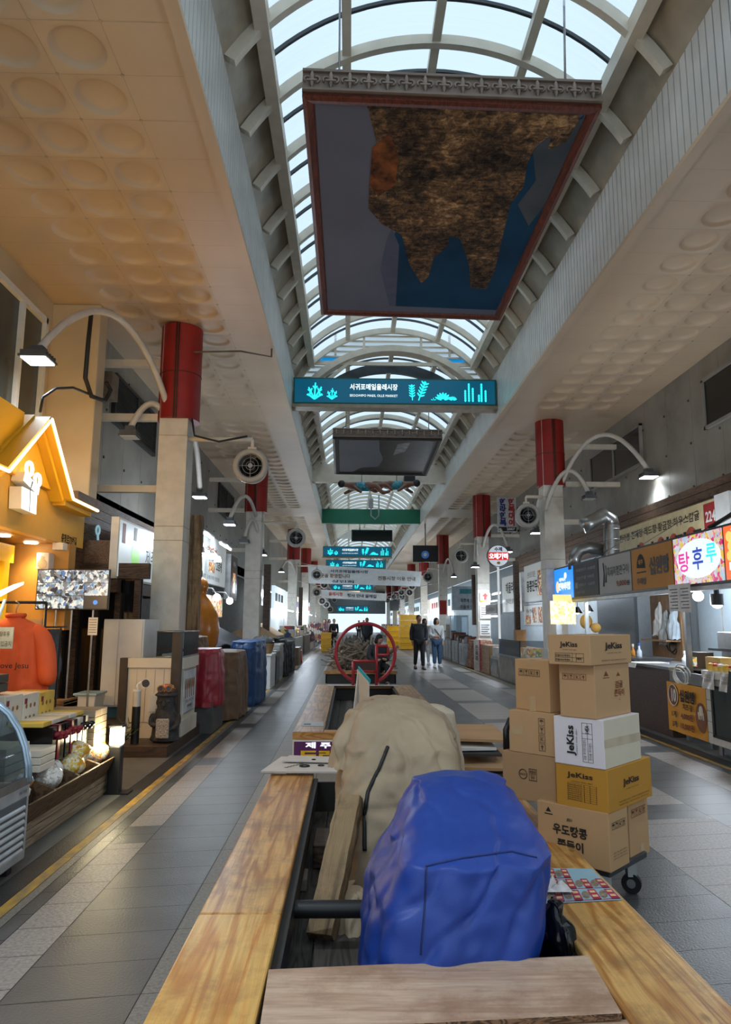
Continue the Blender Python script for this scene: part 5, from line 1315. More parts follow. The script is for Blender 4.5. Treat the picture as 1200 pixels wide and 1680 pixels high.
# dark timber doorway
t = thing('dark_doorway', 'dark timber and glass doorway behind the security screen', 'doorway', (-3.4,9.3,0))
mb = MB()
for x in (-3.9,-3.72,-3.55,-3.3,-3.02,-2.78): mb.box(x,x+.07,9.28,9.36,0,2.1)
mb.box(-3.9,-2.6,9.26,9.36,2.0,2.2); mb.box(-3.9,-2.7,9.27,9.33,0,.35); part('timber', mb, dark_wood, t)
mb = MB(); mb.box(-3.9,-2.7,9.37,9.39,0,2.0); part('dark_glass', mb, mat('dark_glass', (28,30,34), .08, var=.2, vs=1), t)
mb = MB(); mb.box(-3.92,-3.0,9.3,9.5,2.05,2.5); single('wood_header', mb, brown_slat, 'brown wood slab above the dark doorway', 'header')
# blue-lit glyph on the brown slats
mb = MB(); Sg = lambda a,b: PX(a/6, 660+b/6, -3.44)
mb.torus(Sg(965,1260),(1,0,0),.06,.015,n=16,k=5); mb.tube([Sg(965,1290),Sg(968,1490)],.016,5); mb.tube([Sg(985,1375),Sg(1018,1385),Sg(1012,1500)],.016,5); mb.tube([Sg(968,1430),Sg(1012,1440)],.016,5); mb.tube([Sg(968,1365),Sg(1000,1375)],.016,5)
single('wall_glyph', mb, emat('pale_blue_sign', (150,190,206), .6), 'pale blue letter-shaped sign on the brown wood slats', 'sign')
# white sign with green fruit
t = thing('shop_sign', 'white light box sign with a green blob left of the nearest column', 'sign', (-3.05,10.2,2.0))
a,b,c,d = PX(190,951,-3.0),PX(256,970,-3.0),PX(258,876,-3.0),PX(193,850,-3.0)
y0,y1,z0,z1 = a.y, a.y+2.2, 2.0, 2.80
mb = MB(); mb.box(-3.10,-3.0,y0,y1,z0,z1); part('case', mb, white_paint, t)
mb = MB(); mb.box(-3.0,-2.99,y0+.03,y1-.03,z0+.03,z1-.03); part('panel', mb, emat('sign_cool_white', (200,214,220), .45), t)
o = lambda px,py: PX(px,py,-2.988)
mb = MB(); c = o(222,912); mb.add([c+V((0,.19*math.cos(k*PI/12)*(1+.06*math.sin(k*5)),.155*math.sin(k*PI/12)*(1+.06*math.cos(k*3)))) for k in range(24)],[tuple(range(24))]); part('green_blob', mb, emat('sign_lime', (124,196,82), .8), t)
mb = MB(); mb.text('제주', o(246,917)+V((0,.02,0)), Y3, Z3, w=.50, h=.26, bold=.0); part('lettering', mb, ink, t)
mb = MB(); q = o(204,875); mb.box(-2.99,-2.986,q.y-.06,q.y+.06,q.z-.13,q.z+.13); part('red_tag', mb, mat('sign_maroon', (140,66,52), .5), t)
mb = MB(); q = o(223,876); mb.box(-2.99,-2.986,q.y-.07,q.y+.07,q.z-.1,q.z+.08); part('grey_pin', mb, mat('sign_grey', (166,172,174), .5), t)
mb = MB(); mb.box(-3.35,-2.95,y0-.1,y1+.3,1.82,1.98); single('sign_ledge', mb, dark_wood, 'dark wood ledge under the white sign with the green blob', 'ledge')
# white fridge cabinet, bin, crate
t = thing('white_cabinet', 'tall white two-door cabinet behind the cream booth', 'cabinet', PZ(205,1172,0.33))
a,b = PY(162,1168,9.0),PY(222,1016,9.0); mb = MB(); mb.box(a.x,b.x+.12,9.0,9.7,.42,b.z); part('body', mb, white_pl, t, bevel=.006)
for (x0,x1) in ((a.x+.004,(a.x*.5+b.x*.5)-.004),((a.x+b.x)/2+.004,b.x+.1)):
    mb = MB(); mb.box(x0,x1,8.985,9.0,.44,b.z-.02); part('door', mb, white_pl, t, bevel=.004)
mb = MB(); mb.box(a.x+.05,b.x+.05,9.05,9.6,.0,.42); part('base', mb, mat('teal_grey', (86,124,138), .6), t)
t = thing('storage_bin', 'white plastic bin with pale blue lid beside the white cabinet', 'bin', PY(140,1170,8.5))
a,b = PY(122,1168,8.5),PY(158,1141,8.5); mb = MB(); mb.loft([[V((a.x+.03,8.5,a.z-.12)),V((b.x-.03,8.5,a.z-.12)),V((b.x-.03,8.8,a.z-.12)),V((a.x+.03,8.8,a.z-.12))],[V((a.x,8.48,b.z)),V((b.x,8.48,b.z)),V((b.x,8.82,b.z)),V((a.x,8.82,b.z))]],smooth=False); part('tub', mb, white_pl, t, bevel=.01)
mb = MB(); mb.box(a.x-.015,b.x+.015,8.46,8.84,b.z,b.z+.025); part('lid', mb, mat('lid_blue', (170,200,214), .4), t, bevel=.006)
mb = MB(); mb.box(a.x-.5,b.x+.3,8.42,8.95,.0,a.z-.122); single('wood_plinth', mb, dark_wood, 'dark plinth under the white storage bin', 'plinth')
t = thing('wooden_crate', 'brown slatted wooden crate left of the white storage bin', 'crate', PY(88,1172,7.6))
a,b = PY(70,1172,7.6),PY(104,1148,7.6); mb = MB()
for k in range(3): mb.box(a.x,b.x,7.6,7.62,a.z+k*(b.z-a.z)/3,a.z+(k+.85)*(b.z-a.z)/3); mb.box(b.x-.02,b.x,7.62,8.0,a.z+k*(b.z-a.z)/3,a.z+(k+.85)*(b.z-a.z)/3)
mb.box(a.x,b.x,7.62,8.0,a.z,b.z-.03); part('slats', mb, wood('crate_wood', (112,84,56), (150,116,80), grain=(1,9,9), knots=False), t)
mb = MB(); mb.box(a.x,b.x,7.62,8.0,0,a.z-.001); single('crate_stand', mb, dark_wood, 'dark stand under the brown slatted crate', 'stand')
# cream booth on a platform
BX_L,BX_R,BY_0,BY_1 = PY(194,1150,8.55).x,PY(296,1150,8.55).x,8.55,9.5
mb = MB(); mb.box(-3.1,BX_R-.0,8.03,9.9,0.0,.12); single('booth_platform', mb, wood('platform_wood', (66,48,34),(92,70,52),grain=(1,9,9),knots=False), 'low brown platform under the cream booth', 'platform', bevel=.004)
t = thing('cream_booth', 'cream panelled snack booth with dark posts and a glass case on top', 'booth', ((BX_L+BX_R)/2,9,.12))
cream = mat('cream_panel', (222,214,196), .5, var=.03); dk_post = mat('dark_post', (70,62,54), .5)
mb = MB(); mb.box(BX_L+.08,BX_R-.06,BY_0+.02,BY_1,.121,1.0)
for k in range(5): mb.box(BX_L+.1+k*.105,BX_L+.195+k*.105,BY_0+.01,BY_0+.02,.30,.9)
mb.box(BX_L+.08,BX_R-.09,BY_0-.01,BY_0+.02,.92,1.03); mb.box(BX_R-.07,BX_R,BY_0+.1,BY_1,.9,1.03); mb.box(BX_R-.07,BX_R,BY_0+.1,BY_1,.121,.3); mb.box(BX_R-.08,BX_R-.03,BY_0+.1,BY_1,.3,.9); part('body', mb, cream, t)
for x0,x1,zt in ((BX_L,BX_L+.09,1.03),(BX_R-.12,BX_R-.02,1.33)):
    mb = MB(); mb.box(x0,x1,BY_0-.02,BY_0+.1,.121,zt); part('post', mb, dk_post, t)
mb = MB(); mb.box(BX_R-.025,BX_R-.012,BY_0+.2,BY_1-.08,.36,.88); sg = part('poster', mb, mat('poster_white', (214,220,222), .4), t)
ps = MB(); 
for k in range(5):
    yy = BY_0+.3+k*.11; ps.sph(V((BX_R-.008,yy,.70)),(.004,.035,.07),10,6); ps.tube([V((BX_R-.008,yy,.63)),V((BX_R-.008,yy,.54))],.004,5)
part('snack_pictures', ps, mat('snack_brown', (150,96,48), .5, var=.3), sg)
ps = MB(); ps.text('전통 수제 간식', V((BX_R-.01,BY_0+.52,.50)), Y3, Z3, w=.45, h=.035); ps.text('꼬치세트', V((BX_R-.01,BY_0+.52,.44)), Y3, Z3, w=.25, h=.035,bold=.03)
for (z0,z1) in ((.365,.37),(.87,.875)): ps.quad(V((BX_R-.011,BY_0+.22,z0)),V((BX_R-.011,BY_1-.1,z0)),V((BX_R-.011,BY_1-.1,z1)),V((BX_R-.011,BY_0+.22,z1)))
part('lettering', ps, ink, sg)
gl = glass('clear_glass'); mb = MB(); x0,x1 = BX_L+.38,BX_R-.01
mb.box(x0,x1,BY_0+.12,BY_0+.126,1.04,1.33); mb.box(x1-.006,x1,BY_0+.126,BY_1,1.04,1.33); mb.box(x0,x0+.006,BY_0+.126,BY_1,1.04,1.33); mb.box(x0,x1,BY_0+.12,BY_1,1.33,1.336); part('glass_case', mb, gl, t)
mb = MB()
for p,q in (((x0,BY_0+.12),(x1,BY_0+.12)),((x1,BY_0+.12),(x1,BY_1)),((x0,BY_0+.12),(x0,BY_1)),((x0,BY_1),(x1,BY_1))):
    for z in (1.04,1.335): mb.tube([V((*p,z)),V((*q,z))],.008,5)
part('case_edges', mb, steel, t)
mb = MB(); mb.box(x0+.05,x1-.05,BY_0+.2,BY_1-.05,1.035,1.07); part('case_tray', mb, white_pl, t)
mb = MB(); mb.cyl((BX_R-.15,9.0,1.072),(BX_R-.15,9.0,1.2),.045,n=14); single('snack_jar', mb, mat('amber_jar', (206,160,110), .25), 'small amber jar inside the glass case of the cream booth', 'jar')
mb = MB(); mb.box(BX_L+.35,BX_L+.47,BY_0-.006,BY_0+.006,.42,.62)
for k in range(6): mb.box(BX_L+.36+k*.018,BX_L+.368+k*.018,BY_0-.010,BY_0-.006,.43,.61)
single('vent_grille', mb, white_pl, 'small white vent grille low on the cream booth front', 'grille')
# stone grandfather statue
t = thing('stone_statue', 'black stone grandfather statue with brimmed hat, goggles and a speckled pouch', 'statue', PZ(270,1217,.12))
SB = PZ(270,1217,.12); SX,SY = SB.x,SB.y
S = lambda x,y,z: V((SX+x*1.08,SY+y*1.08,.12+z*1.1)); stone = mat('basalt_stone', (66,66,68), .85, var=.25, vs=18, bump=1.0, bs=90)
mb = MB()
def sring(z,hx,hy,cy=0): return [S(hx*math.cos(2*PI*k/28)*(1 if abs(math.cos(2*PI*k/28))<.8 else 1.02), cy+hy*math.sin(2*PI*k/28), z) for k in range(28)]
mb.loft([sring(*q) for q in ((0,.15,.12),(.04,.155,.12),(.05,.135,.105),(.16,.13,.10),(.26,.125,.095),(.30,.10,.085),(.33,.088,.08),(.37,.092,.085,-.005),(.42,.094,.09,-.005),(.455,.09,.085),(.46,.118,.112),(.475,.12,.115),(.485,.09,.085),(.53,.08,.075),(.56,.05,.05),(.57,.01,.01))])
mb.sph(S(0,-.095,.385),(.022,.028,.04)); mb.sph(S(-.04,-.08,.41),(.027,.018,.016)); mb.sph(S(.04,-.08,.41),(.027,.018,.016)); mb.tube([S(-.035,-.088,.347),S(0,-.094,.343),S(.035,-.088,.347)],.008,6)
for sg_ in (-1,1):
    mb.tube([S(sg_*.125,0,.29),S(sg_*.15,-.03,.2),S(sg_*.12,-.09,.17 if sg_ < 0 else .14),S(sg_*.03,-.12,.18 if sg_ < 0 else .13)],[.035,.036,.032,.022],8)
    mb.sph(S(sg_*.095,0,.39),(.012,.02,.03))
part('body', mb, stone, t, sub=1)
mb = MB(); mb.lathe(S(0,0,.50),[(.092,0),(.09,.03),(.07,.07),(.02,.085)],20); part('floral_cap', mb, mosaic('floral_print', [(190,70,40),(220,150,50),(60,40,40),(130,60,90),(210,180,120)], 60), t)
mb = MB()
for sg_ in (-1,1): mb.torus(S(sg_*.042,-.095,.535),(0,-1,.15),.032,.009,n=18,k=6)
mb.tube([S(-.09,0,.53),S(-.07,-.07,.535)],.007,5); mb.tube([S(.09,0,.53),S(.07,-.07,.535)],.007,5); g_ = part('goggles', mb, mat('brass_goggles', (150,104,60), .35, .6), t)
mb = MB()
for sg_ in (-1,1): mb.cyl(S(sg_*.042,-.098,.535),S(sg_*.042,-.102,.536),.026,n=16)
part('lenses', mb, mat('dark_lens', (20,20,24), .08), g_)
mb = MB(); mb.box(SX-.065,SX+.08,SY-.17,SY-.135,.12+.06,.12+.27); p_ = part('pouch', mb, mat('speckled_pouch', (206,196,182), .8, rgb2=(96,84,74), vs=70), t, bevel=.012)
mb = MB(); mb.tube([S(-.055,-.14,.24),S(-.085,-.08,.33),S(-.06,.02,.34)],.004,5); part('strap', mb, ink, p_)
# bollard beside statue, shower-like lamp
t = thing('garden_lamp', 'slim black and clear bollard lamp beside the stone statue', 'lamp', (-2.36,8.2,.12))
mb = MB(); mb.cyl((-2.36,8.2,.12),(-2.36,8.2,.52),.045,n=18); part('post', mb, dark, t)
mb = MB(); mb.cyl((-2.36,8.2,.52),(-2.36,8.2,.68),.043,n=18); part('lens', mb, mat('frosted_lens', (210,206,196), .25), t)
mb = MB(); mb.cyl((-2.36,8.2,.68),(-2.36,8.2,.70),.05,n=18); part('cap', mb, white_pl, t)
t = thing('spot_lamp', 'small white round clip lamp above the slim bollard lamp', 'lamp', (-2.27,8.25,.70))
mb = MB(); mb.cyl((-2.27,8.2,.77),(-2.27,8.27,.77),.055,.035,n=18); part('head', mb, white_pl, t)
mb = MB(); mb.cyl((-2.27,8.193,.77),(-2.27,8.2,.77),.042,n=18); part('lens', mb, mat('grey_lens', (80,80,84), .2), t)
mb = MB(); mb.tube([V((-2.27,8.27,.77)),V((-2.34,8.28,.78)),V((-2.36,8.2,.75)),V((-2.36,8.2,.70))],.014,6); part('arm', mb, white_pl, t)
t = thing('potted_frond', 'small dark green fronds growing at the booth platform edge', 'plant', (-2.5,8.15,.12))
mb = MB(); R3 = random.Random(5)
for k in range(14):
    a = R3.uniform(0,2*PI); l = R3.uniform(.12,.24); p = V((-2.5,8.15,.12)); d = V((math.cos(a)*.8,math.sin(a)*.5,R3.uniform(.5,1.1))).normalized()
    for j in range(4):
        q = p+d*(l*(j+1)/4); sd = V((-d.y,d.x,.3)).normalized()
        for sg_ in (-1,1): mb.add([q,q+d*.03+sd*sg_*.035,q+d*.06+sd*sg_*.05,q+d*.02],[(0,1,2,3)])
    mb.tube([p,p+d*l*.5,p+d*l],[.005,.004,.002],5)
part('fronds', mb, mat('frond_green', (72,86,60), .6, var=.2), t)
# black bollard lamp, lit
t = thing('bollard_lamp', 'short black bollard with a glowing white top at the end of the snack table', 'lamp', PZ(187,1302,0))
bx,by = t.location.x,t.location.y
mb = MB(); mb.box(bx-.052,bx+.052,by-.052,by+.052,0,.40); part('post', mb, dark, t, bevel=.012)
mb = MB(); mb.box(bx-.10,bx+.13,by-.05,by+.10,0,.012); part('foot_plate', mb, dark, t)
mb = MB(); mb.box(bx-.052,bx+.052,by-.052,by+.052,.40,.55); part('light_head', mb, emat('bollard_glow', (255,246,214), 4.5), t, bevel=.012)
mb = MB(); mb.box(bx-.056,bx+.056,by-.056,by+.056,.55,.565); part('cap', mb, dark, t)
lamp('POINT','bollard_light',(bx,by-.2,.5),9,(255,236,190),.06,None,t)
# snack table
table_w = wood('pale_table_slats', (150,130,104), (186,166,138), grain=(9,.8,9), knots=False, rough=.55); crate_w = wood('crate_brown', (84,62,42), (124,96,68), grain=(9,.8,9), knots=False, rough=.6)
t = thing('display_table', 'low pale slatted stand carrying crates of snacks beside the walkway', 'table', (-2.6,5.2,0))
mb = MB()
for k in range(3): mb.box(-2.10,-2.07,4.70,6.47,.005+k*.055,.055+k*.055); mb.box(-3.2,-2.10,6.44,6.47,.005+k*.055,.055+k*.055)
mb.box(-3.3,-2.10,4.70,6.44,.01,.165); part('slats', mb, table_w, t)
mb = MB(); mb.box(-3.2,-2.41,4.68,6.44,.166,.43); mb.box(-3.3,-2.53,4.62,6.2,.43,.65); part('steps', mb, dark_wood, t)
def crate(y0,y1,label):
    t = thing('snack_crate', label, 'crate', (-2.2,(y0+y1)/2,.167), 'tilted snack crates on the slatted stand')
    def pl(pts, th=.012): mb = MB(); mb.prism(pts, (0,y1-y0,0)); return mb
    A0,B0,F0,K0 = V((-2.07,y0,.168)),V((-2.36,y0,.25)),V((-2.0,y0,.315)),V((-2.40,y0,.45))
    mb = MB()
    for (p,q) in ((A0,F0),(A0,B0),(B0,K0)):
        d=(q-p).normalized(); n_=V((d.z,0,-d.x))*.012; mb.prism([p,q,q+n_,p+n_],(0,y1-y0,0))
    for yy in (y0,y1-.012): mb.prism([V((p.x,yy,p.z)) for p in (A0,F0,V((-2.35,0,.44)),K0,B0)],(0,.012,0))
    part('boards', mb, crate_w, t); return t
ys = [4.72,5.15,5.59,6.02,6.45]
for k,lb in enumerate(('tilted crate nearest the glass freezer','second tilted crate from the glass freezer','third tilted crate from the glass freezer','tilted crate nearest the glowing bollard')): crate(ys[k],ys[k+1]-.008,lb)
def bag(c, r, m, label, seed):
    t = thing('snack_bag', label, 'snack bag', V(c)-V((0,0,r[2])), 'bagged snacks in the crates')
    mb = MB(); mb.sph(c, r, 22, 14)
    for i,v in enumerate(mb.v):
        d = v-V(c); k = 1+.16*noise.noise(d*22+V((seed,0,0)))+.08*noise.noise(d*60+V((0,seed,0))); mb.v[i] = V(c)+d*k
    part('plastic', mb, m, t)
    mb = MB()
    tp = V(c)+V((-r[0]*.5,0,r[2]*.8))
    mb.grid(lambda u,v: tp+V((-.02*v,(u-.5)*(.03+.05*v),.045*v+.008*math.sin(u*14))), 10, 3); part('tied_end', mb, mat('clear_wrap', (226,226,222), .15), t)
bmats = [mosaic('snack_yellow', [(238,206,92),(246,232,190),(226,170,60),(250,244,226)], 50, 0, .15), mosaic('snack_white', [(236,232,222),(214,206,190),(246,244,240),(190,180,170)], 50, 0, .15), mosaic('snack_mixed', [(232,190,120),(240,226,200),(196,130,70),(250,240,220),(150,170,190)], 60, 0, .15)]
bl = [(0,-.02,.0,1,'white wrapped snack bag at the front of the crate nearest the freezer'),(0,.20,.02,2,'mixed snack bag at the back of the crate nearest the freezer'),(1,.10,0,1,'pale rice-puff bag in the second crate'),(1,.28,0,1,'clear sugared snack bag in the second crate'),(2,.08,0,0,'yellow citrus snack bag in the third crate'),(2,.24,.0,0,'big yellow citrus snack bag beside another in the third crate'),(2,.20,.08,0,'yellow snack bag on top in the third crate'),(3,.08,0,2,'golden cracker bag in the crate by the bollard'),(3,.22,.0,2,'orange-topped cracker bag in the crate by the bollard'),(3,.34,.02,0,'yellow cracker bag at the far end of the crate by the bollard')]
for i,(k,dy,dz,mi,lb) in enumerate(bl): bag((-2.13-.07*(i%2), ys[k]+.07+dy*.92, .36+dz+.02*(i%2)), (.105,.10,.085), bmats[mi], lb, i*3.1)
lamp('POINT','crate_glow',(-2.36,6.05,.60),2.5,(255,240,210),.03)
mb = MB(); mb.tube([V((-2.385,5.4,.475)),V((-2.385,6.35,.485))],.014,8); single('tube_light', mb, emat('crate_tube', (255,250,230), 8), 'glowing tube light along the back of the snack crates', 'light')
# gift boxes
gy = mat('gift_cream', (214,200,168), .45, var=.06); gw = mat('gift_white', (226,220,206), .4, var=.05); gk = mat('gift_black_wrap', (24,22,24), .15); gg = mat('gift_grey', (150,136,116), .5, var=.1)
gyl = mat('gift_yellow', (232,196,84), .45); redr = mat('red_ribbon', (150,30,44), .4)
def gbox(x0,x1,y0,y1,z0,z1,m,label,grp,lid=None,dots=False):
    x0 += .10; x1 += .10; y0 += .30; y1 += .30; z0 += .03; z1 += .03
    t = thing('gift_box', label, 'box', ((x0+x1)/2,(y0+y1)/2,z0), grp)
    mb = MB(); mb.box(x0,x1,y0,y1,z0,z1); part('body', mb, m, t, bevel=.004)
    if lid is not None: mb = MB(); mb.box(x0-.003,x1+.003,y0-.003,y1+.003,z1,z1+.012); part('lid', mb, lid, t)
    if dots:
        mb = MB()
        for i in range(2):
            for j in range(3): mb.sph(V((x1+.001,y0+(y1-y0)*(.2+.25*j),z0+(z1-z0)*(.3+.35*i))),(.002,.018,.018),8,5)
        part('fruit_print', mb, mat('fruit_print', (150,110,60), .5, var=.3), t)
        mb = MB(); mb.box(x1,x1+.002,y0+.02,y0+.06,z1-.07,z1-.03); part('red_mark', mb, redr, t)
    return t
for k in range(4): gbox(-2.78,-2.52,4.62+k*.29,4.62+k*.29+.275,.625,.90-.012*k,gw if k < 3 else gyl,['cream fruit gift box nearest the freezer in the upper row','second cream fruit gift box in the upper row','third cream fruit gift box in the upper row','yellow-edged fruit gift box at the far end of the upper row'][k],'upper row of fruit gift boxes',None,True)
for k in range(5):
    for j in range(2):
        gbox(-2.62,-2.19,5.80+j*.15,5.945+j*.15,.405+k*.058,.46+k*.058,gg,[f'{n} flat label-striped box in the {c} stack above the bollard' for n in ('bottom','second','middle','fourth','top') for c in ('near','far')][k*2+j],'striped flat gift boxes')
sm = MB()
for k in range(3): gbox(-2.42,-2.20,4.80,5.05,.40+k*.05,.446+k*.05,gw,['bottom','middle','top'][k]+' small white box in the short stack behind the crates','small white boxes',None)
for k in range(4): gbox(-2.60,-2.26,4.42,4.75,.402+k*.055,.452+k*.055,gy,['lowest','second','third','uppermost'][k]+' cream flat box behind the nearest crate','cream flat boxes',None)
for k,(y0,lb) in enumerate(((5.08,'black-wrapped gift bundle with red and gold bow'),(5.33,'black-wrapped gift bundle at the middle of the table'),(5.58,'black-ribboned white gift bundle next to the striped boxes'))):
    t = gbox(-2.58,-2.24,y0,y0+.22,.405,.66,gk if k < 2 else gw,lb,'wrapped gift bundles')
    y0 += .30
    mb = MB(); mb.box(-2.14,-2.134,y0+.09,y0+.13,.435,.695); mb.box(-2.48,-2.134,y0+.09,y0+.13,.691,.697)
    for q in range(5): mb.sph(V((-2.135+.01*q,y0+.06+.025*q,.63-.02*(q%2))),(.03,.03,.022),8,5)
    part('bow', mb, redr if k != 2 else gk, t)
for k in range(5): gbox(-2.62,-2.28,5.0+k*.16,5.15+k*.16,.668,.70,[gyl,gw,gy,gw,gyl][k],['yellow flat box lying on the wrapped bundles','pale flat box lying on the wrapped bundles','cream flat box lying on the wrapped bundles','white flat box lying near the striped stacks','yellow-topped flat box lying nearest the striped stacks'][k],'flat boxes on the bundles')
for k in range(2): gbox(-3.0,-2.62,4.55+.1*k,5.15,.91+.065*k,.97+.065*k,mat('dark_gift',(74,66,58),.5),['lower','upper'][k]+' dark gift box stacked in front of the orange jacket','dark gift boxes')
# curved-glass freezer
DXF,DYF = .035,.29
class FZ(MB):
    def add(s,vs_,fs,smooth=False): return MB.add(s,[V(p)+V((DXF,DYF,0)) for p in vs_],fs,smooth)
t = thing('display_freezer', 'curved-glass stainless display freezer cut by the left edge of the walkway', 'freezer', (-2.4,3.5,0))
mb = FZ(); mb.box(-3.0,-1.95,2.6,4.24,.06,.49); part('body', mb, mat('freezer_white_steel', (196,202,206), .3, .3), t, bevel=.01)
mb = FZ()
for k in range(7): mb.obox(V((-1.948,3.2,.13+k*.04)),V((.012,0,-.014)),V((0,.97,0)),V((0,0,.012)))
part('vent_slats', mb, mat('freezer_vent', (214,220,224), .35, .3), t)
mb = FZ(); mb.box(-1.952,-1.944,3.18,4.19,.115,.42); part('vent_shade_panel', mb, mat('vent_shadow', (96,102,106), .6), t)  # flat panel with the shade behind the slats put into its colour
prof = [(-1.955,.50),(-1.965,.60),(-1.99,.70),(-2.035,.80),(-2.10,.89),(-2.19,.96),(-2.32,1.01),(-2.5,1.03)]
mb = FZ(); mb.grid(lambda u,v: V((prof[min(int(v*7),6)][0]+(prof[min(int(v*7)+1,7)][0]-prof[min(int(v*7),6)][0])*(v*7-min(int(v*7),6)), 2.6+1.62*u, prof[min(int(v*7),6)][1]+(prof[min(int(v*7)+1,7)][1]-prof[min(int(v*7),6)][1])*(v*7-min(int(v*7),6)))), 4, 14); part('curved_glass', mb, glass('freezer_glass', (225,238,246), .2), t)
mb = FZ(); mb.prism([V((x,4.20,z)) for x,z in prof]+[V((-3.0,4.20,1.03)),V((-3.0,4.20,.50))],(0,.008,0)); part('end_glass', mb, glass('freezer_glass'), t)
mb = FZ(); mb.tube([V((x,4.225,z)) for x,z in prof],.022,8); mb.tube([V((x+.004,4.19,z)) for x,z in prof],.012,6); part('end_trim', mb, mat('pale_blue_trim', (186,208,224), .25, .4), t)
mb = FZ(); mb.box(-1.975,-1.945,2.6,4.24,.485,.53); part('front_rail', mb, steel, t)
mb = FZ(); mb.box(-2.9,-2.1,2.7,4.1,.70,.71); part('shelf', mb, gl, t)
mb = FZ(); mb.box(-2.98,-2.9,2.65,4.15,.52,1.0); part('back_panel', mb, white_pl, t)
mb = FZ(); mb.text('SNF TUNE', V((-1.9485,4.14,.455)), Y3, Z3, w=.10, h=.018); part('lettering', mb, ink, t)
mb = FZ()
for y in (2.8,4.1): mb.box(-2.05,-1.99,y,y+.06,0,.06); mb.box(-2.9,-2.84,y,y+.06,0,.06)
part('feet', mb, dark, t)
# orange jacket, sign sheet, hangers, led panel
t = thing('orange_jacket', 'bright orange long-sleeved jacket with black handwriting hung on a rack', 'jacket', (-2.98,6.0,.9))
jk = mat('orange_cloth', (240,98,44), .7, var=.06, vs=4, bump=.15, bs=300)
JR = [(.86,-2.85,6.2,.30,.10,2.6),(1.0,-2.85,6.2,.29,.11,2.6),(1.2,-2.85,6.2,.265,.11,2.6),(1.34,-2.85,6.2,.25,.10,2.6),(1.405,-2.85,6.2,.22,.085,2.4),(1.45,-2.85,6.2,.13,.07,2.2),(1.475,-2.85,6.2,.075,.06,2.0),(1.50,-2.85,6.2,.07,.055,2.0)]
jb = cover(JR, nu=60, nv=30, wr=.012, fold=.03, seed=31); part('torso', jb, jk, t, sub=1)
for sg_ in (-1,1):
    mb = MB(); mb.tube([V((-2.85+sg_*.13,6.2,1.40)),V((-2.85+sg_*.22,6.19,1.355)),V((-2.85+sg_*.275,6.18,1.25)),V((-2.85+sg_*.31,6.16,1.08)),V((-2.85+sg_*.34,6.14,.90))],[.05,.08,.085,.085,.075],12)
    for i,v in enumerate(mb.v): mb.v[i] = v+V((.012*noise.noise(v*12),.012*noise.noise(v*12+V((5,0,0))),0))
    part('sleeve', mb, jk, t, sub=1)
mb = MB(); mb.torus(V((-2.85,6.2,1.50)),(0,0,1),.068,.02,n=20,k=6); part('collar', mb, jk, t)
mb = MB(); mb.text('Love Jesu', V((-2.77,6.065,1.08)), X3, V((0,.05,1)), w=.26, h=.06, lift=.03); part('handwriting', mb, ink, t)
mb = MB(); mb.tube([V((-2.85,6.2,1.50)),V((-2.85,6.2,1.56)),V((-2.83,6.2,1.60)),V((-2.86,6.2,1.62))],.005,5); mb.tube([V((-3.07,6.2,1.38)),V((-2.85,6.2,1.50)),V((-2.63,6.2,1.38))],.007,5); part('hanger', mb, steel, t)
t = thing('clothes_rack', 'thin black rail rack holding the orange jacket', 'rack', (-2.95,6.25,0))
mb = MB()
for pts in ([V((-3.5,6.25,1.61)),V((-2.62,6.25,1.61))],[V((-2.62,6.25,1.61)),V((-2.62,6.25,.62))],[V((-3.5,6.25,1.61)),V((-3.5,6.25,0))]): mb.tube(pts,.012,8)
part('rail', mb, dark, t); mb = MB(); mb.box(-3.3,-2.4,6.14,6.4,0,.62); part('base_box', mb, dark_wood, t)
mb = MB(); a,b = PY(-6,1064,5.7),PY(23.5,1029,5.7); mb.box(a.x,b.x,5.69,5.70,a.z,b.z); t = single('price_sheet', mb, mat('cream_paper', (236,222,186), .7), 'cream paper notice with handwritten brown words in front of the orange jacket', 'notice')
mb = MB(); o = PY(8,1040,5.685); mb.text('탕후루', o, X3, Z3, w=.075, h=.04); mb.text('출입금지', o+V((0,0,-.075)), X3, Z3, w=.11, h=.04); part('handwriting', mb, mat('brown_pen', (96,62,40), .7), t)
mb = MB(); mb.tube([V((a.x+.02,5.7,a.z+.1)),V((a.x+.02,5.75,a.z-.6))],.006,5); part('stick', mb, steel, t)
t = thing('led_panel_lamp', 'glaring white panel lamp on an arm in front of the yellow shop', 'lamp', PY(5,985,5.5))
a,b = PY(-20,985,5.4),PY(33,962,5.6); mb = MB(); mb.loft([[V((a.x,5.35,a.z)),V((b.x,5.5,b.z-.01)),V((b.x-.02,5.7,b.z+.02)),V((a.x-.02,5.6,a.z+.03))],[V((a.x,5.35,a.z+.02)),V((b.x,5.5,b.z+.01)),V((b.x-.02,5.7,b.z+.04)),V((a.x-.02,5.6,a.z+.05))]],smooth=False); part('panel', mb, emat('panel_glare', (255,248,225), 6), t)
mb = MB(); mb.tube([V((a.x+.08,5.5,a.z+.01)),V((a.x-.02,5.5,a.z-.35)),V((a.x+.0,5.5,.0))],.012,6); part('arm', mb, white_pl, t)
mb = MB(); a,b = PY(31,1031,6.6),PY(69,1016,6.6); mb.box(a.x,b.x,6.6,6.62,a.z,b.z); single('postcard_board', mb, mat('sepia_print', (166,140,110), .5, var=.2, vs=6), 'sepia picture board standing above the orange jacket', 'picture')
t = thing('cloth_stack', 'hanging striped and green cloths on a small rack right of the orange jacket', 'cloth', (-2.62,6.5,.6))
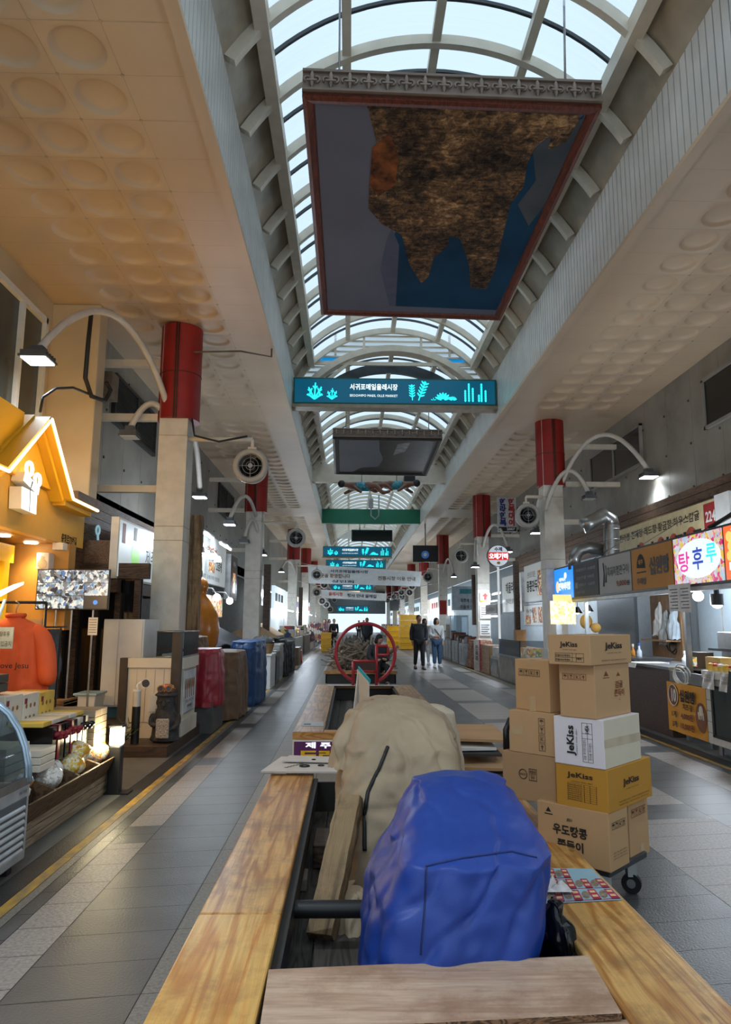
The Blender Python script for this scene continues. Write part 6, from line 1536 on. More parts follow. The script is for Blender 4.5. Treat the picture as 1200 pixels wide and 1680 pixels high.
for k,(c,n_) in enumerate((((60,120,96),'cloth_green'),((206,200,190),'cloth_white'),((190,70,70),'cloth_red'),((90,96,100),'cloth_grey'))):
    mb = MB(); x = -2.80+k*.055; mb.grid(lambda u,v: V((x+.02*math.sin(v*9+k),6.42+.25*u,1.38-.55*v*(.8+.1*k))), 6, 10); part('cloth', mb, mat(n_, c, .8, var=.2, vs=14), t)
mb = MB(); mb.tube([V((-2.84,6.4,1.40)),V((-2.6,6.4,1.40)),V((-2.6,6.68,1.40))],.008,5); mb.tube([V((-2.6,6.55,1.40)),V((-2.6,6.55,.0))],.008,5); part('rail', mb, dark, t)
# pipes and cables on the left pilaster
mb = MB(); mb.tube([PX(150,512,-3.37),PX(145,560,-3.37),PX(140,620,-3.37),PX(150,650,-3.37),PX(172,658,-3.37),PX(182,640,-3.37),PX(175,628,-3.37)],.03,8)
single('black_conduit', mb, black_cable, 'looping black conduit beside the beige pilaster', 'conduit')
mb = MB(); mb.tube([PX(66,676,-3.45),PX(70,652,-3.45),PX(92,637,-3.45),PX(120,636,-3.4),PX(150,648,-3.4),PX(172,657,-3.4)],.016,8)
single('black_cable', mb, black_cable, 'thin black cable curving from the yellow gable to the conduit', 'cable')
mb = MB(); c = PX(157,590,-3.5); mb.box(-3.9,-3.6,10.35,10.65,c.z-.2,c.z+.2); single('meter_box', mb, mat('brown_box', (120,106,88), .5), 'brown meter box on the wall beside the beige pilaster', 'box', bevel=.01)
mb = MB(); mb.tube([V((-2.3,9.95,5.35)),V((-1.7,10.4,5.55)),V((-1.27,10.8,5.62)),V((-1.27,10.8,6.6))],.014,6); single('roof_cable', mb, mat('tan_cable', (110,96,80), .6), 'cable running from the nearest red wrap to the fascia', 'cable')
mb = MB(); mb.tube([V((-2.3,10.0,4.36)),V((-2.25,9.98,4.1)),V((-1.9,10.0,4.02)),V((-1.5,10.05,4.12))],.016,6); single('drooping_cable', mb, black_cable, 'grey cable drooping from the nearest red wrap to the fan arm', 'cable')

# ------------------------------------------------------------------ left stalls beyond the booth
mb = MB(); p = PY(315,1036,10.6); q = PY(317,846,10.6)
rings=[]
for k in range(15):
    z = p.z+(q.z-p.z)*k/14; w_ = .095; rings.append([V((p.x+dx*w_+.012*noise.noise(V((dx*3,k*.6,1))),10.6+dy*.07+.012*noise.noise(V((dy*3,k*.6,4))),z)) for dx,dy in ((-1,-1),(0,-1.05),(1,-1),(1,1),(-1,1))])
mb.loft(rings,smooth=False); single('wall_plank_post', mb, old, 'rough brown timber post fixed beside the nearest left column', 'post')
for k,(x,y,z0,z1) in enumerate(((-2.22,19.0,1.2,3.0),(-2.3,33.6,1.3,3.1))):
    mb = MB(); mb.box(x-.09,x+.09,y+.22,y+.36,z0,z1); single('dark_post', mb, dark_wood, ['dark timber post beside the second left column','dark timber post beside the third left column'][k], 'post')
t = thing('gourd_ornament', 'large glossy orange-brown gourd shape behind the nearest left column', 'ornament', (-2.56,12.28,.8))
mb = MB(); mb.lathe(V((-2.56,12.28,.85)),[(.02,0),(.22,.05),(.33,.25),(.36,.5),(.31,.75),(.19,.95),(.11,1.05),(.12,1.13),(.15,1.2),(.12,1.3),(.03,1.36)],28); part('gourd', mb, mat('gourd_orange', (190,116,32), .25, var=.08), t)
mb = MB(); mb.cyl((-2.56,12.28,2.2),(-2.54,12.28,2.32),.03,.015,n=10); part('stem', mb, dark_wood, t)
mb = MB(); mb.cyl((-2.56,12.28,0),(-2.56,12.28,.86),.14,n=16); part('stand', mb, dark_wood, t)
red_cl = mat('red_vinyl', (150,34,46), .4, var=.1); brn_cl = mat('brown_tarp', (112,86,60), .6, var=.1); blu_cl = mat('navy_tarp', (22,66,116), .5, var=.1); grn_cl = mat('green_tarp', (34,84,66), .6, var=.12); blk_cl = mat('charcoal_tarp', (44,46,50), .6)
t = thing('covered_counter', 'grey counter block draped in dark red vinyl beyond the cream booth', 'counter', (-2.02,10.1,0))
mb = MB(); mb.box(-2.28,-1.80,9.72,10.55,0,.40); part('block', mb, mat('grey_block', (84,82,80), .6), t)
part('red_cover', cover([(.34,-2.03,10.12,.29,.46,4),(.7,-2.03,10.12,.285,.45,4),(1.04,-2.04,10.12,.27,.42,4),(1.09,-2.04,10.12,.24,.38,4),(1.095,-2.04,10.12,.1,.15,3)],wr=.01,fold=.05,seed=41), red_cl, t, sub=1)
def stall_cover(label, m, x0,x1,y0,y1,z1,seed,wr=.02,fold=.08,taper=.9):
    cx,cy,hx,hy=(x0+x1)/2,(y0+y1)/2,(x1-x0)/2,(y1-y0)/2
    single('covered_stall', cover([(.02,cx,cy,hx*1.04,hy*1.04,3.5),(z1*.5,cx,cy,hx,hy,4),(z1*.88,cx,cy,hx*.97,hy*.97,4),(z1*.98,cx,cy,hx*taper,hy*taper,4),(z1,cx,cy,hx*.5,hy*.5,3)],wr=wr,fold=fold,seed=seed), m, label, 'covered stall', sub=1)
stall_cover('lower brown tarp-covered stall next to the red vinyl', brn_cl, -2.2,-1.66,10.85,12.2,1.02,51)
stall_cover('taller brown tarp-covered box behind the red vinyl', brn_cl, -2.75,-2.18,10.75,11.6,1.25,52)
stall_cover('navy blue tarp-covered stall past the brown tarps', blu_cl, -2.15,-1.60,12.7,14.6,1.13,53)
stall_cover('long green tarp heaped over a stall by the third left column', grn_cl, -3.0,-2.1,20.3,24.5,1.12,54,.04,.1,.7)
stall_cover('charcoal covered box in front of the green tarp', blk_cl, -2.1,-1.68,19.3,20.2,1.0,55)
stall_cover('second charcoal covered box beside the green tarp', blk_cl, -2.04,-1.66,21.0,22.8,.92,56)
def counter(name,label,cat,x0,x1,y0,y1,z1,m,topm=None,door=None,group=None):
    t = thing(name,label,cat,((x0+x1)/2,(y0+y1)/2,0),group)
    mb = MB(); mb.box(x0,x1,y0,y1,.0,z1); part('body', mb, m, t, bevel=.01)
    if topm: mb = MB(); mb.box(x0-.02,x1+.02,y0-.02,y1+.02,z1,z1+.035); part('top', mb, topm, t)
    if door:
        s_ = 1 if x1 < 1 else -1; xf = x1 if s_ > 0 else x0
        n = max(1,round((y1-y0)/.7))
        for k in range(n):
            a = y0+(y1-y0)*k/n+.03; b = y0+(y1-y0)*(k+1)/n-.03; mb = MB(); mb.box(min(xf,xf+s_*.012),max(xf,xf+s_*.012),a,b,.1,z1-.08); d_ = part('door', mb, door, t)
            mb = MB(); mb.box(min(xf+s_*.012,xf+s_*.03),max(xf+s_*.012,xf+s_*.03),b-.06,b-.04,z1*.5,z1*.75); part('handle', mb, steel, d_)
    return t
counter('stall_counter','white counter carrying a bread basket past the navy tarp','counter',-2.15,-1.72,16.0,17.0,.72,white_pl,white_pl)
t = thing('bread_basket','woven tan basket with a crumpled dark bag on the white counter','basket',(-1.95,16.4,.76))
mb = MB(); mb.lathe(V((-1.95,16.4,.757)),[(.2,0),(.26,.2),(.28,.22)],20); part('basket', mb, wood('wicker',(150,104,58),(200,156,100),grain=(20,20,40),knots=False), t)
mb = MB(); mb.sph((-1.95,16.4,1.02),(.26,.28,.14),18,10)
for i,v in enumerate(mb.v): mb.v[i] = v+V((0,0,.05*noise.noise(v*14)))
part('crumpled_bag', mb, mat('grey_bag',(90,92,94),.15), t)
counter('stall_counter','dark grey cooker cabinet after the white counter','cabinet',-2.2,-1.72,17.15,18.05,.75,mat('grey_cab',(86,88,88),.4),steel,mat('dark_oven',(50,52,54),.3))
counter('stall_counter','pale appliance cabinet beyond the dark cooker cabinet','cabinet',-2.26,-1.74,18.15,19.15,.88,mat('pale_appliance',(186,186,182),.4),white_pl,mat('appliance_door',(150,150,148),.4))
mb = MB(); mb.prism([V((-3.2,14.0,1.15)),V((-2.5,14.0,1.45)),V((-1.9,14.0,1.12)),V((-1.9,14.0,1.07)),V((-3.2,14.0,1.07))],(0,2.2,0)); 
for i,v in enumerate(mb.v): mb.v[i] = v+V((0,5,-.02))
single('tilted_lid', mb, mat('tan_board',(176,144,110),.6), 'tan pitched board lid lying above the stalls by the second left column', 'board')
t = thing('plastic_stool','small bright red-orange plastic stool past the green tarp','stool',(-1.86,26.6,0))
mb = MB(); mb.cyl((-1.86,26.6,.42),(-1.86,26.6,.45),.15,n=20); part('seat', mb, mat('orange_plastic',(236,74,34),.4), t)
for k in range(4):
    a=PI/4+k*PI/2; mb = MB(); mb.tube([V((-1.86+.12*math.cos(a),26.6+.12*math.sin(a),.42)),V((-1.86+.18*math.cos(a),26.6+.18*math.sin(a),0))],.03,6); part('leg', mb, MATS['orange_plastic'], t)
mb = MB(); mb.box(-2.2,-1.72,24.8,26.0,0,.6); single('wooden_crate', mb, wood('crate_mid',(96,72,50),(130,102,74),knots=False), 'brown crate pile beyond the green tarp', 'crate')
# tubes added over the stalls as a source for their fill lights
def fill_tube(x,y,z,power,label):
    t = thing('added_tube_light', label, 'lamp', (x,y,z), 'white fill tubes added to the stalls')
    mb = MB(); mb.tube([V((x,y-.6,z)),V((x,y+.6,z))],.02,8); part('tube', mb, emat('fill_tube_glow',(240,248,255),6), t)
    mb = MB(); mb.box(x-.03,x+.03,y-.62,y+.62,z+.02,z+.05); part('holder', mb, white_pl, t)
    lamp('POINT','tube_glow',(x,y,z-.08),power,(226,240,255),.12,None,t)
# lit signs on the left stalls
def wallsign(label,x,y0,y1,z0,z1,face,lines,s_=1,depth=.15,pics=None):
    t = thing('stall_sign',label,'sign',(x,(y0+y1)/2,z0))
    mb = MB(); mb.box(min(x,x-s_*depth),max(x,x-s_*depth),y0,y1,z0,z1); part('case', mb, galv, t)
    mb = MB(); mb.box(min(x,x+s_*.01),max(x,x+s_*.01),y0+.02,y1-.02,z0+.02,z1-.02); part('panel', mb, face, t)
    tx = {}
    for (s,u,v,wd,hh,m,b) in lines:
        yy = y0+(y1-y0)*u if s_ > 0 else y1-(y1-y0)*u
        tx.setdefault(m, MB()).text(s, V((x+s_*.011,yy,z0+(z1-z0)*v)), Y3*s_, Z3, w=(y1-y0)*wd if wd else None, h=(z1-z0)*hh, bold=b)
    for m,x_ in tx.items(): part('lettering', x_, MATS.get(m,ink), t)
    for (u0,u1,v0,v1,m) in (pics or []):
        ya,yb = (y0+(y1-y0)*u0,y0+(y1-y0)*u1) if s_ > 0 else (y1-(y1-y0)*u1,y1-(y1-y0)*u0)
        mb = MB(); mb.box(min(x+s_*.01,x+s_*.013),max(x+s_*.01,x+s_*.013),ya,yb,z0+(z1-z0)*v0,z0+(z1-z0)*v1); part('picture', mb, m, t)
    return t
cool = emat('sign_cool', (200,222,236), .6); coolg = emat('sign_grey_lit', (190,196,196), .34)
food = mosaic('food_picture', [(190,120,60),(90,60,40),(220,180,120),(150,50,40),(230,210,170),(70,80,60)], 22, .35)
foodb = mosaic('food_picture_bright', [(236,190,90),(190,80,60),(240,226,190),(120,150,90),(230,120,60),(210,220,226)], 18, .6)
wallsign('bright blue-white sign with black brush words and food picture behind the gourd',-3.0,12.1,13.8,2.05,2.95,cool,[('만두\n전골',.32,.52,.36,.5,'black_ink',.01)],pics=[(.66,.93,.08,.62,food)])
wallsign('grey-white sign with brown gravure lettering under spot lamps',-3.0,14.0,17.2,2.25,3.30,coolg,[('흑돼지',.45,.62,.34,.30,'brown_ink',.03),('고로케',.72,.42,.22,.22,'black_ink',.02),('제주 오메기떡 전문점',.45,.14,.6,.09,'grey_ink',.01)],pics=[(.36,.56,.25,.45,food)])
wallsign('narrow brown menu board right of the brown-lettered sign',-2.9,17.4,18.4,2.0,3.1,mat('menu_brown',(96,74,60),.5),[('메뉴',.5,.8,.4,.12,'white_paper',.02)],pics=[(.3,.7,.15,.6,foodb)])
wallsign('bright food picture panel low behind the gourd',-2.85,13.9,16.1,1.55,2.0,foodb,[])
wallsign('white sign with framed emblem past the second left column',-2.9,21.0,25,2.0,3.0,coolg,[('향토음식',.35,.5,.4,.3,'grey_ink',.02)],pics=[(.72,.9,.35,.7,mat('emblem_dark',(90,80,74),.5))])
for k,px in enumerate((329,339,348,357)):
    t = thing('spot_lamp',['nearest','second','third','farthest'][k]+' of the four round spot lamps over the left stall signs','lamp',PY(px,907+k*4.6,12.0+k*.9),'spot lamps over the left signs')
    c = PY(px,907+k*4.6,12.0+k*.9); mb = MB(); mb.cyl(c,c+V((0,0,.1)),.085,.05,n=14); part('shade', mb, white_pl, t)
    mb = MB(); mb.cyl(c+V((0,0,-.012)),c,.075,n=14); part('lens', mb, led_white, t)
    mb = MB(); mb.tube([c+V((0,0,.1)),c+V((-.1,0,.22)),V((-3.0,c.y,c.z+.2))],.014,5); part('arm', mb, galv, t)
for y in (12.6,14.6): fill_tube(-2.55,y,2.98,55,['tube light over the dark counter behind the gourd','second added fill tube light over the dark counter behind the gourd'][y > 13])
for px,py,yy in ((356,980,14.5),(377,986,15.5)):
    c = PY(px,py,yy); t = thing('clip_lamp',['left glaring bulb on a bent arm above the charcoal awning','right glaring bulb on a bent arm above the charcoal awning'][px > 360],'lamp',c,'clip lamps above the awning')
    mb = MB(); mb.sph(c,.075,12,8); part('bulb', mb, emat('bulb_glare',(245,250,255),9), t); mb = MB(); mb.tube([c+V((0,0,.06)),c+V((-.1,0,.18)),c+V((-.4,.1,.2))],.014,5); part('arm', mb, galv, t)
mb = MB(); mb.grid(lambda u,v: V((-3.4+1.15*v, 12.3+3.6*u, 1.62-.62*v+.06*math.sin(u*7)*v)), 12, 6); mb.grid(lambda u,v: V((-3.4+1.15*v, 12.3+3.6*u, 1.60-.62*v+.06*math.sin(u*7)*v)), 12, 6)
single('stall_awning', mb, mat('charcoal_sheet',(34,36,44),.5), 'sagging charcoal sheet over the stall behind the tarps', 'awning')
mb = MB(); mb.box(-3.6,-2.4,12.6,17.6,0,.98); single('stall_counter', mb, mat('dark_counter',(56,54,54),.6), 'dark long counter under the charcoal sheet', 'counter')
# ------------------------------------------------------------------ right side stalls
XS = 4.25
def panel_sign(label, y_far, y_near, face, texts, pics=(), emit=None):
    """one box of the sign row; it reads from the far end (left) to the near end (right)"""
    z0, z1 = 1.95, 2.55
    t = thing('stall_sign', label, 'sign', (XS,(y_far+y_near)/2,z0), 'row of stall signs on the right')
    mb = MB(); mb.box(XS+.012,XS+.14,y_near,y_far,z0-.03,z1+.03); part('case', mb, dark, t)
    mb = MB(); mb.box(XS,XS+.012,y_near+.025,y_far-.025,z0,z1); part('panel', mb, face, t)
    W_ = y_far-y_near-.05
    pt = lambda u,v,e=.002: V((XS-e, y_far-.025-W_*u, z0+(z1-z0)*v))
    pics_mb = {}
    for (poly, m) in pics:
        b = pics_mb.setdefault(m, MB()); b.add([pt(a,c,.002) for a,c in poly],[tuple(range(len(poly)))])
    for m,b in pics_mb.items(): part('picture', b, m, t)
    tx = {}
    for (s,u,v,wd,hh,m,bo) in texts: tx.setdefault(m, MB()).text(s, pt(u,v,.004), -Y3, Z3, w=W_*wd, h=(z1-z0)*hh, bold=bo)
    for m,b in tx.items(): part('lettering', b, m if not isinstance(m,str) else MATS[m], t)
    return t
mat('grey_ink2',(150,148,146),.6)
ww = emat('letters_white', (250,250,250), 1.0)
R4 = lambda a,b,c,d: [(a,b),(c,b),(c,d),(a,d)]
disc = lambda cx,cy,rx,ry,a0=0,a1=2*PI,n=18: [(cx+rx*math.cos(a0+(a1-a0)*k/n),cy+ry*math.sin(a0+(a1-a0)*k/n)) for k in range(n)]
ys_ = [14.70,13.42,12.04,10.62,9.22,7.95,6.5]
panel_sign('bright blue stall sign at the far end of the right sign row', ys_[0],ys_[1], emat('sign_blue',(10,132,236),1.0), [('제주에서',.45,.62,.34,.13,ww,.03),('전복버터밥',.57,.40,.62,.26,ww,.04)], [(disc(.18,.40,.09,.2),emat('sign_peach',(246,214,170),.9)),(disc(.62,.74,.07,.1),ww)])
panel_sign('black menu board with grey chalk lines beside the blue sign', ys_[1],ys_[2], mat('menu_black',(58,58,60),.6), [('흑돼지버거  8,000원',.52,.80,.78,.11,'grey_ink2',.01),('오징어먹물  9,000원',.5,.56,.72,.11,'grey_ink2',.01),('전복버거  9,000원',.55,.34,.66,.11,'grey_ink2',.01),('추가 치즈',.32,.12,.3,.08,'grey_ink2',.0)], [(R4(.06,.26,.18,.44),mat('menu_grey',(120,118,116),.5))])
panel_sign('grey stall sign with brush lettering and an orange price', ys_[2],ys_[3], mat('sign_silver',(168,168,166),.65,var=.03), [('흑돼지철판구이',.62,.58,.66,.26,ink,.0),('9,000',.72,.22,.3,.17,mat('rust_ink',(140,72,34),.6),.03),('원',.92,.22,.08,.13,ink,.02)], [([(.12,.2),(.16,.55),(.14,.85),(.18,.85),(.2,.5),(.18,.2)],ink),([(.20,.3),(.24,.6),(.23,.8),(.26,.75),(.26,.3)],ink)])
panel_sign('yellow-brown stall sign with an arch logo and bold black lettering', ys_[3],ys_[4], mat('sign_kraft',(184,128,50),.65,var=.03), [('십원빵',.70,.52,.46,.42,mat('black_bold',(34,30,30),.5),.035),('우리쌀',.25,.20,.24,.17,'black_bold',.03),('제주',.25,.66,.13,.13,'sign_kraft',.03)], [(disc(.25,.50,.115,.36,0,PI*1.02,20),ink),(R4(.13,.40,.38,.43),ink)])
fruit = mosaic('fruit_print_bright',[(236,206,226),(226,60,130),(250,210,90),(240,240,246),(200,230,250),(236,140,170),(246,226,150),(190,214,240)],26,.5,.3)
panel_sign('glowing candied-fruit sign with pink blue and cyan lettering', ys_[4],ys_[5], fruit, [('탕',.24,.47,.24,.42,emat('pink_letter',(220,40,150),.9),.02),('후',.53,.50,.22,.46,emat('blue_letter',(30,60,170),.9),.02),('루',.80,.56,.20,.38,emat('cyan_letter',(40,220,226),1.0),.02)], [(disc(.52,.5,.45,.40),emat('sign_pale',(222,236,246),.95))])
panel_sign('orange juice sign with white price lettering cut by the frame edge', ys_[5],ys_[6], emat('sign_orange',(240,104,48),.95), [('100%',.34,.66,.34,.26,ww,.04),('한라봉 | 천혜향 | 감귤',.42,.90,.6,.08,ww,.02),('1병 4,000',.42,.40,.36,.14,emat('letter_yellow',(255,226,60),1.0),.03),('감귤주스 3,000원',.40,.24,.46,.10,ink,.0),('한라봉, 천혜향, 감귤',.45,.06,.5,.08,ww,.02)], [(disc(.08,.80,.05,.10),emat('fruit_orange',(250,206,110),.9)),(disc(.11,.62,.06,.11),MATS['fruit_orange']),(disc(.08,.44,.05,.10),MATS['fruit_orange']),(R4(.06,.17,.9,.32),ww)])
mb = MB(); mb.box(XS+.02,XS+.10,6.5,14.7,1.86,1.915); single('sign_rail', mb, galv, 'long grey rail under the row of stall signs on the right', 'rail')
for y,lb in ((9.05,'silver square post of the right stall under the candied-fruit sign'),(12.9,'silver square post of the right stall under the black menu board')):
    mb = MB(); mb.box(XS+.02,XS+.08,y-.03,y+.03,.80,1.86); single('stall_post', mb, steel, lb, 'post')
# hangers of the sign row
for y,lb in ((8.6,'thin wire slanting up from the candied-fruit sign to the wall'),(10.6,'thin wire slanting up from the yellow-brown sign to the wall'),(12.6,'thin wire slanting up from the black menu board to the wall')):
    mb = MB(); mb.tube([V((XS+.08,y,2.58)),V((5.55,y+.5,3.25))],.006,5); single('sign_wire', mb, black_cable, lb, 'wire')
mb = MB(); mb.tube([V((XS+.08,8.4,2.6)),V((4.9,7.9,3.0)),V((5.5,7.6,3.3))],.03,6)
single('black_conduit', mb, black_cable, 'black conduit slanting from the orange juice sign up to the wall', 'conduit')
# big 224 fascia banner
t = thing('fruit_banner','large cream fruit shop banner numbered 224 on the wall above the right stall signs','banner',(5.58,12.6,2.5))
y0,y1,z0,z1 = 10.45,15.0,2.45,3.36
mb = MB(); mb.box(5.56,5.62,y0,y1,z0,z1); part('board', mb, mat('banner_cream',(214,196,150),.45,var=.06), t)
mb = MB(); mb.box(5.50,5.62,y0-.42,y0,z0,z1+.02); part('end_cap', mb, white_pl, t)
pt = lambda u,v: V((5.557, y1-(y1-y0)*u, z0+(z1-z0)*v))
mb = MB(); mb.add([pt(.90,.50),pt(.99,.50),pt(.99,.95),pt(.90,.95)],[(0,1,2,3)]); part('red_block', mb, mat('block_red',(166,34,34),.5), t)
mb = MB(); mb.text('224', pt(.945,.72), -Y3, Z3, w=.30, h=.17, bold=.03); part('number', mb, paper, t)
mb = MB(); mb.text('한라봉·천혜향·레드향·황금향·하우스감귤', pt(.50,.80), -Y3, Z3, w=(y1-y0)*.74, h=.16, bold=.012); mb.text('농수산 감귤', pt(.60,.38), -Y3, Z3, w=(y1-y0)*.58, h=.34, bold=.05); part('lettering', mb, ink, t)
for k,(u,r) in enumerate(((.36,.17),(.55,.17),(.66,.17),(.80,.2))):
    mb = MB(); c = pt(u,.42); mb.sph(c+V((.004,0,0)),(.01,r,r),18,8); part('fruit_picture', mb, mat('fruit_red',(186,74,44),.5,var=.15) , t)
# ducts
t = thing('exhaust_duct','bent silver exhaust duct rising beside the blue stall sign','duct',(4.6,13.4,2.3))
duct = mat('duct_silver',(150,150,148),.3,.8,var=.12,vs=6)
mb = MB(); a = PY(1004,930,13.3); b = PY(1004,862,13.3); mb.cyl(a,b,.145,n=20)
mb.tube([b,b+V((-.02,0,.10)),b+V((-.14,0,.20)),b+V((-.4,0,.05)),b+V((-.55,0,-.02))],.145,16); part('riser', mb, duct, t)
mb = MB(); c = PY(925,985,13.6); mb.tube([PY(943,935,13.6),PY(943,915,13.6),PY(950,903,13.6),PY(965,898,13.6),PY(1000,905,13.6)],.12,16)
part('elbow', mb, duct, t); mb = MB()
for k in range(4): q = a.lerp(b,.15+.25*k); mb.torus(q,(0,0,1),.148,.008,n=24,k=5)
part('clamp_ring', mb, galv, t)
# counter
t = counter('stall_counter','long dark brown tile-fronted counter behind the carton stack','counter',4.22,5.0,9.46,14.6,.86,mat('brown_tile',(82,54,40),.5,rgb2=(54,36,28),vs=5,stretch=(1,3,12)),steel)
mb = MB()
for k,(y,l) in enumerate(((12.3,.35),(11.2,.45),(10.3,.35))): mb.box(4.12,4.6,y,y+l,.90,.906); mb.obox(V((4.12,y,.905)),V((-.02,0,-.07)),V((0,l,0)),V((.004,0,0)))
single('counter_papers', mb, paper, 'white paper sheets taped over the brown counter edge', 'paper')
t = thing('price_banner','yellow-orange vinyl price banner with a brown ten coin tied below the right stall counter','banner',(4.17,8.92,.1))
y0,y1,z0,z1 = 8.40,9.44,.11,.72
pt = lambda u,v,e=0: V((4.165-e, y1-(y1-y0)*u, z0+(z1-z0)*v))
mb = MB(); mb.grid(lambda u,v: pt(u,v)+V((.008*math.sin(u*11),0,0)),20,4); part('vinyl', mb, mat('vinyl_orange',(226,158,34),.4,var=.03), t)
mb = MB(); mb.add([pt(.19+.14*math.cos(2*PI*k/28),.74+.22*math.sin(2*PI*k/28),.012) for k in range(28)],[tuple(range(28))])
mb.add([pt(.87+.13*math.cos(2*PI*k/28),.42+.28*math.sin(2*PI*k/28),.012) for k in range(28)],[tuple(range(28))]); part('coin_picture', mb, mat('coin_brown',(134,78,40),.5,var=.15), t)
mb = MB(); mb.text('십원빵', pt(.56,.76,.014), -Y3, Z3, w=.40, h=.15, bold=.04); mb.text('치즈·팥', pt(.56,.55,.014), -Y3, Z3, w=.26, h=.08, bold=.02); mb.text('1개', pt(.20,.36,.014), -Y3, Z3, w=.13, h=.08, bold=.03); mb.text('3개', pt(.20,.16,.014), -Y3, Z3, w=.13, h=.08, bold=.03); part('lettering', mb, ink, t)
mb = MB(); mb.text('4,000원', pt(.53,.36,.014), -Y3, Z3, w=.32, h=.09, bold=.03); mb.text('10,000원', pt(.53,.16,.014), -Y3, Z3, w=.36, h=.09, bold=.03); part('price', mb, mat('price_brown',(120,48,24),.5), t)
mb = MB(); mb.text('10', pt(.22,.74,.016), -Y3, Z3, w=.13, h=.17, bold=.05); mb.torus(pt(.19,.74,.014),(-1,0,0),.13,.006,n=26,k=5); part('coin_number', mb, paper, t)
mb = MB(); mb.sph(pt(.88,.55,.016),(.006,.05,.06),10,6)
for k in range(4): mb.tube([pt(.82+.035*k,.52,.016),pt(.83+.035*k,.38,.016)],.008,5)
part('cheese_picture', mb, mat('cheese_white',(236,226,206),.5), t)
mb = MB()
for y in (8.6,9.2): mb.box(4.3,4.36,y,y+.06,0,.5)
mb.box(4.2,4.5,8.5,9.42,.72,.86); mb.box(4.24,4.9,8.42,9.42,.80,.86); single('service_shelf', mb, steel, 'steel shelf on legs behind the yellow price banner', 'shelf')
t = thing('tiled_kiosk','white tiled display kiosk with a glass front at the right edge','kiosk',(4.5,7.6,0))
tile = mat('white_tile',(212,212,208),.25,var=.03); grout = mat('grout',(120,118,114),.8)
mb = MB(); mb.m = 0; x0 = 4.12; y0,y1 = 6.6,8.32; z0,z1 = .12,.84
mb.box(4.26,4.9,y0,y1,z0,z1); mb.box(x0+.01,4.26,8.19,y1,z0,z1); mb.box(x0+.01,4.26,y0,8.19,z0,.215); mb.box(x0+.01,4.26,y0,8.19,.755,z1)
mb.m = 1
def tiles(ya,yb,za,zb,ny,nz):
    for i in range(ny):
        for j in range(nz):
            a,b = ya+(yb-ya)*i/ny+.003, ya+(yb-ya)*(i+1)/ny-.003; c,d = za+(zb-za)*j/nz+.003, za+(zb-za)*(j+1)/nz-.003; mb.box(x0,x0+.01,a,b,c,d)
tiles(8.20,8.32,z0,z1,1,6); tiles(y0,8.20,z0,.21,10,1); tiles(y0,8.20,.76,z1,14,1)
part('tiled_frame', mb, [grout,tile], t)
mb = MB(); mb.box(4.25,4.258,y0+.02,8.18,.22,.75); part('steel_interior', mb, mat('lit_steel',(190,200,206),.25,.5), t)
mb = MB(); mb.box(4.125,4.131,y0+.02,8.18,.22,.75); part('glass_front', mb, glass('kiosk_glass',(225,238,244),.18), t)
mb = MB()
for a,b,c,d in ((8.16,8.20,.2,.77),(y0,8.2,.2,.225),(y0,8.2,.745,.77)): mb.box(4.112,4.13,a,b,c,d)
part('door_trim', mb, dark, t)
mb = MB(); mb.box(4.10,4.12,7.74,7.76,.36,.46); part('handle', mb, white_pl, t)
mb = MB(); mb.tube([V((4.16,y0+.1,.74)),V((4.16,8.1,.74))],.012,8); part('case_tube', mb, emat('case_tube_glow',(235,246,255),5), t); lamp('POINT','case_light',(4.17,7.7,.70),5,(230,242,255),.05,None,t)
mb = MB()
for y in (6.7,8.2): mb.cyl((4.2,y,0),(4.2,y,.12),.025,n=10); mb.cyl((4.8,y,0),(4.8,y,.12),.025,n=10)
part('feet', mb, steel, t)
mb = MB()
for k in range(12): mb.sph(V((4.19,6.75+.12*k,.47+.03*(k%3))),(.02,.08,.06),10,6)
part('yellow_goods', mb, mat('yellow_goods',(240,196,70),.4,var=.1,vs=12), t)
mb = MB(); mb.box(4.10,4.95,y0,8.36,.841,.93); single('kiosk_counter', mb, white_pl, 'white counter top on the tiled kiosk', 'counter', bevel=.008)
for k in range(14):
    y = 8.26-.115*k; t = thing('snack_cup', f'{["first","second","third","fourth","fifth","sixth","seventh","eighth","ninth","tenth","eleventh","twelfth","thirteenth","fourteenth"][k]} yellow snack cup from the silver post end of the kiosk counter', 'cup', (4.17,y,.931), 'yellow snack cups on the kiosk counter')
    mb = MB(); mb.cyl((4.17,y,.931),(4.17,y,.985),.035,.042,n=14); part('cup', mb, mat('clear_cup',(240,206,110),.2), t)
    mb = MB(); mb.sph((4.17,y,.995),(.038,.038,.022),10,6); part('filling', mb, mat(['fill_yellow','fill_red','fill_white'][k%3],[(246,190,50),(210,70,50),(240,236,226)][k%3],.4), t)
for k,(y,lb) in enumerate(((8.18,'crumpled clear price tag hung at the left of the kiosk counter'),(7.80,'second clear price tag hung on the kiosk counter'))):
    mb = MB(); mb.grid(lambda u,v: V((4.095-.02*v+.006*math.sin(u*9+v*5),y+.12-.26*u,.93-.2*v)),8,6); t = single('price_tag', mb, mat('clear_tag',(206,204,198),.3), lb, 'price tag')
    mb = MB(); mb.text('과일컵\n3,000원', V((4.08,y-.01,.85)), -Y3, Z3, w=.17, h=.09); part('print', mb, mat('grey_ink'), t)
mb = MB(); 
for k in range(3): mb.torus(V((4.16,9.05-.05*k,.80+.02*k)),(.8,.3,.2),.10+.012*k,.009,n=26,k=5)
single('coiled_hose', mb, white_pl, 'coiled white hose hanging above the yellow price banner', 'hose')
mb = MB(); mb.obox(V((4.03,7.55,.60)),V((0,.16,.03)),V((.03,0,0)),V((0,-.10,.34))); single('black_board', mb, dark, 'tilted black board leaning at the right end of the kiosk', 'board')
